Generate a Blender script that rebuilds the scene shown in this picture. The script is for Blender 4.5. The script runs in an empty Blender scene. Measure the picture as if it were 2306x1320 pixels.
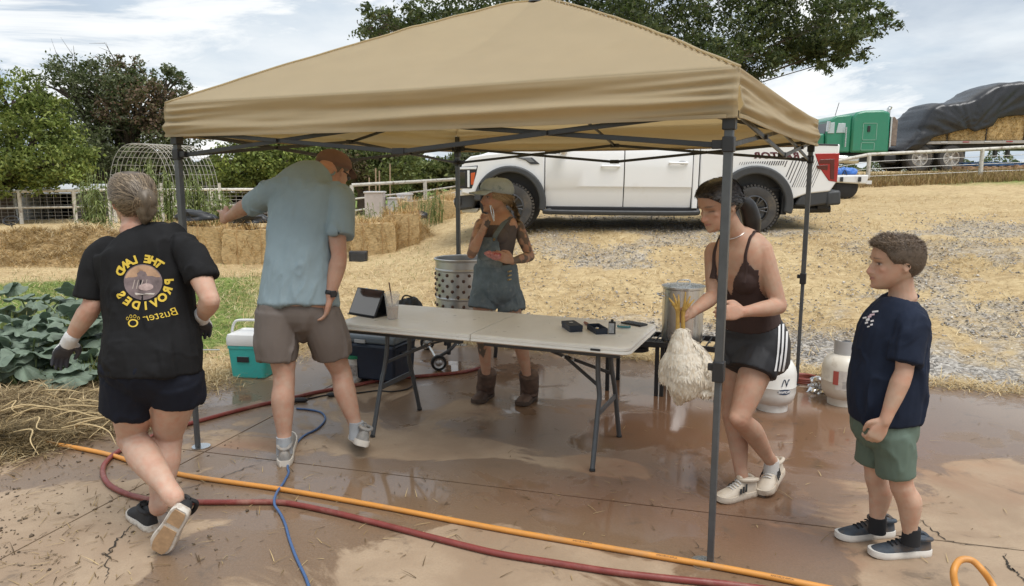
import bpy, bmesh, math, random
import numpy as np
from mathutils import Vector, Matrix, Quaternion
from mathutils.bvhtree import BVHTree
R = math.radians
random.seed(7); rng = np.random.default_rng(7)
S = bpy.context.scene
C = S.collection

# ---------------------------------------------------------------- camera, sky, sun, exposure
FPX, PITCH, EYE = 1680.0, math.atan(265/1680), 1.65
cam_d = bpy.data.cameras.new('camera'); cam = bpy.data.objects.new('camera', cam_d); C.objects.link(cam)
cam_d.sensor_width = 36; cam_d.lens = 36*FPX/2306; cam_d.clip_start = .05; cam_d.clip_end = 3000
cam.location = (0, 0, EYE); cam.rotation_euler = (math.pi/2-PITCH, 0, 0)
S.camera = cam
SUN_DIR = Vector((.30, -.34, .89)).normalized()          # towards the sun
sun_d = bpy.data.lights.new('sun', 'SUN'); sun = bpy.data.objects.new('sun', sun_d); C.objects.link(sun)
sun_d.energy = 1.5; sun_d.angle = R(38); sun_d.color = (1, .975, .94)
sun.rotation_euler = SUN_DIR.to_track_quat('Z', 'Y').to_euler()
S.view_settings.view_transform = 'Standard'; S.view_settings.look = 'None'
S.view_settings.gamma = 1; S.view_settings.exposure = 1.08
S.view_settings.use_curve_mapping = False
world = bpy.data.worlds.new('World'); S.world = world; world.use_nodes = True
def sky():
    nt = world.node_tree; N = nt.nodes; L = nt.links; N.clear()
    out = N.new('ShaderNodeOutputWorld'); bg = N.new('ShaderNodeBackground'); bg.inputs[1].default_value = .1
    L.new(bg.outputs[0], out.inputs[0])
    st = N.new('ShaderNodeTexSky'); st.sky_type = 'NISHITA'; st.sun_disc = False
    st.sun_elevation = math.asin(SUN_DIR.z); st.sun_rotation = math.atan2(SUN_DIR.x, SUN_DIR.y)
    tc = N.new('ShaderNodeTexCoord'); sp = N.new('ShaderNodeSeparateXYZ'); L.new(tc.outputs['Generated'], sp.inputs[0])
    def M(op, a, b=None):
        m = N.new('ShaderNodeMath'); m.operation = op
        for i, v in enumerate((a, b)):
            if v is None: continue
            if isinstance(v, (int, float)): m.inputs[i].default_value = v
            else: L.new(v, m.inputs[i])
        return m.outputs[0]
    den = M('ADD', M('MAXIMUM', sp.outputs[2], 0), .16)
    cb = N.new('ShaderNodeCombineXYZ'); L.new(M('DIVIDE', sp.outputs[0], den), cb.inputs[0]); L.new(M('DIVIDE', sp.outputs[1], den), cb.inputs[1])
    def noise(scale, det, ro, dist, off):
        mp = N.new('ShaderNodeMapping'); mp.inputs['Location'].default_value = off; L.new(cb.outputs[0], mp.inputs[0])
        n = N.new('ShaderNodeTexNoise'); n.inputs['Scale'].default_value = scale; n.inputs['Detail'].default_value = det
        n.inputs['Roughness'].default_value = ro; n.inputs['Distortion'].default_value = dist; L.new(mp.outputs[0], n.inputs[0]); return n.outputs[0]
    def ramp(x, stops):
        r = N.new('ShaderNodeValToRGB'); L.new(x, r.inputs[0]); e = r.color_ramp.elements
        e[0].position, e[0].color = stops[0]; e[1].position, e[1].color = stops[-1]
        for p, c in stops[1:-1]:
            q = e.new(p); q.color = c
        return r.outputs[0]
    def mix(f, a, b, mode='MIX'):
        m = N.new('ShaderNodeMix'); m.data_type = 'RGBA'; m.blend_type = mode
        if isinstance(f, (int, float)): m.inputs[0].default_value = f
        else: L.new(f, m.inputs[0])
        for s, v in ((6, a), (7, b)):
            if isinstance(v, tuple): m.inputs[s].default_value = v
            else: L.new(v, m.inputs[s])
        return m.outputs[2]
    g = lambda v: (v, v, v, 1)
    veil = ramp(noise(.55, 9, .58, .3, (2.1, 7.3, 0)), [(.36, (2.4, 2.9, 3.5, 1)), (.48, (3.1, 3.5, 3.9, 1)), (.58, (3.9, 4.15, 4.35, 1)), (.70, (4.6, 4.7, 4.75, 1))])
    puff = ramp(noise(1.0, 13, .62, .5, (5.2, 1.7, 3.0)), [(.50, g(0)), (.555, g(.65)), (.64, g(1))])
    dark = ramp(noise(.6, 8, .58, .3, (9.4, 3.2, 1.0)), [(.45, g(0)), (.62, g(.7))])
    c = mix(.72, st.outputs[0], veil)
    c = mix(.80, c, veil)
    c = mix(dark, c, (2.05, 2.45, 3.0, 1))
    c = mix(puff, c, (5.2, 5.25, 5.2, 1))
    L.new(c, bg.inputs[0])
sky()
S.cycles.max_bounces = 8; S.cycles.transparent_max_bounces = 12
S.cycles.use_denoising = True
S.cycles.caustics_reflective = False; S.cycles.caustics_refractive = False

# ---------------------------------------------------------------- measuring helpers (photo pixel -> place at a real distance)
CF = np.array([0, math.cos(PITCH), -math.sin(PITCH)]); CU = np.array([0, math.sin(PITCH), math.cos(PITCH)])
def ray(px, py): return np.array([(px-1153)/FPX, 0, 0]) + CU*((660-py)/FPX) + CF
def W(px, py, d):
    r = ray(px, py); return np.array([0, 0, EYE]) + r*(d/r[1])
def G(px, py, z=0.):
    r = ray(px, py); return np.array([0, 0, EYE]) + r*((z-EYE)/r[2])

# ---------------------------------------------------------------- mesh helpers
def nrm(v):
    v = np.asarray(v, float); l = np.linalg.norm(v); return v/l if l > 1e-12 else v
def catmull(P, n):
    P = np.asarray(P, float); m = len(P)
    if m < 3: 
        t = np.linspace(0, 1, n)[:, None]; return P[0]*(1-t)+P[-1]*t
    Q = np.vstack([2*P[0]-P[1], P, 2*P[-1]-P[-2]])
    u = np.linspace(0, m-1, n); i = np.minimum(u.astype(int), m-2); t = (u-i)[:, None]
    a, b, c, d = Q[i], Q[i+1], Q[i+2], Q[i+3]
    return .5*((2*b)+(c-a)*t+(2*a-5*b+4*c-d)*t*t+(-a+3*b-3*c+d)*t**3)
class MB:
    def __init__(s): s.v = []; s.f = []; s.m = []; s.n = 0
    def add(s, V, F, mi=0):
        V = np.asarray(V, float); s.v.append(V); o = s.n
        s.f += [[i+o for i in q] for q in F]; s.m += [mi]*len(F); s.n += len(V); return s
    def box(s, c, size, rz=0, rot=None, mi=0):
        x, y, z = [k/2 for k in size]
        V = np.array([[a, b, d] for d in (-z, z) for a, b in ((-x, -y), (x, -y), (x, y), (-x, y))])
        M = np.array(rot) if rot is not None else np.array([[math.cos(rz), -math.sin(rz), 0], [math.sin(rz), math.cos(rz), 0], [0, 0, 1]])
        return s.add(V@M.T+np.asarray(c, float), [[3, 2, 1, 0], [4, 5, 6, 7], [0, 1, 5, 4], [1, 2, 6, 5], [2, 3, 7, 6], [3, 0, 4, 7]], mi)
    def bar(s, p0, p1, w, h=None, up=(0, 0, 1), mi=0):
        p0 = np.asarray(p0, float); p1 = np.asarray(p1, float); h = h or w
        t = nrm(p1-p0); a = np.cross(t, up)
        if np.linalg.norm(a) < 1e-3: a = np.cross(t, (0, 1, 0))
        a = nrm(a); b = np.cross(a, t)
        V = [p+a*i*w/2+b*j*h/2 for p in (p0, p1) for i, j in ((-1, -1), (1, -1), (1, 1), (-1, 1))]
        return s.add(V, [[0, 1, 2, 3], [7, 6, 5, 4], [0, 4, 5, 1], [1, 5, 6, 2], [2, 6, 7, 3], [3, 7, 4, 0]], mi)
    def rings(s, RR, close=True, cap=True, mi=0):
        RR = [np.asarray(r, float) for r in RR]; n = len(RR[0]); V = np.vstack(RR); F = []
        for k in range(len(RR)-1):
            for j in range(n if close else n-1):
                j2 = (j+1) % n; F.append([k*n+j, k*n+j2, (k+1)*n+j2, (k+1)*n+j])
        if cap and close:
            F.append(list(range(n-1, -1, -1))); F.append([(len(RR)-1)*n+j for j in range(n)])
        return s.add(V, F, mi)
    def tube(s, P, r, n=10, k=None, mi=0, cap=True, side=None, flat=1.):
        P = np.asarray(P, float)
        if k: 
            rr = np.asarray(r, float) if np.ndim(r) else None
            u = np.linspace(0, 1, len(P)); P = catmull(P, k)
            if rr is not None: r = np.interp(np.linspace(0, 1, k), u, rr)
        r = np.full(len(P), r, float) if np.ndim(r) == 0 else np.asarray(r, float)
        T = np.gradient(P, axis=0); T /= np.linalg.norm(T, axis=1)[:, None]+1e-12
        a = np.cross(T[0], (0, 0, 1)) if side is None else np.asarray(side, float)
        if np.linalg.norm(a) < 1e-3: a = np.array([1., 0, 0])
        RR = []; th = np.linspace(0, 2*math.pi, n, endpoint=False)
        for p, t, q in zip(P, T, r):
            a = nrm(a-t*np.dot(a, t)); b = np.cross(t, a)
            RR.append(p+q*(np.outer(np.cos(th), a)+flat*np.outer(np.sin(th), b)))
        return s.rings(RR, cap=cap, mi=mi)
    def cyl(s, p0, p1, r, r1=None, n=16, mi=0, cap=True): return s.tube([p0, p1], [r, r if r1 is None else r1], n, mi=mi, cap=cap)
    def lathe(s, prof, c=(0, 0, 0), n=32, mi=0, axis=None, cap=False):
        th = np.linspace(0, 2*math.pi, n, endpoint=False)
        if axis is None: X, Y, Z = np.eye(3)
        else:
            Z = nrm(axis); X = nrm(np.cross((0, 0, 1) if abs(Z[2]) < .9 else (1, 0, 0), Z)); Y = np.cross(Z, X)
        return s.rings([np.asarray(c)+r*(np.outer(np.cos(th), X)+np.outer(np.sin(th), Y))+Z*z for r, z in prof], cap=cap, mi=mi)
    def ell(s, c, rad, M=None, nu=16, nv=10, mi=0):
        th = np.linspace(0, 2*math.pi, nu, endpoint=False); RR = []
        for a in np.linspace(-math.pi/2*.97, math.pi/2*.97, nv):
            p = np.c_[np.cos(th)*math.cos(a)*rad[0], np.sin(th)*math.cos(a)*rad[1], np.full(nu, math.sin(a)*rad[2])]
            if M is not None: p = p@np.asarray(M).T
            RR.append(p+np.asarray(c))
        return s.rings(RR, mi=mi)
    def prism(s, poly, z0, z1, M=None, o=(0, 0, 0), mi=0):
        """polygon (u,v) extruded along w from z0 to z1; M columns are the u,v,w axes"""
        n = len(poly); M = np.eye(3) if M is None else np.asarray(M, float)
        V = np.array([[u, v, z] for z in (z0, z1) for u, v in poly])@M.T+np.asarray(o, float)
        F = [[(j+1) % n, j, n+j, n+(j+1) % n] for j in range(n)]+[list(range(n)), list(range(2*n-1, n-1, -1))]
        return s.add(V, F, mi)
    def mesh(s, name):
        me = bpy.data.meshes.new(name); me.from_pydata(np.vstack(s.v).tolist() if s.v else [], [], s.f)
        if any(s.m): me.polygons.foreach_set('material_index', s.m)
        return me
    def obj(s, name, mats, parent=None, smooth=35, bevel=0, seg=2, fix=True, sub=0, **kw):
        me = s.mesh(name)
        if fix:
            b = bmesh.new(); b.from_mesh(me); bmesh.ops.recalc_face_normals(b, faces=b.faces); b.to_mesh(me); b.free()
        return mobj(name, me, mats, parent, smooth, bevel, seg, sub, **kw)
def mobj(name, me, mats, parent=None, smooth=35, bevel=0, seg=2, sub=0, label=None, cat=None, group=None, kind=None):
    for m in (mats if isinstance(mats, (list, tuple)) else [mats]): me.materials.append(m)
    if smooth:
        me.shade_smooth()
        if smooth < 180: me.set_sharp_from_angle(angle=R(smooth))
    o = bpy.data.objects.new(name, me); C.objects.link(o)
    if parent is not None: o.parent = parent
    if bevel:
        b = o.modifiers.new('bevel', 'BEVEL'); b.width = bevel; b.segments = seg; b.limit_method = 'ANGLE'; b.angle_limit = R(40)
    if sub:
        b = o.modifiers.new('sub', 'SUBSURF'); b.levels = sub; b.render_levels = sub
    tag(o, label, cat, group, kind); return o
def tag(o, label=None, cat=None, group=None, kind=None):
    for k, v in (('label', label), ('category', cat), ('group', group), ('kind', kind)):
        if v: o[k] = v
    return o
def thing(name, label, cat, loc=(0, 0, 0), rz=0, group=None):
    o = bpy.data.objects.new(name, None); C.objects.link(o); o.location = Vector([float(k) for k in loc]); o.rotation_euler = (0, 0, rz); o.empty_display_size = .1
    return tag(o, label, cat, group)
def hang(o, parent):
    """parent a world-space mesh without moving it (thing empties carry location and a z turn only)"""
    o.parent = parent; o.matrix_parent_inverse = (Matrix.Translation(parent.location)@parent.rotation_euler.to_matrix().to_4x4()).inverted(); return o
def fastmesh(name, V, F):
    """V (n,3), F (m,k) numpy arrays, uniform polygon size"""
    me = bpy.data.meshes.new(name); V = np.ascontiguousarray(V, np.float32); F = np.ascontiguousarray(F, np.int32); k = F.shape[1]
    me.vertices.add(len(V)); me.vertices.foreach_set('co', V.ravel())
    me.loops.add(F.size); me.loops.foreach_set('vertex_index', F.ravel())
    me.polygons.add(len(F)); me.polygons.foreach_set('loop_start', np.arange(0, F.size, k, dtype=np.int32))
    me.update(calc_edges=True); return me
def vcol(me, cols, name='Col'):
    a = me.color_attributes.new(name, 'FLOAT_COLOR', 'POINT'); c = np.ones((len(me.vertices), 4), np.float32); c[:, :3] = cols
    a.data.foreach_set('color', c.ravel())
# smooth pseudo noise for numpy (sum of warped value-noise octaves)
_H = np.random.default_rng(3).random((64, 64, 64)).astype(np.float32)
def vnoise(P):
    P = np.asarray(P, float); i = np.floor(P).astype(int); t = P-i; t = t*t*(3-2*t); r = 0
    for dx in (0, 1):
        for dy in (0, 1):
            for dz in (0, 1):
                w = (t[:, 0] if dx else 1-t[:, 0])*(t[:, 1] if dy else 1-t[:, 1])*(t[:, 2] if dz else 1-t[:, 2])
                r = r+w*_H[(i[:, 0]+dx) & 63, (i[:, 1]+dy) & 63, (i[:, 2]+dz) & 63]
    return r
def fbm(P, oct=4, gain=.5):
    P = np.asarray(P, float); a = 1; s = 0; r = 0
    for k in range(oct): r = r+a*vnoise(P*2**k+k*17.3); s += a; a *= gain
    return r/s
def sstep(a, b, x):
    t = np.clip((np.asarray(x, float)-a)/(b-a), 0, 1); return t*t*(3-2*t)

# ---------------------------------------------------------------- materials
def mat(name, col=(.5, .5, .5), rough=.6, metal=0., var=.0, vscale=8., bump=0., bscale=60., spec=.5, attr=None, trans=0., coat=0., sss=0., dirt=None, aniso=None, alpha=1., ior=None, stretch=None, rvar=0.):
    m = bpy.data.materials.new(name); m.use_nodes = True; nt = m.node_tree; N = nt.nodes; L = nt.links
    b = N['Principled BSDF']; I = b.inputs
    I['Base Color'].default_value = (*col, 1); I['Roughness'].default_value = rough; I['Metallic'].default_value = metal
    I['Specular IOR Level'].default_value = spec; I['Coat Weight'].default_value = coat; I['Transmission Weight'].default_value = trans
    I['Alpha'].default_value = alpha
    if ior: I['IOR'].default_value = ior
    if sss: I['Subsurface Weight'].default_value = sss; I['Subsurface Radius'].default_value = (.012, .005, .003); I['Subsurface Scale'].default_value = 1.
    tc = N.new('ShaderNodeTexCoord'); src = tc.outputs['Object']
    if stretch:
        mp = N.new('ShaderNodeMapping'); mp.inputs['Scale'].default_value = stretch; L.new(src, mp.inputs[0]); src = mp.outputs[0]
    def noise(sc, det=6, ro=.6):
        n = N.new('ShaderNodeTexNoise'); n.inputs['Scale'].default_value = sc; n.inputs['Detail'].default_value = det; n.inputs['Roughness'].default_value = ro; L.new(src, n.inputs[0]); return n.outputs[0]
    c = None
    if attr:
        a = N.new('ShaderNodeAttribute'); a.attribute_name = attr; c = a.outputs['Color']
    if var:
        h = N.new('ShaderNodeMapRange'); L.new(noise(vscale), h.inputs[0]); h.inputs[1].default_value = .25; h.inputs[2].default_value = .75; h.inputs[3].default_value = 1-var; h.inputs[4].default_value = 1+var
        x = N.new('ShaderNodeVectorMath'); x.operation = 'SCALE'
        if c is not None: L.new(c, x.inputs[0])
        else: x.inputs[0].default_value = col
        L.new(h.outputs[0], x.inputs['Scale']); c = x.outputs[0]
    if dirt:     # (colour, scale, lo, hi)
        r = N.new('ShaderNodeMapRange'); L.new(noise(dirt[1], 9, .65), r.inputs[0]); r.inputs[1].default_value = dirt[2]; r.inputs[2].default_value = dirt[3]
        x = N.new('ShaderNodeMix'); x.data_type = 'RGBA'; L.new(r.outputs[0], x.inputs[0])
        if c is not None: L.new(c, x.inputs[6])
        else: x.inputs[6].default_value = (*col, 1)
        x.inputs[7].default_value = (*dirt[0], 1); c = x.outputs[2]
    if c is not None: L.new(c, I['Base Color'])
    if rvar:
        r = N.new('ShaderNodeMapRange'); L.new(noise(vscale*1.7), r.inputs[0]); r.inputs[1].default_value = .3; r.inputs[2].default_value = .7; r.inputs[3].default_value = max(.02, rough-rvar); r.inputs[4].default_value = rough+rvar; L.new(r.outputs[0], I['Roughness'])
    if bump:
        bp = N.new('ShaderNodeBump'); bp.inputs['Strength'].default_value = bump; bp.inputs['Distance'].default_value = .01; L.new(noise(bscale), bp.inputs['Height']); L.new(bp.outputs[0], I['Normal'])
    return m
def translucent(m, col, w):
    nt = m.node_tree; N = nt.nodes; L = nt.links; b = N['Principled BSDF']; o = [n for n in N if n.type == 'OUTPUT_MATERIAL'][0]
    t = N.new('ShaderNodeBsdfTranslucent'); x = N.new('ShaderNodeMixShader'); x.inputs[0].default_value = w
    src = b.inputs['Base Color']
    if src.is_linked and col is None: L.new(src.links[0].from_socket, t.inputs[0])
    else: t.inputs[0].default_value = (*(col or src.default_value[:3]), 1)
    L.new(b.outputs[0], x.inputs[1]); L.new(t.outputs[0], x.inputs[2]); L.new(x.outputs[0], o.inputs[0]); return m
BLACKPL = mat('black plastic', (.018, .018, .02), .45, var=.2, rvar=.1)
STEELGREY = mat('grey powder coat', (.085, .09, .095), .42, metal=.3, var=.15, vscale=20, rvar=.1)
DARKGREY = mat('dark grey powder coat', (.03, .031, .034), .4, var=.2, rvar=.1)
CHROME = mat('bare steel', (.62, .62, .61), .28, metal=1, var=.1, rvar=.1)
RUBBER = mat('black rubber', (.02, .02, .021), .75, var=.25, vscale=14)
# ================================================================ the ground
CANO_C = np.array([.166, 5.08]); CANO_A = -.4714; CANO_S = 3.175
E1 = np.array([math.cos(CANO_A), math.sin(CANO_A)]); E2 = np.array([-math.sin(CANO_A), math.cos(CANO_A)])
PAD = [(-1.72, 7.72), (9.6, 3.24), (7.6, -3), (-6.6, -3), (-3.12, 3.86)]
def _ip(d, xs, zs):
    r = 0
    for k in (-.9, -.45, 0, .45, .9): r = r+np.interp(d+k, xs, zs)
    return r/5
def terrain(x, y):
    x = np.asarray(x, float); y = np.asarray(y, float)
    d = np.hypot(x, y); az = np.degrees(np.arctan2(x, np.maximum(y, .01)))
    zr = _ip(d, [0, 6.6, 8.5, 11.3, 13.8, 17, 20, 24, 30, 60, 900], [-.03, -.03, .17, .735, .86, 1.08, 1.25, 1.60, 1.78, 1.85, 1.85])
    zl = _ip(d, [0, 6.6, 9, 14, 20, 28, 60, 900], [-.03, -.03, .06, .26, .28, .0, -.2, -.2])
    w = sstep(-13, 3, az)
    z = zl*(1-w)+zr*w
    z = np.where(y < 2.5, -.03, z)
    # no rise on the slab itself
    q = padsd(x, y); k = sstep(0, 1.2, q)
    return (-.03)*(1-k)+z*k
def padsd(x, y):
    """rough signed distance to the slab, positive outside"""
    P = np.array(PAD); n = len(P); m = None
    for i in range(n):
        a, b = P[i], P[(i+1) % n]; e = (b-a)/np.linalg.norm(b-a); nn = np.array([-e[1], e[0]])
        s = (x-a[0])*nn[0]+(y-a[1])*nn[1]
        m = s if m is None else np.maximum(m, s)
    return m
def zone(x, y):
    """weights of bare gravel, green grass, wet mulch (the rest is dry straw)"""
    P = np.c_[x, y, 0*x]; n1 = fbm(P*.8+11, 5, .62); n2 = fbm(P*1.3+31, 4)
    d = np.hypot(x, y); az = np.degrees(np.arctan2(x, np.maximum(y, .01)))
    gx = sstep(-6, 6, az)
    grav = .52*gx*sstep(.50, .64, n1+.25*(n2-.5)+.05*sstep(6, 30, az)+.07*np.exp(-((d-11)/2.2)**2))*sstep(17.5, 14, d)
    grav = np.maximum(grav, .9*gx*sstep(.46, .54, n2)*np.exp(-((d-7.3)/.8)**2)*sstep(0, 10, az))
    green = sstep(-14, -24, az)*sstep(.40, .56, n1+.14*np.exp(-((d-10.5)/1.6)**2)-.10*sstep(8.5, 7, d))*sstep(13, 11.5, d)
    green = np.maximum(green, .8*sstep(20, 24, d)*sstep(27, 24, d)*gx)
    green = np.maximum(green, sstep(30, 45, d))
    q = padsd(x, y); mul = sstep(-2., -2.5, x)*sstep(1.7, .6, q)*sstep(6.6, 5.6, d)
    return grav, green*(1-mul), mul
def build_ground():
    def axis(lo, hi, st, far, g):
        a = list(np.arange(lo, hi+1e-6, st)); s = st
        while a[-1] < far: s *= g; a.append(a[-1]+s)
        s = st
        while a[0] > -far: s *= g; a.insert(0, a[0]-s)
        return np.array(a)
    X = axis(-9, 13, .135, 900, 1.12); Y = axis(2.5, 19, .135, 900, 1.12)
    gx, gy = np.meshgrid(X, Y); x = gx.ravel(); y = gy.ravel()
    z = terrain(x, y); P = np.c_[x, y, 0*x]
    gr, gn, mu = zone(x, y)
    k = sstep(.1, .5, padsd(x, y))
    z = z+k*(fbm(P*1.7, 4)-.5)*.10*sstep(60, 30, np.hypot(x, y))+k*(fbm(P*7, 2)-.5)*.03*(y < 22)
    hole = padsd(x, y) < -.25; z = np.where(hole, z-.12, z)
    nx, ny = len(X), len(Y); i = np.arange(nx*ny).reshape(ny, nx)
    F = np.stack([i[:-1, :-1].ravel(), i[:-1, 1:].ravel(), i[1:, 1:].ravel(), i[1:, :-1].ravel()], 1)
    me = fastmesh('ground', np.c_[x, y, z], F)
    col = np.zeros((len(x), 3)); col[:, 0] = gr; col[:, 1] = gn; col[:, 2] = mu; vcol(me, col)
    m = bpy.data.materials.new('dry straw ground'); m.use_nodes = True; nt = m.node_tree; N = nt.nodes; L = nt.links; b = N['Principled BSDF']
    b.inputs['Roughness'].default_value = .9; b.inputs['Specular IOR Level'].default_value = .2
    tc = N.new('ShaderNodeTexCoord')
    def noise(sc, det=8, ro=.65, st=None, dist=0):
        s = tc.outputs['Object']
        if st:
            mp = N.new('ShaderNodeMapping'); mp.inputs['Scale'].default_value = st; L.new(s, mp.inputs[0]); s = mp.outputs[0]
        n = N.new('ShaderNodeTexNoise'); n.inputs['Scale'].default_value = sc; n.inputs['Detail'].default_value = det; n.inputs['Roughness'].default_value = ro; n.inputs['Distortion'].default_value = dist; L.new(s, n.inputs[0]); return n.outputs[0]
    def ramp(x, stops):
        r = N.new('ShaderNodeValToRGB'); L.new(x, r.inputs[0]); e = r.color_ramp.elements
        e[0].position, e[0].color = stops[0][0], (*stops[0][1], 1); e[1].position, e[1].color = stops[-1][0], (*stops[-1][1], 1)
        for p, c in stops[1:-1]: q = e.new(p); q.color = (*c, 1)
        return r.outputs[0]
    def mix(f, a, c2):
        q = N.new('ShaderNodeMix'); q.data_type = 'RGBA'; L.new(f, q.inputs[0]); L.new(a, q.inputs[6]); L.new(c2, q.inputs[7]); return q.outputs[2]
    straw = ramp(noise(9, 10, .72, (1, 1.6, 1), .6), [(.28, (.20, .135, .07)), (.42, (.40, .285, .145)), (.52, (.54, .405, .215)), (.62, (.60, .47, .27)), (.75, (.70, .58, .37))])
    dirt = ramp(noise(1.6, 8, .7), [(.36, (.36, .25, .14)), (.5, (.54, .41, .23)), (.62, (.60, .48, .28))])
    q = N.new('ShaderNodeMix'); q.data_type = 'RGBA'; q.inputs[0].default_value = .35; L.new(straw, q.inputs[6]); L.new(dirt, q.inputs[7]); straw = q.outputs[2]
    vor = N.new('ShaderNodeTexVoronoi'); vor.inputs['Scale'].default_value = 42; L.new(tc.outputs['Object'], vor.inputs[0])
    sepv = N.new('ShaderNodeSeparateColor'); L.new(vor.outputs['Color'], sepv.inputs[0])
    grav = ramp(sepv.outputs[0], [(0, (.16, .15, .135)), (.5, (.34, .31, .275)), (.8, (.44, .41, .37)), (1, (.58, .55, .50))])
    green = ramp(noise(13, 9, .7), [(.3, (.05, .075, .015)), (.45, (.13, .19, .04)), (.58, (.22, .28, .07)), (.72, (.42, .38, .15))])
    mulch = ramp(noise(12, 10, .75), [(.3, (.03, .021, .013)), (.48, (.10, .07, .035)), (.62, (.23, .16, .075)), (.75, (.42, .31, .14))])
    at = N.new('ShaderNodeAttribute'); at.attribute_name = 'Col'; sp = N.new('ShaderNodeSeparateColor'); L.new(at.outputs['Color'], sp.inputs[0])
    nz = noise(6, 6, .7)
    def edge(ch):
        a = N.new('ShaderNodeMath'); a.operation = 'ADD'; L.new(ch, a.inputs[0]); L.new(nz, a.inputs[1])
        r = N.new('ShaderNodeMapRange'); L.new(a.outputs[0], r.inputs[0]); r.inputs[1].default_value = .78; r.inputs[2].default_value = 1.22; return r.outputs[0]
    c = mix(edge(sp.outputs[0]), straw, grav); c = mix(edge(sp.outputs[1]), c, green); c = mix(edge(sp.outputs[2]), c, mulch)
    L.new(c, b.inputs['Base Color'])
    bp = N.new('ShaderNodeBump'); bp.inputs['Strength'].default_value = .9; bp.inputs['Distance'].default_value = .03; L.new(noise(26, 8, .7), bp.inputs['Height']); L.new(bp.outputs[0], b.inputs['Normal'])
    mobj('ground', me, m, smooth=180, kind='structure')
build_ground()

# ---- concrete slab, poured in bays with open joints
def concrete():
    m = bpy.data.materials.new('wet stained concrete'); m.use_nodes = True; nt = m.node_tree; N = nt.nodes; L = nt.links; b = N['Principled BSDF']
    tc = N.new('ShaderNodeTexCoord')
    def noise(sc, det=8, ro=.6, dist=0, off=(0, 0, 0), st=(1, 1, 1)):
        mp = N.new('ShaderNodeMapping'); mp.inputs['Location'].default_value = off; mp.inputs['Scale'].default_value = st; L.new(tc.outputs['Object'], mp.inputs[0])
        n = N.new('ShaderNodeTexNoise'); n.inputs['Scale'].default_value = sc; n.inputs['Detail'].default_value = det; n.inputs['Roughness'].default_value = ro; n.inputs['Distortion'].default_value = dist; L.new(mp.outputs[0], n.inputs[0]); return n.outputs[0]
    def mr(x, a, c, lo=0, hi=1):
        r = N.new('ShaderNodeMapRange'); r.interpolation_type = 'SMOOTHSTEP'; L.new(x, r.inputs[0]); r.inputs[1].default_value = a; r.inputs[2].default_value = c; r.inputs[3].default_value = lo; r.inputs[4].default_value = hi; return r.outputs[0]
    def mm(op, a, c):
        q = N.new('ShaderNodeMath'); q.operation = op
        for i, v in enumerate((a, c)):
            if isinstance(v, (int, float)): q.inputs[i].default_value = v
            else: L.new(v, q.inputs[i])
        return q.outputs[0]
    def mixc(f, a, c):
        q = N.new('ShaderNodeMix'); q.data_type = 'RGBA'; L.new(f, q.inputs[0])
        for s, v in ((6, a), (7, c)):
            if isinstance(v, tuple): q.inputs[s].default_value = (*v, 1)
            else: L.new(v, q.inputs[s])
        return q.outputs[2]
    at = N.new('ShaderNodeAttribute'); at.attribute_name = 'Col'; sp = N.new('ShaderNodeSeparateColor'); L.new(at.outputs['Color'], sp.inputs[0])
    wetz, mudz, drz = sp.outputs[0], sp.outputs[1], sp.outputs[2]
    grain = noise(90, 4, .7); blot = noise(1.8, 8, .62, .4); 
    dry = mixc(mr(blot, .35, .65), (.29, .205, .135), (.40, .30, .205))
    dry = mixc(mr(grain, .35, .7, 0, .5), dry, (.30, .215, .14))
    red = mixc(mr(noise(1.1, 8, .62, .8, (3, 7, 0)), .45, .68), (.27, .15, .09), (.38, .245, .15))
    base = mixc(mr(mm('ADD', mudz, mm('SUBTRACT', noise(2.2, 8, .65, .6, (8, 2, 0)), .5)), .25, .75), dry, red)
    # damp darkening with a crisp but wandering edge, drier islands inside
    n2 = noise(1.15, 10, .62, 1.1, (1.5, 4.2, 0))
    damp = mr(mm('ADD', wetz, mm('MULTIPLY', mm('SUBTRACT', n2, .5), 1.5)), .40, .50)
    n3 = noise(1.5, 9, .62, .6, (5.5, 9.2, 0))
    pud = mr(mm('ADD', mm('MULTIPLY', wetz, .9), mm('MULTIPLY', mm('SUBTRACT', n3, .5), 2.0)), .62, .78)
    dampc = mixc(mr(grain, .3, .7, 0, .4), mixc(mr(mudz, .2, .8), (.215, .145, .092), (.20, .11, .066)), (.12, .075, .045))
    col = mixc(damp, base, dampc)
    stain = mr(noise(3.1, 10, .72, .8, (2, 2, 5)), .56, .70, 0, .6)
    col = mixc(stain, col, (.10, .075, .055))
    L.new(col, b.inputs['Base Color'])
    rg = mm('SUBTRACT', .78, mm('MULTIPLY', damp, .46)); rg = mm('SUBTRACT', rg, mm('MULTIPLY', pud, .40)); rg = mm('MAXIMUM', rg, .07)
    L.new(rg, b.inputs['Roughness']); b.inputs['Specular IOR Level'].default_value = .5
    bp = N.new('ShaderNodeBump'); bp.inputs['Distance'].default_value = .004; L.new(mm('MULTIPLY', mm('SUBTRACT', 1., pud), .35), bp.inputs['Strength'])
    L.new(mm('ADD', noise(45, 8, .75), mm('MULTIPLY', noise(6, 4), 1.5)), bp.inputs['Height']); L.new(bp.outputs[0], b.inputs['Normal'])
    return m
CONC = concrete()
pad = thing('concrete_slab', None, None); pad['kind'] = 'structure'
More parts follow.
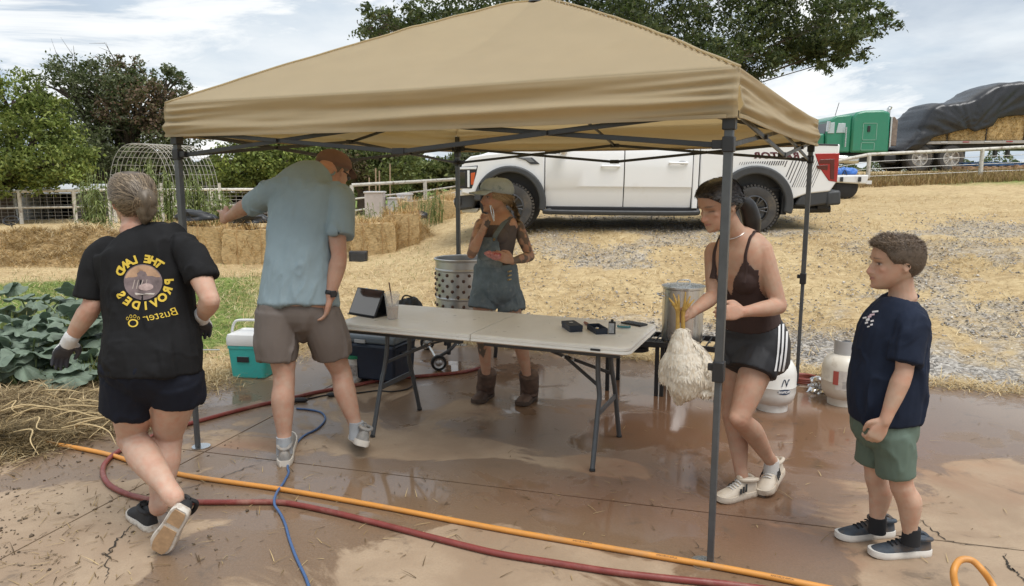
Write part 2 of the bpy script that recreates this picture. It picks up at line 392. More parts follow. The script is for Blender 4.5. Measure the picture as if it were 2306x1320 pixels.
def build_pad():
    # joints run with the slab's back edge and across it
    P = np.array(PAD); e = nrm(P[1]-P[0]); nn = np.array([-e[1], e[0]])      # e along the back edge, nn towards the back
    A = np.array([.557, 3.6]); eb = nrm(np.array([2.28-.557, 3.1-3.6])); nb = np.array([-eb[1], eb[0]])
    def clip(poly, n, c, keep):
        out = []
        for i in range(len(poly)):
            a, b2 = poly[i], poly[(i+1) % len(poly)]; da = (np.dot(a, n)-c)*keep; db = (np.dot(b2, n)-c)*keep
            if da >= 0: out.append(a)
            if da*db < 0: out.append(a+(b2-a)*da/(da-db))
        return out
    polys = [[np.array(p, float) for p in PAD]]
    cuts = [(nb, np.dot(A, nb)), (eb, np.dot(np.array([3.3, 3.0]), eb)), (eb, np.dot(np.array([-2.35, 2.6]), eb))]
    for n, c in cuts:
        new = []
        for p in polys:
            for k in (1, -1):
                q = clip(p, n, c+k*.005, k)
                if len(q) > 2: new.append(q)
        polys = new
    for q in polys:
        q = np.array(q)
        bm = bmesh.new(); vs = [bm.verts.new((x, y, 0)) for x, y in q]; f = bm.faces.new(vs)
        if f.normal.z < 0: f.normal_flip()
        bmesh.ops.triangulate(bm, faces=bm.faces)
        lo, hi = q.min(0), q.max(0)
        for _ in range(9):
            ed = [e2 for e2 in bm.edges if e2.calc_length() > .16]
            if not ed or len(bm.verts) > 12000: break
            bmesh.ops.subdivide_edges(bm, edges=ed, cuts=1); bmesh.ops.triangulate(bm, faces=[f2 for f2 in bm.faces if len(f2.verts) > 3])
        bnd = [e2 for e2 in bm.edges if e2.is_boundary]
        r = bmesh.ops.extrude_edge_only(bm, edges=bnd)
        for v in [g for g in r['geom'] if isinstance(g, bmesh.types.BMVert)]: v.co.z = -.1
        bmesh.ops.recalc_face_normals(bm, faces=bm.faces)
        me = bpy.data.meshes.new('slab_bay'); bm.to_mesh(me); bm.free()
        V = np.empty(len(me.vertices)*3, np.float32); me.vertices.foreach_get('co', V); V = V.reshape(-1, 3).astype(float)
        x, y = V[:, 0], V[:, 1]
        def blob(px, py, rx, ry, ang=0):
            c = G(px, py)[:2]; d = np.c_[x-c[0], y-c[1]]; ca, sa = math.cos(ang), math.sin(ang)
            return np.exp(-((d[:, 0]*ca+d[:, 1]*sa)/rx)**2-((-d[:, 0]*sa+d[:, 1]*ca)/ry)**2)
        wet = .40+.9*blob(1680, 930, 1.25, .9, -.4)+.55*blob(2150, 920, 1.6, .45, -.4)+.45*blob(1500, 1190, .7, .35, -.3)+.5*blob(820, 1130, .6, .5)+.42*blob(620, 1100, .5, .3)+.35*blob(1150, 830, 1.5, .6, -.35)+.4*blob(500, 900, .5, .8)+.32*blob(1150, 990, .7, .25, -.3)+.3*blob(1300, 1080, .9, .25)
        wet -= .45*blob(1400, 920, .45, .2, -.3)+.42*blob(1340, 1050, .3, .17)+.5*blob(1000, 1000, .55, .22)+.4*blob(1000, 1260, .6, .3)+.2*blob(200, 1150, .5, .4)+.25*blob(2200, 1100, .5, .5)
        mud = .15+.85*blob(1650, 960, 1.3, .9, -.4)+.5*blob(1150, 820, 1.6, .6, -.35)+.5*blob(560, 1000, .35, .2)+.55*blob(1400, 1120, .8, .4)+.45*blob(1750, 1220, .5, .4)-.1*blob(200, 1150, .6, .6)
        vcol(me, np.c_[wet, mud, 0*wet])
        mobj('slab_bay', me, CONC, pad, smooth=30)
build_pad()
# shrinkage cracks: thin dark grooves
CRACK = mat('crack', (.035, .028, .02), .95, var=.3)
def crack(pts, w=.006):
    P = catmull([G(*p) for p in pts], len(pts)*7); P[:, :2] += rng.normal(0, .008, (len(P), 2)); mb = MB(); RR = []
    T = np.gradient(P, axis=0)
    for i, (p, t) in enumerate(zip(P, T)):
        s = nrm(np.cross(t, (0, 0, 1)))*w*(.35+.65*random.random())*math.sin(math.pi*(i+.6)/(len(P)+.4))
        RR.append([p+s+(0, 0, .0035), p-s+(0, 0, .0035)])
    mb.rings(RR, close=False); mb.obj('crack', CRACK, pad, smooth=0)
crack([(238, 1318), (246, 1275), (256, 1230), (285, 1195), (330, 1160)]); crack([(2262, 1245), (2268, 1270), (2290, 1290), (2306, 1312)], .007)
crack([(2060, 1160), (2100, 1195), (2160, 1225), (2300, 1236)], .004); crack([(380, 1110), (460, 1090), (540, 1060), (600, 1040)], .004)
crack([(1560, 1215), (1590, 1245), (1630, 1262)], .003)
# ================================================================ pop-up canopy
TAN = mat('tan polyester', (.58, .50, .35), .62, var=.05, vscale=5, bump=.12, bscale=260, spec=.3)
translucent(TAN, (.76, .65, .45), .58)
def build_canopy():
    T = thing('pop_up_canopy', 'tan pop-up canopy with grey legs over the folding table', 'canopy', (CANO_C[0], CANO_C[1], 0), CANO_A)
    h = CANO_S/2; zt, zb, zp = 2.055, 1.868, 2.80
    cor = [(-h, -h), (h, -h), (h, h), (-h, h)]
    # roof: four sagging triangles as a polar grid; local coords
    n = 44; V = []; F = []; idx = {}
    N2 = n+1
    g = np.linspace(-1, 1, 2*n+1)
    X, Y = np.meshgrid(g, g); r = np.maximum(abs(X), abs(Y)); 
    m = np.minimum(abs(X), abs(Y))/np.maximum(r, 1e-6)
    z = zt+(zp-zt)*(1-r)
    side = 1-m                                        # 1 at the middle of a side, 0 on the hip
    z += -.055*np.sin(math.pi*np.clip(r, 0, 1))*side**1.2+.022*np.sin(math.pi*r)*(1-side)**2
    z -= .006*r**6*side                               # eave droops between the corners
    z = np.where(r < .08, z-(.08-r)*.9*.4, z)
    P = np.c_[X.ravel(), Y.ravel(), 0*X.ravel()]
    rd_ = lambda q_: np.clip(1-np.abs(2*fbm(q_, 3)-1)/.16, 0, 1)**2
    wr = (fbm(np.c_[P[:, 0]*3+P[:, 1], P[:, 1]*7, P[:, 0]*0]+5, 3)-.5)*.016+(fbm(P*9+2, 3)-.5)*.008+.010*rd_(np.c_[P[:, 0]*2.2+P[:, 1]*1.5, P[:, 1]*2.6-P[:, 0], 0*P[:, 0]]+7)*fbm(P*3, 2)
    z = z.ravel()+wr*(1-r.ravel()**8)
    k = (r.ravel()**10)*.012
    V = np.c_[X.ravel()*(h+.012), Y.ravel()*(h+.012), z]; w = 2*n+1; i = np.arange(w*w).reshape(w, w)
    F = np.stack([i[:-1, :-1].ravel(), i[:-1, 1:].ravel(), i[1:, 1:].ravel(), i[1:, :-1].ravel()], 1)
    me = fastmesh('roof_fabric', V, F); roof = mobj('roof_fabric', me, TAN, T, smooth=180)
    zedge = V[:, 2].reshape(w, w); sm = roof.modifiers.new('thick', 'SOLIDIFY'); sm.thickness = .0015
    for (cx, cy) in cor:                              # taped seams on the hips
        t_ = np.arange(1, n+1); ii = n+int(np.sign(cx))*t_; jj = n+int(np.sign(cy))*t_
        MB().tube(np.c_[g[ii]*(h+.012), g[jj]*(h+.012), zedge[jj, ii]+.005], .007, 6, flat=.7).obj('hip_seam', TAN, roof, smooth=180)
    # valances: four hanging strips with folds
    for s in range(4):
        a = np.array(cor[s]); b = np.array(cor[(s+1) % 4]); e = (b-a)/(2*h); nn = np.array([e[1], -e[0]])
        nu, nv = 150, 26; u = np.linspace(0, 1, nu); v = np.linspace(0, 1, nv); U, Vv = np.meshgrid(u, v)
        edge = [zedge[0, :], zedge[:, -1], zedge[-1, ::-1], zedge[::-1, 0]][s]
        ze = np.interp(u, np.linspace(0, 1, w), edge)[None, :]
        z = ze-(zt-zb)*Vv-.004*np.sin(math.pi*U)*Vv
        ends = np.exp(-U/.10)+np.exp(-(1-U)/.10)
        q = np.c_[(U*3.3).ravel()+s*9, (Vv*4.2+U*.5*np.sin(3*U)).ravel(), 0*U.ravel()]
        bulge = ((fbm(q+20, 3)-.5)*.075).reshape(U.shape)*np.sin(math.pi*np.clip(Vv*.85+.08, 0, 1))
        crink = np.sin(Vv*30+3*np.sin(U*7+s))*.009*np.clip(ends, 0, 1)*np.minimum(1, U*40)*np.minimum(1, (1-U)*40)
        fold = -.030*np.exp(-((Vv-.36-.05*np.sin(5*U))/.16)**2)*np.sin(math.pi*U)**.6+.020*np.exp(-((Vv-.68-.06*np.sin(4*U+1))/.11)**2)
        out = .012+(bulge*.6+crink+fold*.65)*np.minimum(1, Vv*6)+.01*Vv
        xy = a[None, None, :]+((U-.5)*1.009+.5)[..., None]*2*h*e+out[..., None]*nn
        i = np.arange(nu*nv).reshape(nv, nu)
        F = np.stack([i[:-1, :-1].ravel(), i[1:, :-1].ravel(), i[1:, 1:].ravel(), i[:-1, 1:].ravel()], 1)
        me = fastmesh('valance', np.c_[xy.reshape(-1, 2), z.ravel()], F); o = mobj('valance', me, TAN, T, smooth=180)
        sm = o.modifiers.new('thick', 'SOLIDIFY'); sm.thickness = .0015
        # stitched hem
        mb = MB(); mb.rings([[(*(xy[-1, j]+nn*k1*.004), z[-1, j]+k2*.014) for k1, k2 in ((1, 0), (1, 1), (-1, 1), (-1, 0))] for j in range(0, nu, 3)])
        mb.obj('hem', TAN, o)
    # legs
    for x, y in cor:
        x *= .985; y *= .985
        L = MB().box((x, y, 1.43), (.034, .034, 1.16)).obj('leg', STEELGREY, T, bevel=.003)
        MB().box((x, y, .43), (.026, .026, .86)).obj('inner_leg', STEELGREY, L, bevel=.003)
        MB().box((x, y, .855), (.046, .046, .085)).box((x+.03*(1 if x < 0 else -1), y, .87), (.03, .018, .03)).obj('slider', BLACKPL, L, bevel=.004)
        MB().box((x, y, 1.88), (.05, .05, .11)).box((x-.045*np.sign(x), y, 1.90), (.06, .03, .05)).box((x, y-.045*np.sign(y), 1.90), (.03, .06, .05)).obj('corner_bracket', BLACKPL, L, bevel=.004)
        MB().box((x, y, 1.77), (.046, .046, .06)).box((x-.04*np.sign(x), y, 1.77), (.05, .026, .035)).box((x, y-.04*np.sign(y), 1.77), (.026, .05, .035)).obj('truss_slider', BLACKPL, L, bevel=.004)
        MB().lathe([(0.001, 0), (.055, 0), (.055, .006), (.0, .008)], (x-.03*np.sign(x), y, .001), 20).obj('foot_plate', CHROME, L)
    # scissor trusses
    for s in range(4):
        a = np.array(cor[s])*.985; b = np.array(cor[(s+1) % 4])*.985; e = (b-a); nn = nrm(np.array([e[1], -e[0]]))
        hi, lo = 1.90, 1.765
        def pt(u, z, off): q = a+e*u+nn*off; return (q[0], q[1], z)
        k = 0
        for u0 in (0, .5):
            for (z0, z1) in ((hi, lo), (lo, hi)):
                if 1:
                    za, zb2 = (z0, z1) if u0 == 0 else (z1, z0)
                    zm = (za+zb2)/2
                    MB().bar(pt(u0+.008, za, .011 if z0 == hi else -.011), pt(u0+.5-.004, zb2, .011 if z0 == hi else -.011), .011, .022).obj('truss_bar', DARKGREY, T, bevel=.002)
            MB().cyl(pt(u0+.25, (hi+lo)/2, -.03), pt(u0+.25, (hi+lo)/2, .03), .012, n=10).obj('pivot', BLACKPL, T)
        for z in (hi, lo): MB().box(pt(.5, z, 0), (.07, .045, .032) if s % 2 == 0 else (.045, .07, .032)).obj('truss_joint', BLACKPL, T, bevel=.004)
        # inner support bars from the middle of each side up to the peak mast
        q = (a+b)/2
        MB().bar((q[0], q[1], hi), (0, 0, 2.28), .013, .02).obj('roof_support_bar', DARKGREY, T, bevel=.002)
    MB().box((0, 0, 2.47), (.03, .03, .58)).lathe([(.0, 0), (.07, .005), (.05, .03), (.0, .04)], (0, 0, 2.75), 16).box((0, 0, 2.28), (.09, .09, .05)).obj('peak_mast', DARKGREY, T, bevel=.003)
build_canopy()

# ================================================================ folding table
TABLETOP = mat('off white blow moulded plastic', (.84, .825, .77), .36, var=.05, vscale=6, bump=.08, bscale=300, rvar=.1, dirt=((.55, .50, .42), 3.2, .60, .80))
TAB_Z = .742
def build_table():
    fr = np.array([.625, 3.86]); ta = -.392            # near right corner, direction of the long side
    ex = np.array([math.cos(ta), math.sin(ta)]); ey = np.array([-ex[1], ex[0]])
    L_, D_ = 1.88, .74
    c = fr-ex*L_/2+ey*D_/2
    T = thing('folding_table', 'off-white folding table with grey tube legs under the canopy', 'table', (c[0], c[1], 0), ta)
    z0 = TAB_Z-.045
    def half(sx):
        # one blow-moulded half, rounded outer corners
        r = .055; pts = []
        x0, x1 = (.004, L_/2); 
        for cx, cy, a0 in ((x1-r, -D_/2+r, -90), (x1-r, D_/2-r, 0)):
            for k in range(7):
                a = R(a0+k*15); pts.append((cx+r*math.cos(a), cy+r*math.sin(a)))
        pts += [(x0, D_/2), (x0, -D_/2)]
        pts = np.array(pts); pts[:, 0] *= sx
        RR = []
        for inset, z in ((.012, z0), (.0, z0+.008), (.002, z0+.018), (.009, z0+.021), (.004, z0+.025), (.004, z0+.038), (.012, TAB_Z-.0005), (.03, TAB_Z)):
            q = pts.copy(); q[:, 0] -= np.sign(pts[:, 0])*inset*(abs(pts[:, 0]) > .1); q[:, 1] -= np.sign(q[:, 1])*inset
            RR.append(np.c_[q, np.full(len(q), z)])
        o = MB().rings(RR).obj('table_top_half', TABLETOP, T, smooth=50)
        # steel rail under each long edge
        for sy in (-1, 1): MB().box((sx*L_/4, sy*(D_/2-.05), z0-.0125), (L_/2-.14, .022, .024)).obj('under_rail', DARKGREY, T, bevel=.003)
        return o
    hl = half(-1); hr = half(1)
    MB().box((L_/2-.19, -D_/2+.0005, z0+.022), (.055, .006, .012)).obj('maker_badge', BLACKPL, hr, bevel=.002)
    for sx in (-1, 1):
        # wishbone legs: two upper tubes, splayed feet, cross bar, folding brace
        xb = sx*(L_/2-.24); xf = sx*(L_/2-.22)
        lg = {}
        for sy in (-1, 1):
            top = (xb, sy*.13, z0); P = [top, (xb+.005*sx, sy*.145, .52), (xf, sy*.16, .40), (xf+.002*sx, sy*.19, .33), (xf+.006*sx, sy*.30, .012)]
            o = MB().tube(P, .0145, 12, 22).obj('leg', STEELGREY, T); lg[sy] = o
            MB().cyl(P[-1], (P[-1][0]+.001*sx, P[-1][1]+sy*.006, 0.0005), .017, n=12).obj('rubber_foot', RUBBER, o)
        MB().bar((xf+.002*sx, -.20, .30), (xf+.002*sx, .20, .30), .012, .034).obj('cross_bar', STEELGREY, T, bevel=.003)
        MB().bar((xb, -.135, .64), (xb, .135, .64), .018).obj('top_cross_bar', STEELGREY, T, bevel=.003)
        br = MB().bar((sx*.12, 0, z0-.02), (sx*.47, 0, .565), .034, .012).obj('brace', DARKGREY, T, bevel=.003)
        for sy in (-1, 1): MB().bar((sx*.46, sy*.004, .57), (xf-.012*sx, sy*.145, .455), .010, .02).obj('brace_arm', DARKGREY, br, bevel=.002)
        MB().cyl((sx*.455, -.03, .572), (sx*.455, .03, .572), .007, n=8).obj('brace_bolt', CHROME, br)
        MB().lathe([(.017, -.009), (.021, 0), (.017, .009)], (sx*.50, 0, .55), 16, axis=(sx*.9, 0, -.35)).obj('lock_ring', CHROME, br)
    return T, c, ta, ex, ey
TABLE, TAB_C, TAB_A, TEX, TEY = build_table()
# ================================================================ white pickup truck (nose to the left)
WHITEP = mat('white car paint', (.80, .80, .80), .22, coat=.6, spec=.5, dirt=((.60, .55, .47), 1.1, .58, .85))
FLARE = mat('matt black cladding', (.045, .047, .05), .55, var=.15, rvar=.08)
GLASS_T = mat('tinted glass', (.012, .014, .016), .05, spec=.8)
LAMPRED = mat('red lamp lens', (.33, .012, .02), .12, coat=.5)
LAMPDK = mat('dark red lamp lens', (.09, .01, .014), .15, coat=.5)
LAMPCL = mat('clear lamp', (.75, .77, .78), .12, coat=.5)
AMBER = mat('amber lamp', (.55, .10, .03), .15, coat=.5)
TYRE = mat('tyre rubber', (.055, .052, .05), .85, var=.2, vscale=9, dirt=((.16, .13, .095), 3, .5, .75))
RIM = mat('dark alloy', (.10, .10, .105), .35, metal=.8, var=.2)
DECAL = mat('dark grey decal', (.06, .055, .06), .5); DECALR = mat('maroon decal', (.10, .022, .030), .45)
def wheel(T, c, rad, w, face, name='wheel', rim=None, spokes=6):
    """face = -1: outer side towards -y"""
    o = thing(name, None, None, c); o.parent = T
    prof = [(rad*.62, -w*.46), (rad*.80, -w*.5), (rad*.93, -w*.47), (rad*.985, -w*.36), (rad, -w*.2), (rad, w*.2), (rad*.985, w*.36), (rad*.93, w*.47), (rad*.8, w*.5), (rad*.62, w*.46)]
    ty = MB().lathe(prof, (0, 0, 0), 56, axis=(0, 1, 0)).obj('tyre', TYRE, o, smooth=40)
    mb = MB()
    for k in range(44):
        a = 2*math.pi*k/44
        for s, off in ((-1, 0), (1, .5)):
            a2 = a+off*2*math.pi/44; d = np.array([math.cos(a2), 0, math.sin(a2)])
            q = d*(rad+.004)+np.array([0, s*w*.27, 0])
            mb.box(q, (.032, w*.34, .03), rot=np.array([[math.cos(a2), 0, -math.sin(a2)], [0, 1, 0], [math.sin(a2), 0, math.cos(a2)]]))
    mb.obj('tread_block', TYRE, ty, kind='stuff')
    rm = MB().lathe([(rad*.64, 0), (rad*.62, face*w*.44), (rad*.56, face*w*.46), (rad*.54, face*w*.2), (.0, face*w*.1)], (0, 0, 0), 40, axis=(0, 1, 0)).obj('rim', rim or RIM, o)
    sp = MB()
    for k in range(spokes):
        for dk in (-.16, .16):
            a = 2*math.pi*k/spokes; b = a+dk
            p0 = np.array([math.cos(a)*rad*.10, face*w*.36, math.sin(a)*rad*.10]); p1 = np.array([math.cos(b)*rad*.58, face*w*.44, math.sin(b)*rad*.58])
            sp.bar(p0, p1, .022, .04, up=(0, 1, 0))
    sp.lathe([(rad*.15, face*w*.2), (rad*.15, face*w*.42), (rad*.10, face*w*.46), (0, face*w*.46)], (0, 0, 0), 20, axis=(0, 1, 0))
    sp.obj('spoke_set', rim or RIM, o, bevel=.004)
    return o
def arch(cx, cz, r0, a0, a1, n=18):
    return [(cx+r0*math.cos(R(a0+(a1-a0)*k/n)), cz+r0*math.sin(R(a0+(a1-a0)*k/n))) for k in range(n+1)]
def build_truck():
    T = thing('pickup_truck', 'white crew cab pickup truck with black wheel flares behind the canopy', 'truck', (0, 0, 0))
    Wd = .97
    XZ = np.array([[1, 0, 0], [0, 0, 1], [0, 1, 0]]).T      # u->x, v->z, w->y
    FW, RW, WZ, AR = (.80, 4.56), None, .455, .465
    fx, rx = FW
    # main body side outline with wheel openings, counter clockwise
    def lower(x0, x1):
        p = [(x0, .40)]
        return p
    front = [(.03, .58), (.02, .95), (.06, 1.06), (.18, 1.155), (.45, 1.20), (1.34, 1.275)]
    fender = [(.10, .52)]+[]
    poly_f = [(.06, .58)]+arch(fx, WZ, AR, 170, 5)[0:]+[(1.335, .40)]+[(1.335, 1.275)]+front[::-1][1:]
    # front fender + hood block
    def slab(poly, y0, y1, m, name, bev=.02, parent=T, seg=3): return MB().prism(poly, y0, y1, XZ).obj(name, m, parent, bevel=bev, seg=seg, smooth=40)
    for s in (-1, 1):
        slab(poly_f, s*Wd, s*(Wd-.22), WHITEP, 'front_fender', .025)
    hood = [(.06, .70), (.02, .95), (.06, 1.05), (.18, 1.15), (.45, 1.21), (.9, 1.25), (1.40, 1.29), (1.40, .9)]
    slab(hood, -.80, .80, WHITEP, 'hood', .03)
    for s in (-1, 1): slab([(.25, 1.16), (.5, 1.215), (1.38, 1.29), (1.38, 1.33), (.6, 1.275)], s*.28, s*.60, WHITEP, 'hood_bulge', .02)
    slab([(-.02, .66), (-.03, .98), (.05, 1.02), (.08, .62)], -.62, .62, BLACKPL, 'grille', .012)
    for k in range(5): MB().box((-.035, 0, .69+k*.062), (.02, 1.2, .018)).obj('grille_bar', DARKGREY, T, bevel=.003)
    # doors: separate skins with open gaps, lower crease and belt line
    def door(x0, x1, name, handle):
        belt = lambda x: 1.275 if x > 1.6 else 1.17+.105*sstep(1.35, 1.75, x)
        P = []
        xs = np.linspace(x0, x1, 9)
        prof = [(.36, -.06), (.42, -.045), (.60, -.012), (.68, .0), (.71, .018), (1.0, .022), (1.2, .012), (None, -.012)]
        for s in (-1, 1):
            RR = []
            for z, dy in prof:
                RR.append([(x, s*(Wd+dy+.004), (float(belt(x)) if z is None else z)-(.05*sstep(.72, .6, z or 2)*sstep(2.2, 1.4, x) if z and z > .6 else 0)) for x in xs])
            A = np.array(RR); B = A.copy(); B[:, :, 1] -= s*.05
            mb = MB(); nz, nx = A.shape[:2]
            mb.rings([np.vstack([A[k], B[k][::-1]]) for k in range(nz)])
            d = mb.obj(name, WHITEP, T, smooth=25, bevel=.006)
            hx, hz = handle
            MB().tube([(hx-.13, s*(Wd+.018), hz), (hx-.11, s*(Wd+.055), hz), (hx+.11, s*(Wd+.055), hz), (hx+.13, s*(Wd+.018), hz)], .016, 8, 14).obj('handle', WHITEP, d)
            MB().ell((hx+.06, s*(Wd+.014), hz), (.085, .012, .045)).obj('handle_recess_shade', mat('painted recess shade', (.42, .42, .42), .4), d)  # grey ellipsoid on the white door: shade behind the handle put into its colour
    door(1.345, 2.555, 'front_door', (2.35, 1.02)); door(2.57, 3.60, 'rear_door', (3.38, 1.075))
    slab([(1.34, .40), (3.70, .40), (3.70, 1.27), (1.34, 1.27)], -.90, .90, BLACKPL, 'cabin_core', .01)
    for s in (-1, 1): slab([(3.615, .38), (3.70, .38), (3.70, 1.30), (3.615, 1.30)], s*(Wd+.006), s*.85, WHITEP, 'cab_corner', .012)
    # greenhouse
    gh = [((1.30, 1.27), (1.98, 1.80)), ((3.70, 1.29), (3.58, 1.80))]
    a, b = gh
    RR = []
    for z, xf, xr, w in ((1.27, 1.32, 3.71, .93), (1.45, 1.58, 3.68, .885), (1.66, 1.84, 3.64, .83), (1.77, 2.06, 3.58, .78), (1.815, 2.35, 3.45, .70)):
        RR.append([(xf, -w*.86, z), (xf+.25, -w, z), (xr-.1, -w, z), (xr, -w*.92, z), (xr, w*.92, z), (xr-.1, w, z), (xf+.25, w, z), (xf, w*.86, z)])
    cab = MB().rings(RR).obj('cab_roof', WHITEP, T, bevel=.03, seg=3, smooth=50)
    def pane(q, name='side_window'):
        mb = MB(); q = np.array(q, float); n = nrm(np.cross(q[1]-q[0], q[2]-q[0])); 
        mb.rings([q+n*.006, q-n*.006]); mb.obj(name, GLASS_T, cab, smooth=0)
    for s in (-1, 1):
        def g(x, z):
            w = np.interp(z, [1.27, 1.45, 1.66, 1.77], [.93, .885, .83, .78]); return (x, s*(w+.006), z)
        pane([g(1.62, 1.30), g(2.50, 1.30), g(2.50, 1.70), g(2.10, 1.70)]); pane([g(2.60, 1.30), g(3.48, 1.31), g(3.42, 1.70), g(2.60, 1.70)])
        m = MB().ell((1.62, s*1.14, 1.28), (.075, .13, .10), nu=14, nv=9).obj('mirror', WHITEP, T)
        MB().bar((1.66, s*.95, 1.22), (1.64, s*1.05, 1.24), .05, .04).obj('mirror_arm', BLACKPL, m, bevel=.006)
        MB().prism([(1.36, 1.175), (1.62, 1.29), (1.95, 1.40), (1.62, 1.29), (1.80, 1.285)][0:2]+[(1.75, 1.29), (1.6, 1.20)], s*(Wd+.014), s*(Wd-.02), XZ).obj('quarter_trim', BLACKPL, T)
        # fender vent
        MB().prism([(.88, 1.145), (1.14, 1.145), (1.26, 1.045), (1.12, 1.04), (1.04, 1.10)], s*(Wd+.012), s*(Wd-.02), XZ).obj('fender_vent', FLARE, T, bevel=.006)
        MB().prism([(.92, 1.137), (1.11, 1.137), (1.18, 1.075), (1.10, 1.07), (1.04, 1.11)], s*(Wd+.016), s*(Wd+.006), XZ).obj('vent_mesh', mat('vent grey', (.16, .165, .17), .4), T, bevel=.003)
    pane([(1.34, -.76, 1.30), (1.34, .76, 1.30), (2.03, .66, 1.74), (2.03, -.66, 1.74)], 'windscreen')
    pane([(3.725, -.78, 1.32), (3.725, .78, 1.32), (3.63, .7, 1.72), (3.63, -.7, 1.72)], 'rear_window')
    # bed
    bed = [(3.72, .40)]+arch(rx, WZ, AR+.02, 175, 5)+[(5.35, .62), (5.70, .66), (5.78, .80), (5.79, 1.37), (3.72, 1.335)]
    for s in (-1, 1):
        slab(bed, s*(Wd+.005), s*(Wd-.14), WHITEP, 'bed_side', .022)
        MB().box((4.75, s*(Wd-.065), 1.375), (2.02, .15, .03), rot=np.array([[1, 0, 0.02], [0, 1, 0], [-.02, 0, 1]])).obj('bed_rail_cap', BLACKPL, T, bevel=.01)
    slab([(3.72, .62), (5.74, .66), (5.74, .70), (3.72, .68)], -.85, .85, BLACKPL, 'bed_floor', .005)
    slab([(5.70, .68), (5.78, .68), (5.80, 1.36), (5.72, 1.37)], -.80, .80, WHITEP, 'tailgate', .015)
    slab([(3.72, .6), (3.76, .6), (3.76, 1.33), (3.72, 1.33)], -.85, .85, WHITEP, 'bed_front_wall', .01)
    # flares, sills, bumpers
    for s in (-1, 1):
        for cx, r1 in ((fx, .565), (rx, .59)):
            ou = arch(cx, WZ, r1, 178, -14, 26); inn = arch(cx, WZ, AR-.005, -14, 178, 26)
            slab(ou+inn, s*(Wd+.075), s*(Wd-.05), FLARE, 'wheel_flare', .025)
            slab(arch(cx, WZ, AR+.03, 0, 360, 30)[:-1], s*(Wd-.16), s*(Wd-.45), BLACKPL, 'wheel_well', 0)
        MB().tube([(1.42, s*.96, .34), (1.5, s*1.04, .31), (3.5, s*1.04, .31), (3.72, s*.96, .34)], .042, 10, 24, flat=.7).obj('running_board', FLARE, T)
        slab([(1.36, .29), (3.75, .29), (3.75, .40), (1.36, .40)], s*(Wd-.04), s*(Wd-.3), BLACKPL, 'sill', .02)
        slab([(5.18, .44), (5.30, .64), (5.72, .68), (5.76, .48), (5.4, .42)], s*(Wd-.01), s*.3, FLARE, 'bumper_corner', .03)
    slab([(5.66, .44), (5.66, .66), (5.86, .68), (5.88, .46)], -.98, .98, FLARE, 'rear_bumper', .035)
    slab([(5.62, .36), (5.62, .46), (5.80, .46), (5.80, .36)], -.7, .7, BLACKPL, 'hitch_bar', .02)
    MB().cyl((5.5, -.62, .36), (5.84, -.62, .37), .06, n=16).obj('exhaust_tip', BLACKPL, T)
    slab([(-.06, .30), (-.10, .42), (-.06, .58), (.30, .60), (.22, .34)], -.90, .90, FLARE, 'front_bumper', .04)
    slab([(-.075, .53), (-.07, .60), (.28, .66), (.28, .57)], -.93, .93, WHITEP, 'bumper_top', .02)
    slab([(.0, .26), (.0, .34), (.3, .34), (.25, .26)], -.7, .7, CHROME, 'skid_plate', .015)
    for s in (-1, 1):
        fl = MB().box((-.03, s*.80, .45), (.12, .24, .13)).obj('fog_lamp_pocket', BLACKPL, T, bevel=.02)
        for k in range(3): MB().box((-.09, s*(.73+k*.055), .45), (.03, .035, .05)).obj('fog_lamp', LAMPCL, fl, bevel=.008)
        # head lamp: dark housing wrapping the corner, bright bracket, amber
        hl = slab([(-.01, .66), (-.015, .99), (.30, 1.02), (.27, .88), (.20, .66)], s*(Wd+.008), s*(Wd-.34), BLACKPL, 'headlamp', .012)
        slab([(-.02, .955), (-.02, .985), (.28, 1.0), (.27, .96)], s*(Wd+.014), s*(Wd-.32), LAMPCL, 'lamp_bar', .004, hl)
        slab([(.13, .68), (.13, .94), (.165, .94), (.165, .68)], s*(Wd+.015), s*(Wd-.05), LAMPCL, 'lamp_bracket', .004, hl)
        slab([(.185, .72), (.185, .90), (.255, .91), (.225, .72)], s*(Wd+.013), s*(Wd-.05), AMBER, 'marker_lamp', .004, hl)
        slab([(-.02, .70), (-.02, .92), (.10, .92), (.10, .70)], s*(Wd+.012), s*(Wd-.30), GLASS_T, 'lamp_lens', .006, hl)
        # tail lamp
        tl = slab([(5.42, 1.23), (5.79, 1.24), (5.79, .80), (5.66, .82), (5.52, 1.0)], s*(Wd+.012), s*(Wd-.2), LAMPRED, 'taillight', .012)
        slab([(5.50, 1.14), (5.72, 1.15), (5.74, .84), (5.68, .85), (5.66, 1.08), (5.49, 1.08)], s*(Wd+.018), s*(Wd), LAMPDK, 'taillight_bar', .005, tl)
        slab([(5.46, 1.05), (5.63, 1.06), (5.63, .98), (5.48, 1.0)], s*(Wd+.017), s*(Wd), LAMPDK, 'taillight_reverse', .004, tl)
    # under body and wheels
    slab([(.4, .36), (5.5, .36), (5.5, .60), (.4, .60)], -.6, .6, BLACKPL, 'chassis', .02)
    for cx in (fx, rx):
        MB().cyl((cx, -.8, .37), (cx, .8, .37), .05, n=12).obj('axle', BLACKPL, T)
        for s in (-1, 1): wheel(T, (cx, s*.87, .372), .365, .28, s)
    MB().prism([(4.98, .30), (5.06, .30), (5.08, .68), (4.99, .66)], -.98, -.70, XZ).obj('mud_flap', RUBBER, T)
    # decals on the bed side: mirrored lettering, speed stripes fading forward
    cu = bpy.data.curves.new('t', 'FONT'); cu.body = 'RAPTOR'; cu.size = .125; cu.align_x = 'CENTER'; cu.offset = .006; cu.shear = .0; cu.space_character = 1.12
    ob = bpy.data.objects.new('t', cu); C.objects.link(ob); dg = bpy.context.evaluated_depsgraph_get(); me = bpy.data.meshes.new_from_object(ob.evaluated_get(dg)); bpy.data.objects.remove(ob)
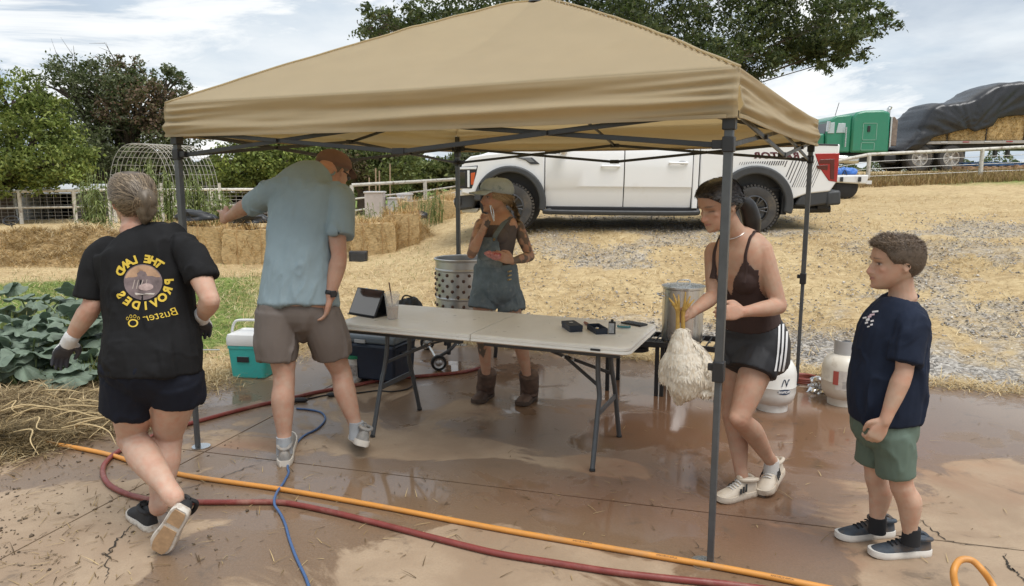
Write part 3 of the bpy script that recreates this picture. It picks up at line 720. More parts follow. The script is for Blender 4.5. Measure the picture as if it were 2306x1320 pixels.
    V = np.array([v.co[:] for v in me.vertices]); Q = np.c_[4.87-V[:, 0]*1.32-V[:, 1]*.35, np.full(len(V), -(Wd+.0085)), 1.155+V[:, 1]]
    me.vertices.foreach_set('co', Q.ravel().astype(np.float32)); me.update(); mobj('lettering', me, DECALR, T, smooth=0)
    mb = MB()
    for k in range(34):     # slanted stripes
        t = k/33; x = 4.30+t*1.12; top = 1.095+.04*t if k < 30 else 1.13; 
        # keep above the flare arc and behind it
        dx = x-rx; zc = WZ+math.sqrt(max(0, .605**2-dx*dx)) if abs(dx) < .605 else .70
        w = .004+.010*math.sin(math.pi*min(1, t*1.1))*(t < .75)+.003
        z0 = max(zc+.02, 1.05-.9*max(0, t-.58)) if t < .62 else max(.72, zc+.02); z0 = min(z0, top-.015)
        sh = .35
        mb.add([(x, -(Wd+.0085), z0), (x+w, -(Wd+.0085), z0), (x+w+(top-z0)*sh, -(Wd+.0085), top), (x+(top-z0)*sh, -(Wd+.0085), top)], [[0, 1, 2, 3]])
    mb.obj('stripe_decal', DECAL, T, smooth=0, kind='stuff')
    MB().cyl((3.4, .5, 1.8), (3.5, .5, 1.95), .006, n=6).obj('roof_antenna', BLACKPL, T)
    rb = W(1694, 527, 11.55); fb = W(1148, 521, 11.75)
    d = rb-fb; yaw = math.atan2(d[1], d[0]); pitch = -math.atan2(d[2], np.hypot(d[0], d[1]))
    M = Matrix.Rotation(yaw, 4, 'Z')@Matrix.Rotation(pitch, 4, 'Y')@Matrix.Rotation(R(2.0), 4, 'X')
    s = np.linalg.norm(d)/(rx-fx); off = M.to_3x3()@(Vector((fx, -1.01, 0))*s)
    T.rotation_euler = M.to_euler(); T.location = Vector(fb)-off; T.scale = (s, s, s)
    return T
TRUCK = build_truck()
# ================================================================ vegetation helpers
def leafmat(name, trans=.35, rough=.55):
    m = mat(name, (.1, .15, .04), rough, attr='Col', spec=.3); return translucent(m, (.1, .15, .04), trans)
LEAF = leafmat('leaf'); BARK = mat('bark', (.085, .065, .05), .9, var=.35, vscale=18, bump=.6, bscale=40)
def leafcloud(name, cen, size, cols, parent, mat_=None, up=.3, asp=.5, kind=None, curl=.25):
    """one quad pair per leaf, bent along its rib; cen (n,3), size (n,), cols (n,3)"""
    n = len(cen); a = rng.normal(size=(n, 3)); a /= np.linalg.norm(a, axis=1)[:, None]
    nn = rng.normal(size=(n, 3)); nn[:, 2] += up*2; nn -= a*np.sum(nn*a, 1)[:, None]; nn /= np.linalg.norm(nn, axis=1)[:, None]
    b = np.cross(nn, a); s = size[:, None]
    V = np.stack([cen-a*s*.5, cen+b*s*asp*.5-nn*s*curl*.2, cen+a*s*.5-nn*s*curl, cen-b*s*asp*.5-nn*s*curl*.2], 1).reshape(-1, 3)
    F = np.arange(4*n).reshape(n, 4); me = fastmesh(name, V, F); vcol(me, np.repeat(cols, 4, 0))
    return mobj(name, me, mat_ or LEAF, parent, smooth=0, kind=kind)
def blades(name, base, h, w, lean, cols, parent=None, mat_=None, kind='stuff', label=None, flat=0., cat=None):
    """grass or straw blades: base (n,3), height h, width w; lean 0..1; two segments"""
    n = len(base); th = rng.random(n)*2*math.pi; d = np.c_[np.cos(th), np.sin(th), np.zeros(n)]; sd = np.c_[-d[:, 1], d[:, 0], np.zeros(n)]
    h = np.broadcast_to(h, n)[:, None]; w = np.broadcast_to(w, n)[:, None]; l = np.broadcast_to(lean, n)[:, None]
    upv = np.array([0, 0, 1.])
    p1 = base+d*h*l*.45+upv*h*np.sqrt(np.maximum(0, 1-l*l))*.6; p2 = base+d*h*l+upv*h*np.sqrt(np.maximum(0, 1-l*l))*(1-.25*l)
    V = np.stack([base-sd*w/2, base+sd*w/2, p1+sd*w*.42, p1-sd*w*.42, p2+sd*w*.12, p2-sd*w*.12], 1).reshape(-1, 3)
    i = np.arange(n)[:, None]*6; F = np.vstack([i+[0, 1, 2, 3], i+[3, 2, 4, 5]]); me = fastmesh(name, V, F); vcol(me, np.repeat(cols, 6, 0))
    return mobj(name, me, mat_ or LEAF, parent, smooth=0, kind=kind, label=label, cat=cat)
def pal(n, stops, jit=.12):
    s = np.array(stops); k = rng.random(n)*(len(s)-1); i = k.astype(int); t = (k-i)[:, None]
    c = s[i]*(1-t)+s[np.minimum(i+1, len(s)-1)]*t; return np.clip(c*(1+rng.normal(0, jit, (n, 1))), .005, 1)
def tree(name, label, base, lobes, stops, nleaf, lsize, trunk_r, group=None, bare=0, cat='tree', patches=None, inner=.55, gaps=.0, limb=1.):
    """lobes: list of (centre xyz, radii xyz) world; leaves gather in clumps near each lobe's skin"""
    base = np.array(base, float); T = thing(name, label, cat, base, group=group)
    lob = [(np.array(c, float), np.array(r, float)) for c, r in lobes]; vol = np.array([np.prod(r)**(2/3) for c, r in lob]); vol /= vol.sum()
    mb = MB(); top = max(c[2] for c, r in lob)
    fork = base+np.array([0, 0, (top-base[2])*.28])
    mb.tube([base-(0, 0, .2), base+(fork-base)*.5+rng.normal(0, .04, 3), fork], [trunk_r*1.25, trunk_r, trunk_r*.85], 10, 8)
    cl = []
    for (c, r), v in zip(lob, vol):
        mid = (fork+c)/2+rng.normal(0, .1, 3)*r
        mb.tube([fork-(0, 0, .1), mid, c], [trunk_r*.6*limb, trunk_r*.38*limb, trunk_r*.16*limb], 7, 8)
        for k in range(7):
            d = rng.normal(size=3); d /= np.linalg.norm(d); d[2] = abs(d[2])*.8-.1; e = c+d*r*.88; mb.tube([mid*.4+c*.6, (c+e)/2+rng.normal(0, .06, 3)*r, e], [trunk_r*.2*limb, trunk_r*.11*limb, .012], 5, 6)
        nc = max(10, int(150*v*len(lob)**.5*1.6)); d = rng.normal(size=(nc, 3)); d /= np.linalg.norm(d, axis=1)[:, None]; rad = inner+(1.02-inner)*rng.random(nc)**.6
        cc = c+d*r*rad[:, None]; cl += [(q, float(np.mean(r)*(.10+.15*random.random())), v/nc) for q in cc]
    for k in range(bare):
        c, r = lob[random.randrange(len(lob))]; e = c+np.array([rng.normal()*.5*r[0], rng.normal()*.5*r[1], r[2]*(1.1+.5*random.random())])
        mb.tube([c, (c+e)/2+rng.normal(0, .1, 3), e], [.04, .022, .006], 5, 6)
        for j in range(4):
            t = .5+.5*random.random(); q = c+(e-c)*t; mb.tube([q, q+rng.normal(0, .35, 3)+(0, 0, .3)], [.012, .003], 4)
    mb.v = [v-base for v in mb.v]; mb.obj('trunk', BARK, T, smooth=60)
    w = np.array([x[2] for x in cl]); w /= w.sum(); cnt = rng.multinomial(nleaf, w)
    P = []; K = []
    for (q, s, _), n in zip(cl, cnt):
        if random.random() < gaps or n == 0: continue
        p = rng.normal(size=(n, 3))*s*np.array([1, 1, .75])*.62; P.append(q+p); f = 1+.28*rng.normal()
        K.append(np.full(n, f))
    P = np.vstack(P); K = np.concatenate(K); n = len(P); cols = pal(n, stops)*np.clip(K, .5, 1.6)[:, None]
    for pc, pr, pcol in (patches or []):
        m = (np.linalg.norm((P-np.array(pc))/np.array(pr), axis=1)+rng.normal(0, .25, n)) < 1; cols[m] = pal(m.sum(), pcol)
    leafcloud('crown', P-base, lsize*(.6+.8*rng.random(n)), cols, T)
    return T
GREEN_L = [(.10, .135, .03), (.16, .205, .045), (.22, .265, .06), (.29, .32, .09)]
GREEN_D = [(.075, .085, .045), (.11, .125, .065), (.145, .16, .085), (.19, .20, .11)]
GREEN_M = [(.07, .09, .03), (.11, .14, .045), (.15, .18, .06), (.19, .215, .08)]
RUST = [(.16, .095, .065), (.20, .125, .085), (.15, .125, .075)]
def tz(x, y): return float(terrain(np.array([x]), np.array([y]))[0])
def lobe(px, py, d, rx, rz, ry=None): 
    """crown lobe measured in the photo: centre pixel, distance, half sizes in pixels"""
    c = W(px, py, d); k = d/FPX; return (c, (rx*k, (ry or rx)*k, rz*k))
def tbase(px, d):
    x = (px-1153)/FPX*d; return (x, d, tz(x, d))

# ---- trees, left to right
tree('leafy_tree', 'bright green leafy tree at the left edge behind the fence', tbase(20, 27), [lobe(-60, 300, 27, 130, 150), lobe(70, 330, 27, 105, 90), lobe(100, 270, 27.5, 60, 60), lobe(30, 220, 28, 70, 55), lobe(120, 370, 26.5, 85, 60), lobe(10, 390, 26, 120, 50), lobe(-120, 200, 28, 90, 60)], GREEN_L, 34000, .14, .28, inner=.5)
tree('broad_dark_tree', 'tall dark tree with rusty dead patches behind the wire arch', tbase(260, 34), [lobe(160, 200, 34, 75, 65), lobe(240, 220, 34, 80, 85), lobe(320, 240, 34, 80, 80), lobe(380, 200, 35, 50, 45), lobe(190, 310, 34, 90, 80), lobe(300, 320, 34, 110, 75), lobe(280, 170, 35, 45, 45), lobe(400, 290, 34.5, 70, 70), lobe(160, 400, 34, 70, 40), lobe(350, 390, 34, 90, 40)], GREEN_D, 42000, .15, .38, bare=14, inner=.45,
     patches=[(W(275, 170, 35), (1.0, 1.2, 1.1), RUST), (W(345, 240, 33.5), (1.2, 1.6, 1.2), RUST), (W(420, 250, 34), (1.1, 1.5, 1.0), RUST), (W(235, 250, 33), (.6, 1, .6), RUST)])
tree('rounded_tree', 'rounded bright green tree behind the pointing man', tbase(590, 30), [lobe(560, 370, 30, 80, 60), lobe(640, 370, 30, 80, 55), lobe(600, 330, 30.5, 70, 40), lobe(520, 400, 30, 60, 45), lobe(700, 380, 31, 60, 50), lobe(660, 330, 31, 60, 30)], GREEN_L, 22000, .14, .25, inner=.5)
tree('dull_green_tree', 'dull olive tree right of the brown cap', tbase(820, 31), [lobe(800, 370, 31, 70, 55), lobe(870, 370, 31, 75, 55), lobe(900, 350, 32, 45, 45), lobe(780, 330, 32, 60, 40), lobe(840, 310, 32, 60, 30)], GREEN_M, 19000, .14, .25, inner=.5, patches=[(W(780, 390, 30), (.9, 1.5, .8), [(.12, .09, .05), (.16, .12, .07)])])
tree('pale_shrub_tree', 'pale green low tree left of the truck headlight', tbase(985, 36), [lobe(985, 395, 36, 45, 35), lobe(1030, 385, 36, 40, 40), lobe(950, 405, 36, 30, 25)], [(.10, .12, .04), (.15, .17, .06), (.19, .21, .08)], 6000, .2, .16, inner=.5)
tree('small_dark_tree', 'small dark tree just left of the truck hood', tbase(1055, 33), [lobe(1045, 380, 33, 35, 35), lobe(1080, 360, 33, 45, 30)], GREEN_D, 3500, .18, .15, inner=.5)
OAK = [(1000, 60, 90, 60), (930, 60, 55, 45), (860, 60, 42, 32), (830, 75, 30, 16), (1120, 20, 110, 70), (1300, 0, 120, 90), (1480, 30, 130, 90), (1640, 70, 120, 90), (1600, 140, 100, 55), (1700, 150, 45, 45), (1760, 40, 100, 90), (1840, 60, 75, 60), (1890, 40, 60, 50), (1930, 60, 32, 20), (1880, 110, 30, 32), (1780, 115, 50, 30), (1500, 130, 120, 60), (1400, 80, 120, 90), (1400, -120, 260, 120), (1150, -110, 180, 90), (1700, -100, 190, 100), (1400, 240, 130, 60), (1250, 200, 110, 70), (1820, 120, 40, 40), (1660, 190, 40, 35), (1955, 80, 20, 16), (1900, 130, 22, 22)]
tree('spreading_oak', 'big dark oak spreading over the canopy peak behind the truck', tbase(1400, 18.5), [lobe(a, b, 18.5+.9*math.sin(a*.05), rx, rz, 150) for a, b, rx, rz in OAK], [(.040, .055, .026), (.065, .085, .038), (.095, .115, .048), (.15, .16, .065)], 80000, .10, .42, inner=.3, limb=.1)
for px, w, h, d, lb in ((990, 90, 22, 120, 'hazy far tree mass between the olive tree and the canopy post'), (2040, 30, 60, 42, 'thin leafy tree seen between the green cab and the tarped load')):
    if d > 100: tree('far_tree', lb, tbase(px, d), [lobe(px+k*28-45, 388-6*math.sin(k*2.3), d, 30, 14+4*math.sin(k*1.7)) for k in range(4)], [(.09, .12, .07), (.12, .15, .09)], 3000, .8, .4)
    else: tree('slim_tree', lb, tbase(px, d), [lobe(px, 300, d, 22, 35), lobe(px+22, 290, d, 15, 18), lobe(px-8, 330, d, 18, 20)], GREEN_M, 900, .22, .09, inner=.2)
understory_later = []
# back hedge line closing gaps at the foot of the left trees
def understory(px0, px1, d, y0, y1, n, name, label, stops):
    T = thing(name, label, 'shrubs', tbase((px0+px1)/2, d)); b = np.array(T.location)
    px = px0+(px1-px0)*rng.random(n); top = y0+16*np.sin(px*.03)+12*np.sin(px*.071+2); py = top+(y1-top)*rng.random(n)**1.2
    P = np.array([W(a, c, d+2.2*random.random()) for a, c in zip(px, py)]); leafcloud('foliage', P-b, .22*(.6+.8*rng.random(n)), pal(n, stops), T)
    mb = MB()
    for k in range(14):
        a = px0+(px1-px0)*(k+.5)/14; q = np.array(tbase(a, d+1)); e = W(a+random.uniform(-15, 15), y0+20, d+1); mb.tube([q-b, e-b], [.06, .02], 5)
    mb.obj('stem', BARK, T)
understory(-80, 480, 36, 345, 455, 12000, 'scrub_thicket', 'dark thicket filling the ground below the left trees', GREEN_D)
understory(440, 960, 37, 350, 450, 11000, 'scrub_thicket', 'green thicket low behind the pointing man', GREEN_M)

for i_, (a_, c_, y0_, y1_, lb_) in enumerate(((1800, 2060, 352, 392, 'far hedge behind the green cab'), (2060, 2360, 356, 392, 'far hedge seen below the straw trailer'))): understory(a_, c_, 52, y0_, y1_, 2600, 'far_hedge', lb_, [(.12, .14, .07), (.17, .19, .10), (.22, .22, .13)])
# ================================================================ fences, sheds, arch
PIPEW = mat('white painted pipe', (.62, .59, .53), .6, var=.1, dirt=((.20, .14, .09), 9, .52, .70)); WIRE = mat('galvanised wire', (.34, .33, .31), .45, metal=.6)
SHEDW = mat('white sheet metal', (.62, .64, .66), .5, var=.06, stretch=(14, 14, .5)); SHEDD = mat('weathered dark wood', (.05, .045, .04), .9, var=.3)
def pipe_fence(name, label, tops, H=1.25, r=.05, posts=True, wires=3, mids=(), r2=.035, wmesh=False):
    """tops: list of (px,py,d) along the top rail"""
    P = [W(*t) for t in tops]; b = P[0].copy(); b[2] = tz(b[0], b[1]); T = thing(name, label, 'fence', b)
    for p, q in zip(P[:-1], P[1:]): MB().cyl(p-b, q-b, r, n=10).obj('rail', PIPEW, T)
    for p in P:
        MB().cyl((p[0]-b[0], p[1]-b[1], tz(p[0], p[1])-.15-b[2]), p-b+(0, 0, .0), r*1.15, n=10).obj('post', PIPEW, T)
    for f in mids:
        for p, q in zip(P[:-1], P[1:]):
            a = p.copy(); c = q.copy(); a[2] -= (a[2]-tz(*a[:2]))*f; c[2] -= (c[2]-tz(*c[:2]))*f; MB().cyl(a-b, c-b, r2, n=8).obj('rail', PIPEW, T)
    for k in range(wires):
        f = (k+1)/(wires+1)
        for p, q in zip(P[:-1], P[1:]):
            a = p.copy(); c = q.copy(); a[2] -= (a[2]-tz(*a[:2]))*f; c[2] -= (c[2]-tz(*c[:2]))*f; MB().cyl(a-b, c-b, .008, n=5).obj('wire', WIRE, T)
    if wmesh:
        mb = MB()
        for p, q in zip(P[:-1], P[1:]):
            L_ = np.linalg.norm(q-p); n = int(L_/.2)
            for i in range(n):
                a = p+(q-p)*i/n; mb.cyl(a-b-(0, 0, .1), (a[0]-b[0], a[1]-b[1], tz(*a[:2])-b[2]), .006, n=4)
            for k in range(8):
                f = .1+k*.11; a = p.copy(); c = q.copy(); a[2] -= (a[2]-tz(*a[:2]))*f; c[2] -= (c[2]-tz(*c[:2]))*f; mb.cyl(a-b, c-b, .006, n=4)
        mb.obj('wire_mesh', WIRE, T, kind='stuff')
    return T
pipe_fence('pipe_fence', 'white pipe fence with wire mesh at the left behind the straw', [(-60, 434, 26), (42, 431, 26), (165, 429, 26.3), (255, 428, 26.6), (375, 428, 27), (475, 427, 27.3), (640, 427, 28), (790, 424, 29)], mids=(.5,), wires=0, wmesh=True, r=.055)
pipe_fence('corral_fence', 'white corral rail sloping down left of the truck', [(792, 417, 22), (957, 408, 22.5), (1100, 399, 23), (1260, 392, 23)], wires=2, mids=(.35, .65), r2=.025)
pipe_fence('roadside_fence', 'rusty white pipe fence with wires right of the truck', [(1700, 400, 19.5), (1958, 348, 20), (2213, 336, 20), (2480, 322, 20)], wires=3, r=.045)
def shed(name, label, px0, px1, yt, yb, d, dep, roofm, wallm):
    a = W(px0, yt, d); c = W(px1, yt, d); bz = min(tz(*a[:2]), tz(*c[:2]))-.1; w = c[0]-a[0]; h = a[2]-bz; T = thing(name, label, 'shed', ((a[0]+c[0])/2, d+dep/2, bz))
    MB().box((0, dep/2-.04, h/2), (w, .08, h)).obj('back_wall', wallm, T); 
    for s in (-1, 1): MB().box((s*(w/2-.04), -.0, h/2-.01), (.08, dep-.1, h-.02)).obj('side_wall', wallm, T)
    for k in range(4): MB().box((-w/2+.06+k*(w-.12)/3, -dep/2+.05, h/2-.02), (.1, .1, h-.05)).obj('post', SHEDD, T)
    n = max(4, int(w/.45))
    for k in range(n): MB().box((-w/2-.1+(k+.5)*(w+.2)/n, -.05, h+.02+.004*(k % 2)), ((w+.2)/n+.01, dep+.3, .03), rot=np.array([[1, 0, 0], [0, .995, -.1], [0, .1, .995]])).obj('roof_panel', roofm, T, bevel=.004)
    return T
shed('animal_shelter', 'low open shelter with pale roof behind the left fence', 50, 165, 428, 500, 29, 3, SHEDW, SHEDD)
s_ = shed('storage_shed', 'pale sheet metal shed cut off by the left edge', -80, 42, 432, 505, 28.5, 2, SHEDW, SHEDW)
MB().box((0, -.98, .62), (2.0, .04, 1.24)).obj('front_sheet', SHEDW, s_)
shed('feed_shelter', 'low shelter with white roof beyond the pointing hand', 508, 570, 428, 470, 32, 2, SHEDW, SHEDD)
# stacked white bins beyond the straw, left of the truck
for k, (px, py, w, hh) in enumerate(((845, 455, 40, 40), (890, 462, 36, 26), (905, 448, 30, 14))):
    c = W(px, py, 21); kx = 21/FPX; gz = tz(c[0], c[1])
    T = thing('storage_bin', ['pinkish white bin behind the garden bed left of the canopy post', 'low white bin right of the pinkish one', 'white lid leaning behind the low bin'][k], 'bin', (c[0], c[1]+.3*k, gz))
    h = max(.2, c[2]+hh*kx/2-gz)
    MB().box((0, 0, h/2), (w*kx, .5, h)).obj('body', mat('bin plastic', (.62, .55, .52) if k == 0 else (.66, .66, .66), .6, var=.1), T, bevel=.02)
    MB().box((0, 0, h+.02), (w*kx+.05, .55, .05)).obj('lid', mat('bin lid', (.66, .62, .6), .5, var=.1), T, bevel=.015)
# wire arch trellis
def build_arch():
    a = W(300, 505, 20); b = W(458, 505, 20.6); T = thing('arch_trellis', 'white wire panel arch trellis over the garden plants', 'trellis', ((a[0]+b[0])/2, 20.3, tz(a[0], 20.3)))
    wd = b[0]-a[0]; top = W(370, 326, 20.3)[2]-T.location.z; mw = mat('pale wire', (.40, .385, .35), .5, metal=.2, var=.1); mb = MB(); mc = MB(); n = 26
    def cs(t):   # flattened arch
        u = math.pi*t; x = -math.cos(u); z = math.sin(u)
        return np.array([np.sign(x)*abs(x)**.75*wd/2, 0, abs(z)**.62*top])
    dep = 1.7; sh = 1.0
    for k in range(13):
        y = k/12*dep-dep/2; P = [cs(t)+(y*.34, y, 0) for t in np.linspace(0, 1, 30)]; MB().tube(P, .007, 5).obj('hoop_wire', mw, T)
    for j in range(19):
        t = j/18; p = cs(t); MB().cyl(p+(-dep/2*.34, -dep/2, 0), p+(dep/2*.34, dep/2, 0), .006, n=5).obj('long_wire', mw, T)
    for x in (-wd/2, wd/2):
        for y in (-dep/2, dep/2): MB().box((x+y*.34, y, .6), (.06, .06, 1.3)).obj('stake', PIPEW, T)
build_arch()

# ================================================================ garden: tall stalks, straw bales, loose straw
STRAW = mat('straw', (.5, .36, .16), .75, attr='Col', spec=.25); translucent(STRAW, (.5, .36, .16), .15)
STRAWC = [(.28, .18, .085), (.46, .325, .155), (.57, .43, .22), (.65, .52, .295), (.70, .59, .38)]
def stalk(name, label, p, h, n, stops, group, lw=.045, sd=0, tassel=True):
    T = thing(name, label, 'plant', p, group=group); mb = MB()
    L = []
    for k in range(n):
        o = rng.normal(0, .10, 3)*(1, 1, 0); hh = h*(.7+.4*random.random()); e = o+np.array([rng.normal(0, .08), rng.normal(0, .08), hh]); mb.tube([o, (o+e)/2+rng.normal(0, .02, 3), e], [.012, .009, .004], 5, 5)
        for j in range(11):
            t = .12+.85*j/11; q = o+(e-o)*t; th = random.random()*6.28; L.append((q, th, (.16+.2*random.random())*(1-.4*t)))
    mb.obj('stem', mat('green stem', (.16, .20, .06), .6, var=.2), T)
    for_v = []; 
    V = []; F = []
    for q, th, l in L:
        d = np.array([math.cos(th), math.sin(th), 0]); s = np.array([-d[1], d[0], 0]); i = len(V)
        V += [q, q+d*l*.45+s*lw*.5+(0, 0, l*.35), q+d*l-(0, 0, l*.12), q+d*l*.45-s*lw*.5+(0, 0, l*.35)]; F.append([i, i+1, i+2, i+3])
    me = fastmesh('leaves', np.array(V), np.array(F)); vcol(me, np.repeat(pal(len(F), stops), 4, 0)); mobj('leaves', me, LEAF, T, smooth=0)
    return T
STALKG = [(.14, .18, .06), (.22, .26, .09), (.30, .32, .14)]
sp_ = [(225, 500, 17.5, 1.05, 'leafy stalk clump left of the woman in the black shirt'), (205, 500, 18, .9, 'thin stalk clump at the left of the tall plants'), (300, 505, 18, 1.15, 'tall stalk clump behind the head of the woman in black'), (345, 505, 17.8, 1.25, 'tallest stalk clump under the wire arch'), (385, 505, 18, 1.15, 'stalk clump just left of the canopy front post'), (430, 505, 18.2, 1.1, 'stalk clump just right of the canopy front post'), (465, 505, 18.4, .95, 'stalk clump under the right foot of the arch'), (500, 505, 19, .75, 'short stalk clump by the pointing hand')]
for px, py, d, h, lb in sp_:
    x = (px-1153)/FPX*d; stalk('garden_stalks', lb, (x, d, tz(x, d)-.05), h*1.4, 20, STALKG, 'tall garden plants under the arch')
for px, d, h, lb in ((860, 16, .75, 'weed clump behind the right straw row'), (900, 16.5, .8, 'weed clump between the straw rows'), (950, 16.2, .85, 'green weed clump left of the rear canopy post'), (985, 16.4, .75, 'weed clump behind the rear canopy post'), (825, 18, .6, 'weed clump nearest the man on the far row')):
    x = (px-1153)/FPX*d; stalk('garden_weeds', lb, (x, d, tz(x, d)-.05), h, 10, [(.16, .19, .06), (.26, .27, .10), (.38, .32, .14)], 'weeds along the straw rows', lw=.02)
BALECORE = mat('packed straw', (.50, .36, .18), .9, var=.45, vscale=22, bump=1., bscale=55, stretch=(1, 1, 3))
TWINE = mat('baling twine', (.42, .26, .11), .7)
BALEC = [(.30, .17, .075), (.45, .285, .12), (.54, .375, .17), (.60, .46, .24)]
def bale(name, label, c, size, rz, n, group, loose=.5, rough=.05):
    """c = centre of the base (world)"""
    T = thing(name, label, 'straw bale', c, rz, group=group); sx, sy, sz = size
    bm = bmesh.new(); bmesh.ops.create_cube(bm, size=1); bmesh.ops.subdivide_edges(bm, edges=bm.edges, cuts=9, use_grid_fill=True)
    for v in bm.verts:
        p = v.co; k = max(0, 1-.10*((abs(p.x*2)**6)*(abs(p.z*2)**6))); p2 = np.array([[p.x*sx*3, p.y*sy*3, p.z*sz*3]])+c[0]*3; f = 1+rough*float(fbm(p2, 3)[0]-.5)*4
        v.co = Vector((p.x*sx*f*k, p.y*sy*f*k, (p.z+.5)*sz*f))
    me = bpy.data.meshes.new('core'); bm.to_mesh(me); bm.free(); mobj('core', me, BALECORE, T, smooth=60)
    for tx in (-.22, .22): MB().tube([(tx*sx, -sy*.52, .01), (tx*sx, -sy*.525, sz*.5), (tx*sx, -sy*.51, sz*1.0), (tx*sx, 0, sz*1.02), (tx*sx, sy*.5, sz*1.0)], .006, 5, 16).obj('twine', TWINE, T)
    q = rng.random((n, 3))-.5; ax = rng.integers(0, 3, n); q[np.arange(n), ax] = np.sign(q[np.arange(n), ax])*.5
    q = q[q[:, 2] > -.45]; n = len(q)
    P = q*np.array(size)+(0, 0, sz/2); blades('loose_straw', P, .10+.16*rng.random(n), .007, .55+.4*rng.random(n), pal(n, BALEC), T, STRAW)
    return T
g_ = 'straw bales edging the garden'
def bl(px, py, d, L_, h, lab, rz=0, dep=.5, n=1500):
    x = (px-1153)/FPX*(d*.99); bale('straw_bale', lab, (x, d+dep/2, tz(x, d)-.03), (L_, dep, h), rz, n, g_)
bl(470, 590, 12.2, 1.05, .62, 'golden straw bale just right of the canopy front post', .03); bl(555, 590, 12.1, .9, .60, 'golden straw bale beside the left hip of the man in grey-blue', -.02)
bl(380, 590, 12.3, .9, .58, 'straw bale hidden partly by the canopy front post', .0)
bl(835, 540, 13.0, .75, .58, 'straw bale just right of the man in the grey-blue shirt', .04); bl(898, 535, 13.4, .62, .62, 'shaggy straw bale at the right end of the near row', .1)
bl(960, 505, 16.8, 1.3, .55, 'far straw bale left of the rear canopy post', .05, n=1100); bl(1030, 495, 17.2, 1.0, .5, 'far straw bale right of the rear canopy post', .05, n=900)
bl(1110, 490, 17.6, .9, .45, 'far straw bale behind the truck nose', .05, n=500)
# the heap of loose straw at the far left
def heap(name, label, cpx, cpy, d, rx, ry, h, n, stops, cat='straw heap', L_=(.15, .4), sd=0, w=.008):
    c = W(cpx, cpy, d); x0, y0 = c[0], c[1]; T = thing(name, label, cat, (x0, y0, tz(x0, y0)))
    u = np.linspace(-1, 1, 50); X, Y = np.meshgrid(u, u); r = np.sqrt(X**2+Y**2); hh = np.maximum(0, 1-r**2)**.8
    P = np.c_[X.ravel()*rx, Y.ravel()*ry, 0*X.ravel()]; z = hh.ravel()*h*(.0+2.0*fbm(P*1.9+sd+x0, 4)); g = terrain(P[:, 0]+x0, P[:, 1]+y0)-T.location.z
    i = np.arange(2500).reshape(50, 50); F = np.stack([i[:-1, :-1].ravel(), i[:-1, 1:].ravel(), i[1:, 1:].ravel(), i[1:, :-1].ravel()], 1)
    me = fastmesh('mound', np.c_[P[:, :2], z+g-.04], F); mobj('mound', me, BALECORE if cat != 'weed pile' else MULCH, T, smooth=180)
    a = rng.random(n)*6.283; q = np.sqrt(rng.random(n))*.98; bx = np.cos(a)*q; by = np.sin(a)*q
    ix = np.clip(((bx+1)/2*49).round().astype(int), 0, 49); iy = np.clip(((by+1)/2*49).round().astype(int), 0, 49)
    bz = (z+g).reshape(50, 50)[iy, ix]; B = np.c_[bx*rx, by*ry, bz-.03]
    blades('loose_straw', B, L_[0]+(L_[1]-L_[0])*rng.random(n), w, .88+.115*rng.random(n), pal(n, stops), T, STRAW)
    return T
MULCH = mat('rotting mulch', (.09, .062, .032), .95, var=.6, vscale=16, bump=1., bscale=40)
heap('straw_heap', 'heap of loose golden straw left of the woman in black', 130, 545, 12.6, 2.1, 1.1, .40, 12000, STRAWC)
heap('straw_heap', 'low loose straw heap at the left edge', -40, 560, 13, 1.6, 1.0, .34, 6000, STRAWC)
heap('straw_heap', 'loose straw spread behind the woman in black', 330, 560, 12.9, 1.2, .8, .42, 5000, STRAWC)
heap('straw_heap', 'ragged straw spread over the near garden row', 860, 520, 14.2, 1.0, .6, .6, 4000, STRAWC)
heap('weed_pile', 'pile of pulled weeds and straw on the left of the slab', 110, 920, 5.0, .95, .62, .10, 9000, [(.07, .05, .03), (.20, .145, .075), (.42, .31, .17), (.58, .47, .28)], 'weed pile', (.08, .35), w=.006)
heap('weed_pile', 'dark clump of pulled weeds at the left edge of the slab', 10, 1000, 4.4, .42, .30, .13, 3500, [(.05, .04, .02), (.12, .09, .045), (.32, .23, .11)], 'weed pile', (.05, .25), w=.005)
heap('weed_pile', 'thin straw heap in front of the squash leaves', 330, 880, 5.7, .8, .5, .06, 5000, [(.14, .10, .05), (.36, .26, .12), (.52, .40, .20)], 'weed pile', (.06, .25), w=.005)
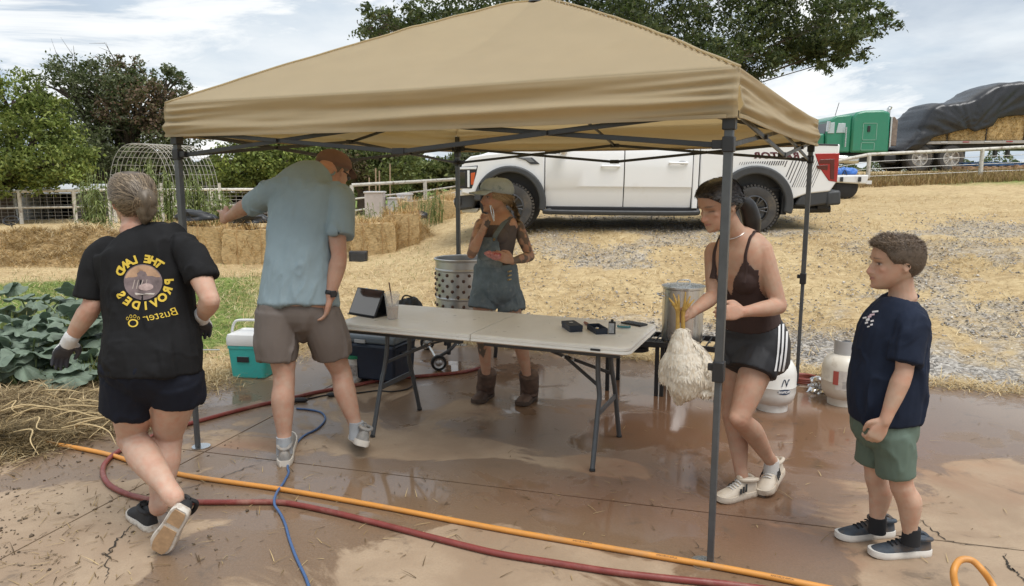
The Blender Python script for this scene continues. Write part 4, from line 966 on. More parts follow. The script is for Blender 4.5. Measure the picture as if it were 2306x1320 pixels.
# ---- scattered straw, grass and gravel on the ground
def scatter():
    def pts(n, d0, d1, a0, a1):
        d = np.sqrt(d0*d0+(d1*d1-d0*d0)*rng.random(n)); a = np.radians(a0+(a1-a0)*rng.random(n)); x = d*np.sin(a); y = d*np.cos(a); return x, y
    x, y = pts(125000, 5.2, 19, -36, 37); q = padsd(x, y); gr, gn, mu = zone(x, y)
    k = (q > .02)&(rng.random(len(x)) < (1-.45*gr)*(1-.6*gn)*np.clip(.35+1.5*(fbm(np.c_[x, y, 0*x]*1.1, 3)-.3), .05, 1)*np.where(np.hypot(x, y) > 12, .35, 1)); x, y = x[k], y[k]; n = len(x)
    blades('straw_litter', np.c_[x, y, terrain(x, y)+.012], .05+.16*rng.random(n), .0045+.0025*rng.random(n), .90+.098*rng.random(n), pal(n, STRAWC), None, STRAW, label='dry yellow straw strewn over the ground', cat='straw')
    x, y = pts(48000, 5.5, 13.5, -40, -6); q = padsd(x, y); gr, gn, mu = zone(x, y); k = (q > .05)&(rng.random(len(x)) < gn*.9+.06); x, y = x[k], y[k]; n = len(x)
    blades('grass', np.c_[x, y, terrain(x, y)-.01], .03+.06*rng.random(n), .006, .35+.5*rng.random(n), pal(n, [(.10, .14, .035), (.20, .25, .07), (.32, .36, .12), (.50, .44, .22)]), None, LEAF, label='short green grass left of the canopy', cat='grass')
    # gravel stones, jittered octahedra
    x, y = pts(60000, 6, 15.5, -4, 37); q = padsd(x, y); gr, gn, mu = zone(x, y); k = (q > .02)&(rng.random(len(x)) < gr*.95+.10)&(rng.random(len(x)) < np.where(np.hypot(x, y) > 11, .5, 1)); x, y = x[k], y[k]; n = len(x)
    o = np.array([[1, 0, 0], [0, 1, 0], [-1, 0, 0], [0, -1, 0], [0, 0, .6], [0, 0, -.6]]); s = (.007+.013*rng.random(n)**2)[:, None, None]
    V = o[None]*s*(.6+.8*rng.random((n, 6, 1)))+rng.normal(0, .15, (n, 6, 3))*s; a = rng.random(n)*6.28; ca, sa = np.cos(a)[:, None], np.sin(a)[:, None]
    V = np.stack([V[..., 0]*ca-V[..., 1]*sa, V[..., 0]*sa+V[..., 1]*ca, V[..., 2]], -1)+np.c_[x, y, terrain(x, y)+.012][:, None, :]
    F = np.array([[0, 1, 4], [1, 2, 4], [2, 3, 4], [3, 0, 4], [1, 0, 5], [2, 1, 5], [3, 2, 5], [0, 3, 5]]); F = (np.arange(n)[:, None, None]*6+F[None]).reshape(-1, 3)
    me = fastmesh('gravel', V.reshape(-1, 3), F); vcol(me, np.repeat(pal(n, [(.14, .13, .12), (.28, .26, .235), (.38, .35, .32), (.50, .47, .43), (.36, .29, .22)], .2), 6, 0))
    mobj('gravel', me, mat('gravel stone', (.3, .3, .3), .85, attr='Col'), None, smooth=0, kind='stuff', label='grey gravel showing through the straw', cat='gravel')
    # litter washed onto the slab
    n = 2600; px = rng.random(n)*2306; py = 780+540*rng.random(n)**.8; P = np.array([G(a, b) for a, b in zip(px, py)]); w = np.exp(-((P[:, 0]+2.4)/1.1)**2)+.45*np.exp(-((P[:, 0]+1.3)/.4)**2-((P[:, 1]-4.6)/.35)**2)*2+.10+.5*np.exp(-((P[:, 0]-.3)/1.2)**2-((P[:, 1]-3.7)/.22)**2)+.5*np.exp(-((P[:, 0]-1.75)/.5)**2-((P[:, 1]-4.6)/.7)**2)
    e = (padsd(P[:, 0], P[:, 1]) < -.05)&(rng.random(n) < w); P = P[e]; n = len(P); P[:, 2] = .004
    blades('slab_litter', P, .02+.10*rng.random(n)**2, .004, .985+.014*rng.random(n), pal(n, [(.05, .035, .02), (.12, .08, .04), (.30, .21, .10), (.50, .38, .2)]), None, STRAW, label='bits of straw and mud stuck to the wet slab', cat='litter')
    # dense fringe where straw meets the slab
    n = 17000; t = rng.random(n); P0, P1 = np.array(PAD[0]), np.array(PAD[1]); pb = P0+(P1-P0)*t[:, None]+rng.normal(0, .1, (n, 2))+nrm(np.array([.368, .93]))*.09
    lf0, lf1 = np.array(PAD[4]), np.array(PAD[0]); m = rng.random(n) < .3; pb[m] = (lf0+(lf1-lf0)*t[:, None]+rng.normal(0, .14, (n, 2))+np.array([-.1, .02]))[m]
    blades('straw_fringe', np.c_[pb, np.maximum(terrain(pb[:, 0], pb[:, 1])+.01, .004*(padsd(pb[:, 0], pb[:, 1]) < 0))], .04+.14*rng.random(n), .005, .9+.099*rng.random(n), pal(n, STRAWC), None, STRAW, label='ragged straw along the edge of the concrete', cat='straw')
scatter()
# hazy ground rise: none needed; ditch bank of dry weeds under the roadside fence
n = 9000; px = 1880+440*rng.random(n); py = 398+42*rng.random(n); P = np.array([W(a, 420, 19+2.5*random.random()) for a in px]); P[:, 2] = terrain(P[:, 0], P[:, 1])
blades('bank_weeds', P, .10+.22*rng.random(n), .012, .3+.5*rng.random(n), pal(n, [(.14, .09, .045), (.26, .17, .08), (.40, .28, .13), (.24, .22, .08)]), None, STRAW, label='brown dry weeds on the bank under the roadside fence', cat='weeds')
# ================================================================ figures: shared builders
def solid(mb, vox, it=5, fac=.5):
    """fuse overlapping closed shapes into one smooth skin -> V, F"""
    me = mb.mesh('tmp'); b = bmesh.new(); b.from_mesh(me); bmesh.ops.recalc_face_normals(b, faces=b.faces); b.to_mesh(me); b.free()
    o = bpy.data.objects.new('tmp', me); C.objects.link(o)
    r = o.modifiers.new('r', 'REMESH'); r.mode = 'VOXEL'; r.voxel_size = vox
    s = o.modifiers.new('s', 'SMOOTH'); s.factor = fac; s.iterations = it
    dg = bpy.context.evaluated_depsgraph_get(); em = bpy.data.meshes.new_from_object(o.evaluated_get(dg))
    V = np.empty(len(em.vertices)*3, np.float32); em.vertices.foreach_get('co', V); V = V.reshape(-1, 3).astype(float)
    F = np.empty(len(em.loops), np.int32); em.loops.foreach_get('vertex_index', F); F = F.reshape(-1, 4)
    bpy.data.objects.remove(o); bpy.data.meshes.remove(me); bpy.data.meshes.remove(em); return V, F
def normals(V, F):
    n = np.cross(V[F[:, 2]]-V[F[:, 0]], V[F[:, 3]]-V[F[:, 1]]); N = np.zeros_like(V)
    for k in range(4): np.add.at(N, F[:, k], n)
    return N/(np.linalg.norm(N, axis=1)[:, None]+1e-12)
def sring(c, s, f, hw, hf, hb, n=28, p=2.3):
    th = np.linspace(0, 2*math.pi, n, endpoint=False); co, si = np.cos(th), np.sin(th)
    x = np.sign(co)*abs(co)**(2/p)*hw; y = np.sign(si)*abs(si)**(2/p)*np.where(si > 0, hf, hb)
    return np.asarray(c)+np.outer(x, s)+np.outer(y, f)
def torso(mb, lev, f, u=None, k=26, grow=0., p=2.3):
    """lev rows: (pos3, hw, hf, hb[, fwd])"""
    A = np.array([[*l[0], l[1]+grow, l[2]+grow, l[3]+grow, *(l[4] if len(l) > 4 else f)] for l in lev]); B = catmull(A, k); RR = []
    T = np.gradient(B[:, :3], axis=0)
    for row, t in zip(B, T):
        t = nrm(t); ff = nrm(row[6:9]-t*np.dot(row[6:9], t)); s = np.cross(ff, t); RR.append(sring(row[:3], s, ff, max(row[3], .01), max(row[4], .01), max(row[5], .01), p=p))
    mb.rings(RR)
    return mb
def limb(mb, P, r, n=14, k=None, flat=1., side=None, hem=False):
    P = np.asarray(P, float); mb.tube(P, r, n, k or max(12, 5*len(P)), flat=flat, side=side)
    mb.ell(P[0], (np.atleast_1d(r)[0]*.98,)*3, nu=10, nv=7)
    if not hem: mb.ell(P[-1], (np.atleast_1d(r)[-1]*.98,)*3, nu=10, nv=7)
def arm(mb, sh, el, wr, r=1., back=None):
    sh, el, wr = map(np.asarray, (sh, el, wr)); L = lambda a, b, t: a+(b-a)*t
    limb(mb, [sh, L(sh, el, .25), L(sh, el, .55), L(sh, el, .88), el], np.array([.054, .052, .047, .039, .039])*r)
    limb(mb, [el, L(el, wr, .22), L(el, wr, .5), L(el, wr, .8), wr], np.array([.039, .043, .038, .029, .026])*r)
def leg(mb, hip, kn, an, r=1., back=(0, -1, 0), cr=1.):
    hip, kn, an = map(np.asarray, (hip, kn, an)); L = lambda a, b, t: a+(b-a)*t; bk = np.asarray(back, float)
    limb(mb, [hip, L(hip, kn, .3), L(hip, kn, .6), L(hip, kn, .9), kn], np.array([.094, .088, .076, .060, .058])*r, n=18)
    limb(mb, [kn, L(kn, an, .14)+bk*.006, L(kn, an, .32)+bk*.018, L(kn, an, .55)+bk*.012, L(kn, an, .82), an], np.array([.056, .055, .060, .051, .037, .036])*r*cr, n=18)
    mb.ell(L(kn, an, -.02)-bk*.018*r, (.042*r,)*3)
def hand(mb, wr, d, th, sz=1., curl=.5, spread=.06, thumb=.5, curls=None, pinch=0., left=False):
    """wr wrist, d pointing direction, th thumb-side direction; palm normal = d x th side towards curl"""
    wr = np.asarray(wr, float); d = nrm(d); th = nrm(np.asarray(th)-d*np.dot(th, d)); n = np.cross(th, d)*(-1 if left else 1)    # fingers curl towards n
    def P(a, b, c): return wr+sz*(d*a+th*b+n*c)
    mb.rings([sring(P(a, 0, c), th, n, w*sz, h*sz, h*sz, 16, 2.6) for a, w, h, c in ((-.02, .024, .018, 0), (.02, .030, .018, 0), (.05, .040, .0165, .002), (.085, .041, .014, .004), (.10, .036, .011, .005))])
    lens = (.070, .080, .074, .058); offs = (.029, .0098, -.0098, -.028)
    for i, (l, o) in enumerate(zip(lens, offs)):
        cu = (curls[i] if curls else curl); a = 0.; q = P(.088-abs(o)*.18, o, .004); pts = [q-sz*d*.02, q]; dd = d+th*spread*(1.5-i)*.9; dd = nrm(dd)
        for seg, k in ((.42, .75), (.33, 1.), (.27, .7)):
            a += cu*k*1.5; v = nrm(dd*math.cos(a)+n*math.sin(a)); q = q+v*l*seg*sz; pts.append(q)
        limb(mb, pts, np.array([.0098, .0095, .009, .0082, .007])*sz, n=9, k=14)
    q = P(.012, .026, .006); v = nrm(d*.75+th*.75+n*.35*thumb); p1 = q+v*.038*sz; v2 = nrm(d*.95+th*(.30-.5*thumb)+n*(.55*thumb+pinch)); p2 = p1+v2*.032*sz; v3 = nrm(d*.9-th*.4*thumb+n*(.6*thumb+pinch)); p3 = p2+v3*.026*sz
    limb(mb, [q, p1, p2, p3], np.array([.017, .0125, .0105, .008])*sz, n=9, k=14)
# head: loft driven by profile, t from chin (0) to crown (1)
HT = np.array([0, .03, .08, .14, .20, .27, .33, .40, .48, .54, .60, .68, .78, .87, .94, .985, 1.])
HF = np.array([.33, .385, .415, .405, .415, .415, .405, .40, .385, .395, .425, .425, .40, .335, .235, .12, .0])
HB = np.array([.10, .04, -.02, -.12, -.24, -.34, -.395, -.435, -.465, -.475, -.485, -.485, -.465, -.405, -.30, -.18, -.06])
HW = np.array([.06, .125, .185, .23, .262, .285, .30, .315, .328, .335, .34, .342, .328, .285, .21, .11, .03])
class Head:
    def __init__(s, c, f, u, H, wide=1., face=1., chin=1.): 
        s.c = np.asarray(c, float); s.u = nrm(u); s.f = nrm(np.asarray(f)-s.u*np.dot(f, s.u)); s.s = np.cross(s.f, s.u); s.H = H; s.wide = wide; s.face = face
    def at(s, t, fr, sd): return s.c+s.H*(s.u*(t-.5)+s.f*fr+s.s*sd)
    def surf(s, t, th, off=0.):
        """th 0 = front, growing towards the figure's right; returns point"""
        t = np.asarray(t, float); F = np.interp(t, HT, HF); B = np.interp(t, HT, HB); Wd = np.interp(t, HT, HW)*s.wide
        c = (F+B)/2; d = (F-B)/2; co, si = np.cos(th), np.sin(th); p = 2.25
        x = np.sign(co)*abs(co)**(2/p)*d+c; y = np.sign(si)*abs(si)**(2/p)*Wd
        sc = 1+off/s.H/np.maximum(.2, np.hypot(d, 0)); x = (x-c)*sc+c; y = y*(1+off/s.H/np.maximum(.15, Wd))
        up = (t-.5)+off/s.H*np.clip((t-.55)/.4, 0, 1)
        return s.c+s.H*(np.multiply.outer(up, s.u)+np.multiply.outer(x, s.f)+np.multiply.outer(y, s.s))
    def build(s, mb):
        th = np.linspace(0, 2*math.pi, 32, endpoint=False)
        tt = catmull(np.c_[HT], 34)[:, 0]; mb.rings([s.surf(np.full(32, t), th) for t in np.clip(tt, 0, 1)])
        H = s.H; A = s.at; k = s.face
        mb.tube([A(.56, .37, 0), A(.47, .415, 0), A(.39, .46*k+.0, 0), A(.345, .485*k, 0), A(.315, .46, 0), A(.30, .40, 0)], np.array([.035, .038, .045, .052, .045, .03])*H, 10, 16)
        for q in (-1, 1):
            mb.ell(A(.325, .42, q*.05), (.035*H,)*3); mb.tube([A(.575, .40, q*.05), A(.60, .395, q*.13), A(.585, .33, q*.22)], np.array([.03, .034, .028])*H, 8, 10)      # brow
            mb.ell(A(.40, .285, q*.19), (.065*H, .065*H, .06*H))          # cheek
            M = np.stack([s.f*.9+s.s*q*.35, s.s*q, s.u], 1)
            mb.ell(A(.43, -.07, q*.335*s.wide), (.055*H, .018*H, .098*H), M); mb.tube([A(.51, -.03, q*.35*s.wide), A(.53, -.09, q*.375*s.wide), A(.46, -.13, q*.38*s.wide), A(.385, -.09, q*.36*s.wide), A(.35, -.04, q*.34*s.wide)], .016*H, 7, 14)
        mb.tube([A(.235, .37, -.085), A(.245, .425, -.03), A(.24, .435, 0), A(.245, .425, .03), A(.235, .37, .085)], np.array([.012, .022, .022, .022, .012])*H, 8, 14)
        mb.tube([A(.19, .37, -.07), A(.195, .42, -.03), A(.195, .43, 0), A(.195, .42, .03), A(.19, .37, .07)], np.array([.012, .024, .026, .024, .012])*H, 8, 14)
        mb.ell(A(.07, .385, 0), (.055*H,)*3)
    def local(s, V):
        q = V-s.c; return np.c_[q@s.u/s.H+.5, q@s.f/s.H, q@s.s/s.H]
    def shape(s, V):
        """press in the eye sockets and the mouth line"""
        L = s.local(V); out = V.copy(); front = (L[:, 1] > .2)
        for q in (-1, 1):
            d = ((L[:, 0]-.505)/.045)**2+((L[:, 2]-q*.135)/.075)**2; out -= np.outer(np.exp(-d)*front*.030*s.H, s.f)
        d = ((L[:, 0]-.218)/.010)**2+(L[:, 2]/.10)**4; out -= np.outer(np.exp(-d)*front*.016*s.H, s.f)
        return out
    def paint(s, V, col, brow=(.06, .04, .03), lip=(.40, .16, .14), closed=False, stub=None):
        L = s.local(V); front = (L[:, 1] > .15)&(L[:, 0] > -.1)&(L[:, 0] < 1.1)&(abs(L[:, 2]) < .5)
        def mixm(m, c):
            nonlocal col
            m = (m*front)[:, None]; col = col*(1-m)+np.array(c)*m
        mixm(.35*np.exp(-((L[:, 0]-.36)/.10)**2-((abs(L[:, 2])-.17)/.10)**2), (.52, .22, .17)); mixm(.4*np.exp(-((L[:, 0]-.35)/.06)**2-(L[:, 2]/.07)**2), (.55, .25, .19))
        mixm(.8*np.exp(-((L[:, 0]-.222)/.030)**4-(L[:, 2]/.10)**4)*(L[:, 1] > .33), lip)
        mixm(.6*np.exp(-((L[:, 0]-.219)/.008)**2-(L[:, 2]/.11)**4)*(L[:, 1] > .33), (.12, .05, .045))
        for q in (-1, 1):
            mixm(.85*np.exp(-((L[:, 0]-.60-.1*(.13-abs(abs(L[:, 2])-.13)))/.017)**2-((L[:, 2]-q*.15)/.085)**4), brow)
            mixm(.55*np.exp(-((L[:, 0]-.505)/.05)**2-((L[:, 2]-q*.14)/.08)**4), (.26, .14, .10))
            if not closed: mixm(.75*np.exp(-((L[:, 0]-.50)/.018)**4-((L[:, 2]-q*.145)/.06)**4), (.62, .58, .55)); mixm(np.exp(-((L[:, 0]-.50)/.02)**4-((L[:, 2]-q*.135)/.024)**4), (.03, .02, .016))
            mixm(.95*np.exp(-((L[:, 0]-(.487 if closed else .523))/.011)**2-((L[:, 2]-q*.145)/.07)**4), (.03, .02, .018))
        if stub: mixm(.35*np.exp(-((L[:, 0]-.13)/.12)**4), stub)
        return col
def hairline(th):
    a = np.abs((np.asarray(th)+math.pi) % (2*math.pi)-math.pi); return np.interp(a, [0, .55, 1.0, 1.35, 1.6, 1.9, 2.4, 3.2], [.80, .78, .66, .50, .52, .36, .22, .18])
def haircap(hd, name, m, parent, b, thick=.010, line=None, cols=None, nz=.35, smooth=True):
    nt_, nr = 72, 22; th = np.linspace(0, 2*math.pi, nt_, endpoint=False); hl = (line or hairline)(th); RR = []
    for k in np.linspace(0, 1, nr):
        t = hl+(.998-hl)*k; off = thick*np.minimum(1, k*5)-.004*(k == 0); P = hd.surf(t, th, off); 
        jit = (fbm(P*np.array([45, 45, 20])+3, 2)-.5)*thick*nz; P = P+(P-hd.c)/np.linalg.norm(P-hd.c, axis=1)[:, None]*jit[:, None]; RR.append(P-b)
    return MB().rings(RR).obj(name, m, parent, smooth=180)
def ribbons(name, paths, w, cols, parent, m, b, nrm_from=None):
    """paths (n,k,3); flat strands"""
    n, k, _ = paths.shape; T = np.gradient(paths, axis=1); o = paths-(nrm_from if nrm_from is not None else paths.mean((0, 1))); sd = np.cross(T, o); sd /= np.linalg.norm(sd, axis=2)[..., None]+1e-9
    tp = np.linspace(1, .25, k)[None, :, None]; V = np.stack([paths-sd*w*tp, paths+sd*w*tp], 2).reshape(-1, 3)-b
    i = (np.arange(n)[:, None]*k+np.arange(k-1)[None])[..., None]*2; F = np.concatenate([i, i+1, i+3, i+2], 2).reshape(-1, 4)
    me = fastmesh(name, V, F); vcol(me, np.repeat(cols, k*2, 0)); return mobj(name, me, m, parent, smooth=180, kind='stuff')
HAIRM = mat('hair', (.1, .07, .05), .42, attr='Col', spec=.45)
SKINM = mat('skin', (.5, .3, .2), .58, attr='Col', sss=.10, spec=.3, bump=.08, bscale=220, var=.05, vscale=30)
def skincol(V, base, red=()):
    n = fbm(V*14, 3); n2 = fbm(V*38+7, 3); c = np.outer(.84+.32*n, np.array(base)); c[:, 1] *= 1-.35*(n2-.5); c[:, 2] *= 1-.45*(n2-.5); 
    for p, r, k in red:
        w = (np.exp(-np.sum((V-np.asarray(p))**2, 1)/r**2)*k)[:, None]; c = c*(1-w)+np.array([base[0]*1.02, base[1]*.72, base[2]*.68])*w
    return c
def finish(name, V, F, m, parent, b, cols=None, **kw):
    me = fastmesh(name, V-b, F)
    if cols is not None: vcol(me, cols)
    return mobj(name, me, m, parent, smooth=180, **kw)
def folds(V, F, amp, axis=(0, 0, 1), freq=26, seed=0., mask=None, along=5):
    """soft cloth folds: long along axis, short across it"""
    ax = nrm(axis); N = normals(V, F); q = V-np.outer(V@ax, ax)*(1-along/freq); n = fbm(q*freq+seed, 3)-.5; m = fbm(V*6+seed+9, 2); d = (1-np.abs(n)*4).clip(-1, 1)*.5+n
    rg = np.clip(1-np.abs(2*fbm(q*freq*.6+seed+31, 3)-1)/.22, 0, 1)**1.6; d = (d*.55+rg*1.1)*amp*np.clip(2.6*m-.6, .15, 1.6)
    if mask is not None: d = d*mask
    return V+N*d[:, None]
# shoes: heel and toe points on the sole, up vector
def shoe(parent, b, heel, toe, up, wid, m_up, m_sole, style='trainer', ank=None, h=.085, name='shoe', stripe=None, tread=None, lace=None, toebox=.05, sole_h=.028):
    heel = np.asarray(heel, float); toe = np.asarray(toe, float); f = nrm(toe-heel); L = np.linalg.norm(toe-heel); u = nrm(np.asarray(up)-f*np.dot(up, f)); s = np.cross(f, u)
    T = np.array([0, .04, .12, .25, .4, .55, .7, .82, .92, .98, 1.]); Wd = np.array([.45, .66, .78, .80, .80, .88, 1., .98, .80, .5, .2])*wid/2; bend = np.array([0, 0, 0, 0, 0, .002, .006, .008, .006, .003, .001])
    def P(t, x, z): return heel+f*L*t+s*x+u*z-b
    def outline(k, z, lift=0): 
        R1 = [P(t, w*k, z+lift*max(0, t-.75)**2) for t, w in zip(T, Wd)]; R2 = [P(t, -w*k, z+lift*max(0, t-.75)**2) for t, w in zip(T[::-1], Wd[::-1])]; return np.array(R1+R2)
    up_o = MB()
    col = ank if ank is not None else P(.22, 0, h)+b
    top = np.array([.75*h+.012, .92*h+.012, 1.0*h+.012, 1.05*h+.012, .98*h+.01, .84*h, .70*h, .62*h, .54*h, .40*h, .26*h])
    RR = []
    for t, w, z in zip(T, Wd, top):
        k = np.array([math.sin(a) for a in np.linspace(-.0, math.pi, 9)]); x = np.array([math.cos(a) for a in np.linspace(0, math.pi, 9)])
        nar = 1 if t > .5 else .86; q = [P(t, w*.96*xx*(nar if kk > .3 else 1), sole_h*.6+(z-sole_h*.6)*kk**.75) for xx, kk in zip(x, k)]; RR.append(np.array(q+[P(t, -w*.5, sole_h*.5), P(t, w*.5, sole_h*.5)]))
    up_o.rings(RR); o = up_o.obj(name, m_up, parent, smooth=60, sub=1)
    so = MB().rings([outline(.94, .0, .15), outline(1.03, .006, .15), outline(1.04, sole_h*.6, .12), outline(1.0, sole_h, .1)]).obj('sole', m_sole, o, smooth=50)
    if tread: 
        mb = MB()
        for t0, t1, x0, x1 in ((.03, .33, -.30, .30), (.42, .96, -.42, .42)):
            ts = np.linspace(t0, t1, 12); r1 = [P(t, np.interp(t, T, Wd)*.72, -.003) for t in ts]; r2 = [P(t, -np.interp(t, T, Wd)*.72, -.003) for t in ts[::-1]]; q = np.array(r1+r2); mb.rings([q, q+u*.006])
        mb.obj('tread', tread, so, smooth=30)
    if stripe is not None:
        for x in (-1, 1):
            for k in range(3):
                t = .42+k*.075; mb = MB(); q = []
                for zz in np.linspace(.25, .86, 5): q.append(P(t-.05*zz, x*(np.interp(t, T, Wd)*(1.0-.34*max(0, zz-.35))+.003), sole_h+(np.interp(t, T, top)-sole_h)*zz))
                q = np.array(q); mb.rings([np.array([a-f*.0055, a+f*.0055, a+f*.0055+s*x*.003, a-f*.0055+s*x*.003]) for a in q]); mb.obj('side_stripe', stripe, o, smooth=0)
    if lace is not None:
        for k in range(5):
            t = .40+k*.065; z = np.interp(t, T, top)+.002; w = .022; MB().tube([P(t, -w, z-.006), P(t+.012, 0, z+.004), P(t, w, z-.006)], .0035, 6, 7).obj('lace', lace, o)
    # padded collar
    MB().tube([P(.03, 0, h*.95), P(.06, .030, h*1.06), P(.22, .036, h*1.12), P(.38, .024, h*1.14), P(.42, 0, h*1.12), P(.38, -.024, h*1.14), P(.22, -.036, h*1.12), P(.06, -.030, h*1.06), P(.03, 0, h*.95)], .010, 8, 30).obj('collar', m_up, o)
    MB().tube([P(.36, 0, h*1.05), P(.42, 0, h*1.0+.02), P(.40, 0, h*1.3)], [.02, .02, .012], 8, 8, flat=.35).obj('tongue', m_up, o)
    return o
def project_text(body, size, place, bvh, off, m, name, parent, b, font_off=0., subdiv=2, bold=.0, shear=0.):
    """place: function (x,y)->(origin, direction); vertices are cast on the cloth"""
    cu = bpy.data.curves.new('t', 'FONT'); cu.body = body; cu.size = size; cu.align_x = 'CENTER'; cu.offset = bold; cu.shear = shear; cu.resolution_u = 3
    ob = bpy.data.objects.new('t', cu); C.objects.link(ob); dg = bpy.context.evaluated_depsgraph_get(); me = bpy.data.meshes.new_from_object(ob.evaluated_get(dg)); bpy.data.objects.remove(ob)
    bm = bmesh.new(); bm.from_mesh(me)
    for _ in range(subdiv): bmesh.ops.subdivide_edges(bm, edges=[e for e in bm.edges if e.calc_length() > .006], cuts=1)
    for v in bm.verts:
        o, d = place(v.co.x, v.co.y); hit = bvh.ray_cast(Vector(o), Vector(d))
        v.co = (hit[0]+hit[1]*off if hit[0] else Vector(o))-Vector(b)
    bm.to_mesh(me); bm.free(); return mobj(name, me, m, parent, smooth=0)
def project_disc(poly_xy, place, bvh, off, m, name, parent, b, rings=6):
    """filled shape cast on the cloth: fan of shrinking outlines"""
    q = np.array(poly_xy, float); c = q.mean(0); mb = MB(); RR = []
    for k in np.linspace(1, .02, rings):
        R1 = []
        for x, y in c+(q-c)*k:
            o, d = place(x, y); hit = bvh.ray_cast(Vector(o), Vector(d)); R1.append(np.array(hit[0]+hit[1]*off if hit[0] else o)-b)
        RR.append(R1)
    mb.rings(RR, cap=False); return mb.obj(name, m, parent, smooth=180, fix=False)
def make_bvh(V, F): return BVHTree.FromPolygons([Vector(v) for v in V], F.tolist())
UP = np.array([0, 0, 1.])
def right_of(f): return np.cross(nrm(f), UP)
def skin_body(T, b, parts, vox, base, red, head=None, paint=None, it=4, name='body', recolor=None):
    V, F = solid(parts, vox, it)
    if head is not None: V = head.shape(V)
    col = skincol(V, base, red)
    if head is not None and paint is not None: col = head.paint(V, col, **paint)
    if recolor: col = recolor(V, col)
    o = finish(name, V, F, SKINM, T, b, col); return V, F
def tight(name, V, F, pred, off, m, parent, b, fold=None):
    """close-fitting garment: the part of the figure's skin where pred holds, lifted off it"""
    k = pred(V); f = F[k[F].all(1)]; N = normals(V, F); ids = np.unique(f); mp = -np.ones(len(V), int); mp[ids] = np.arange(len(ids)); Q = V[ids]+N[ids]*off
    o = finish(name, Q, mp[f], m, parent, b); sm = o.modifiers.new('thick', 'SOLIDIFY'); sm.thickness = .003; sm.offset = 1; return o
def neckstub(mb, hd, nb, r0, r1): limb(mb, [hd.at(.22, -.10, 0), (hd.at(.12, -.12, 0)+nb)/2, nb], [r1, (r0+r1)/2*.97, r0*1.08], n=16)

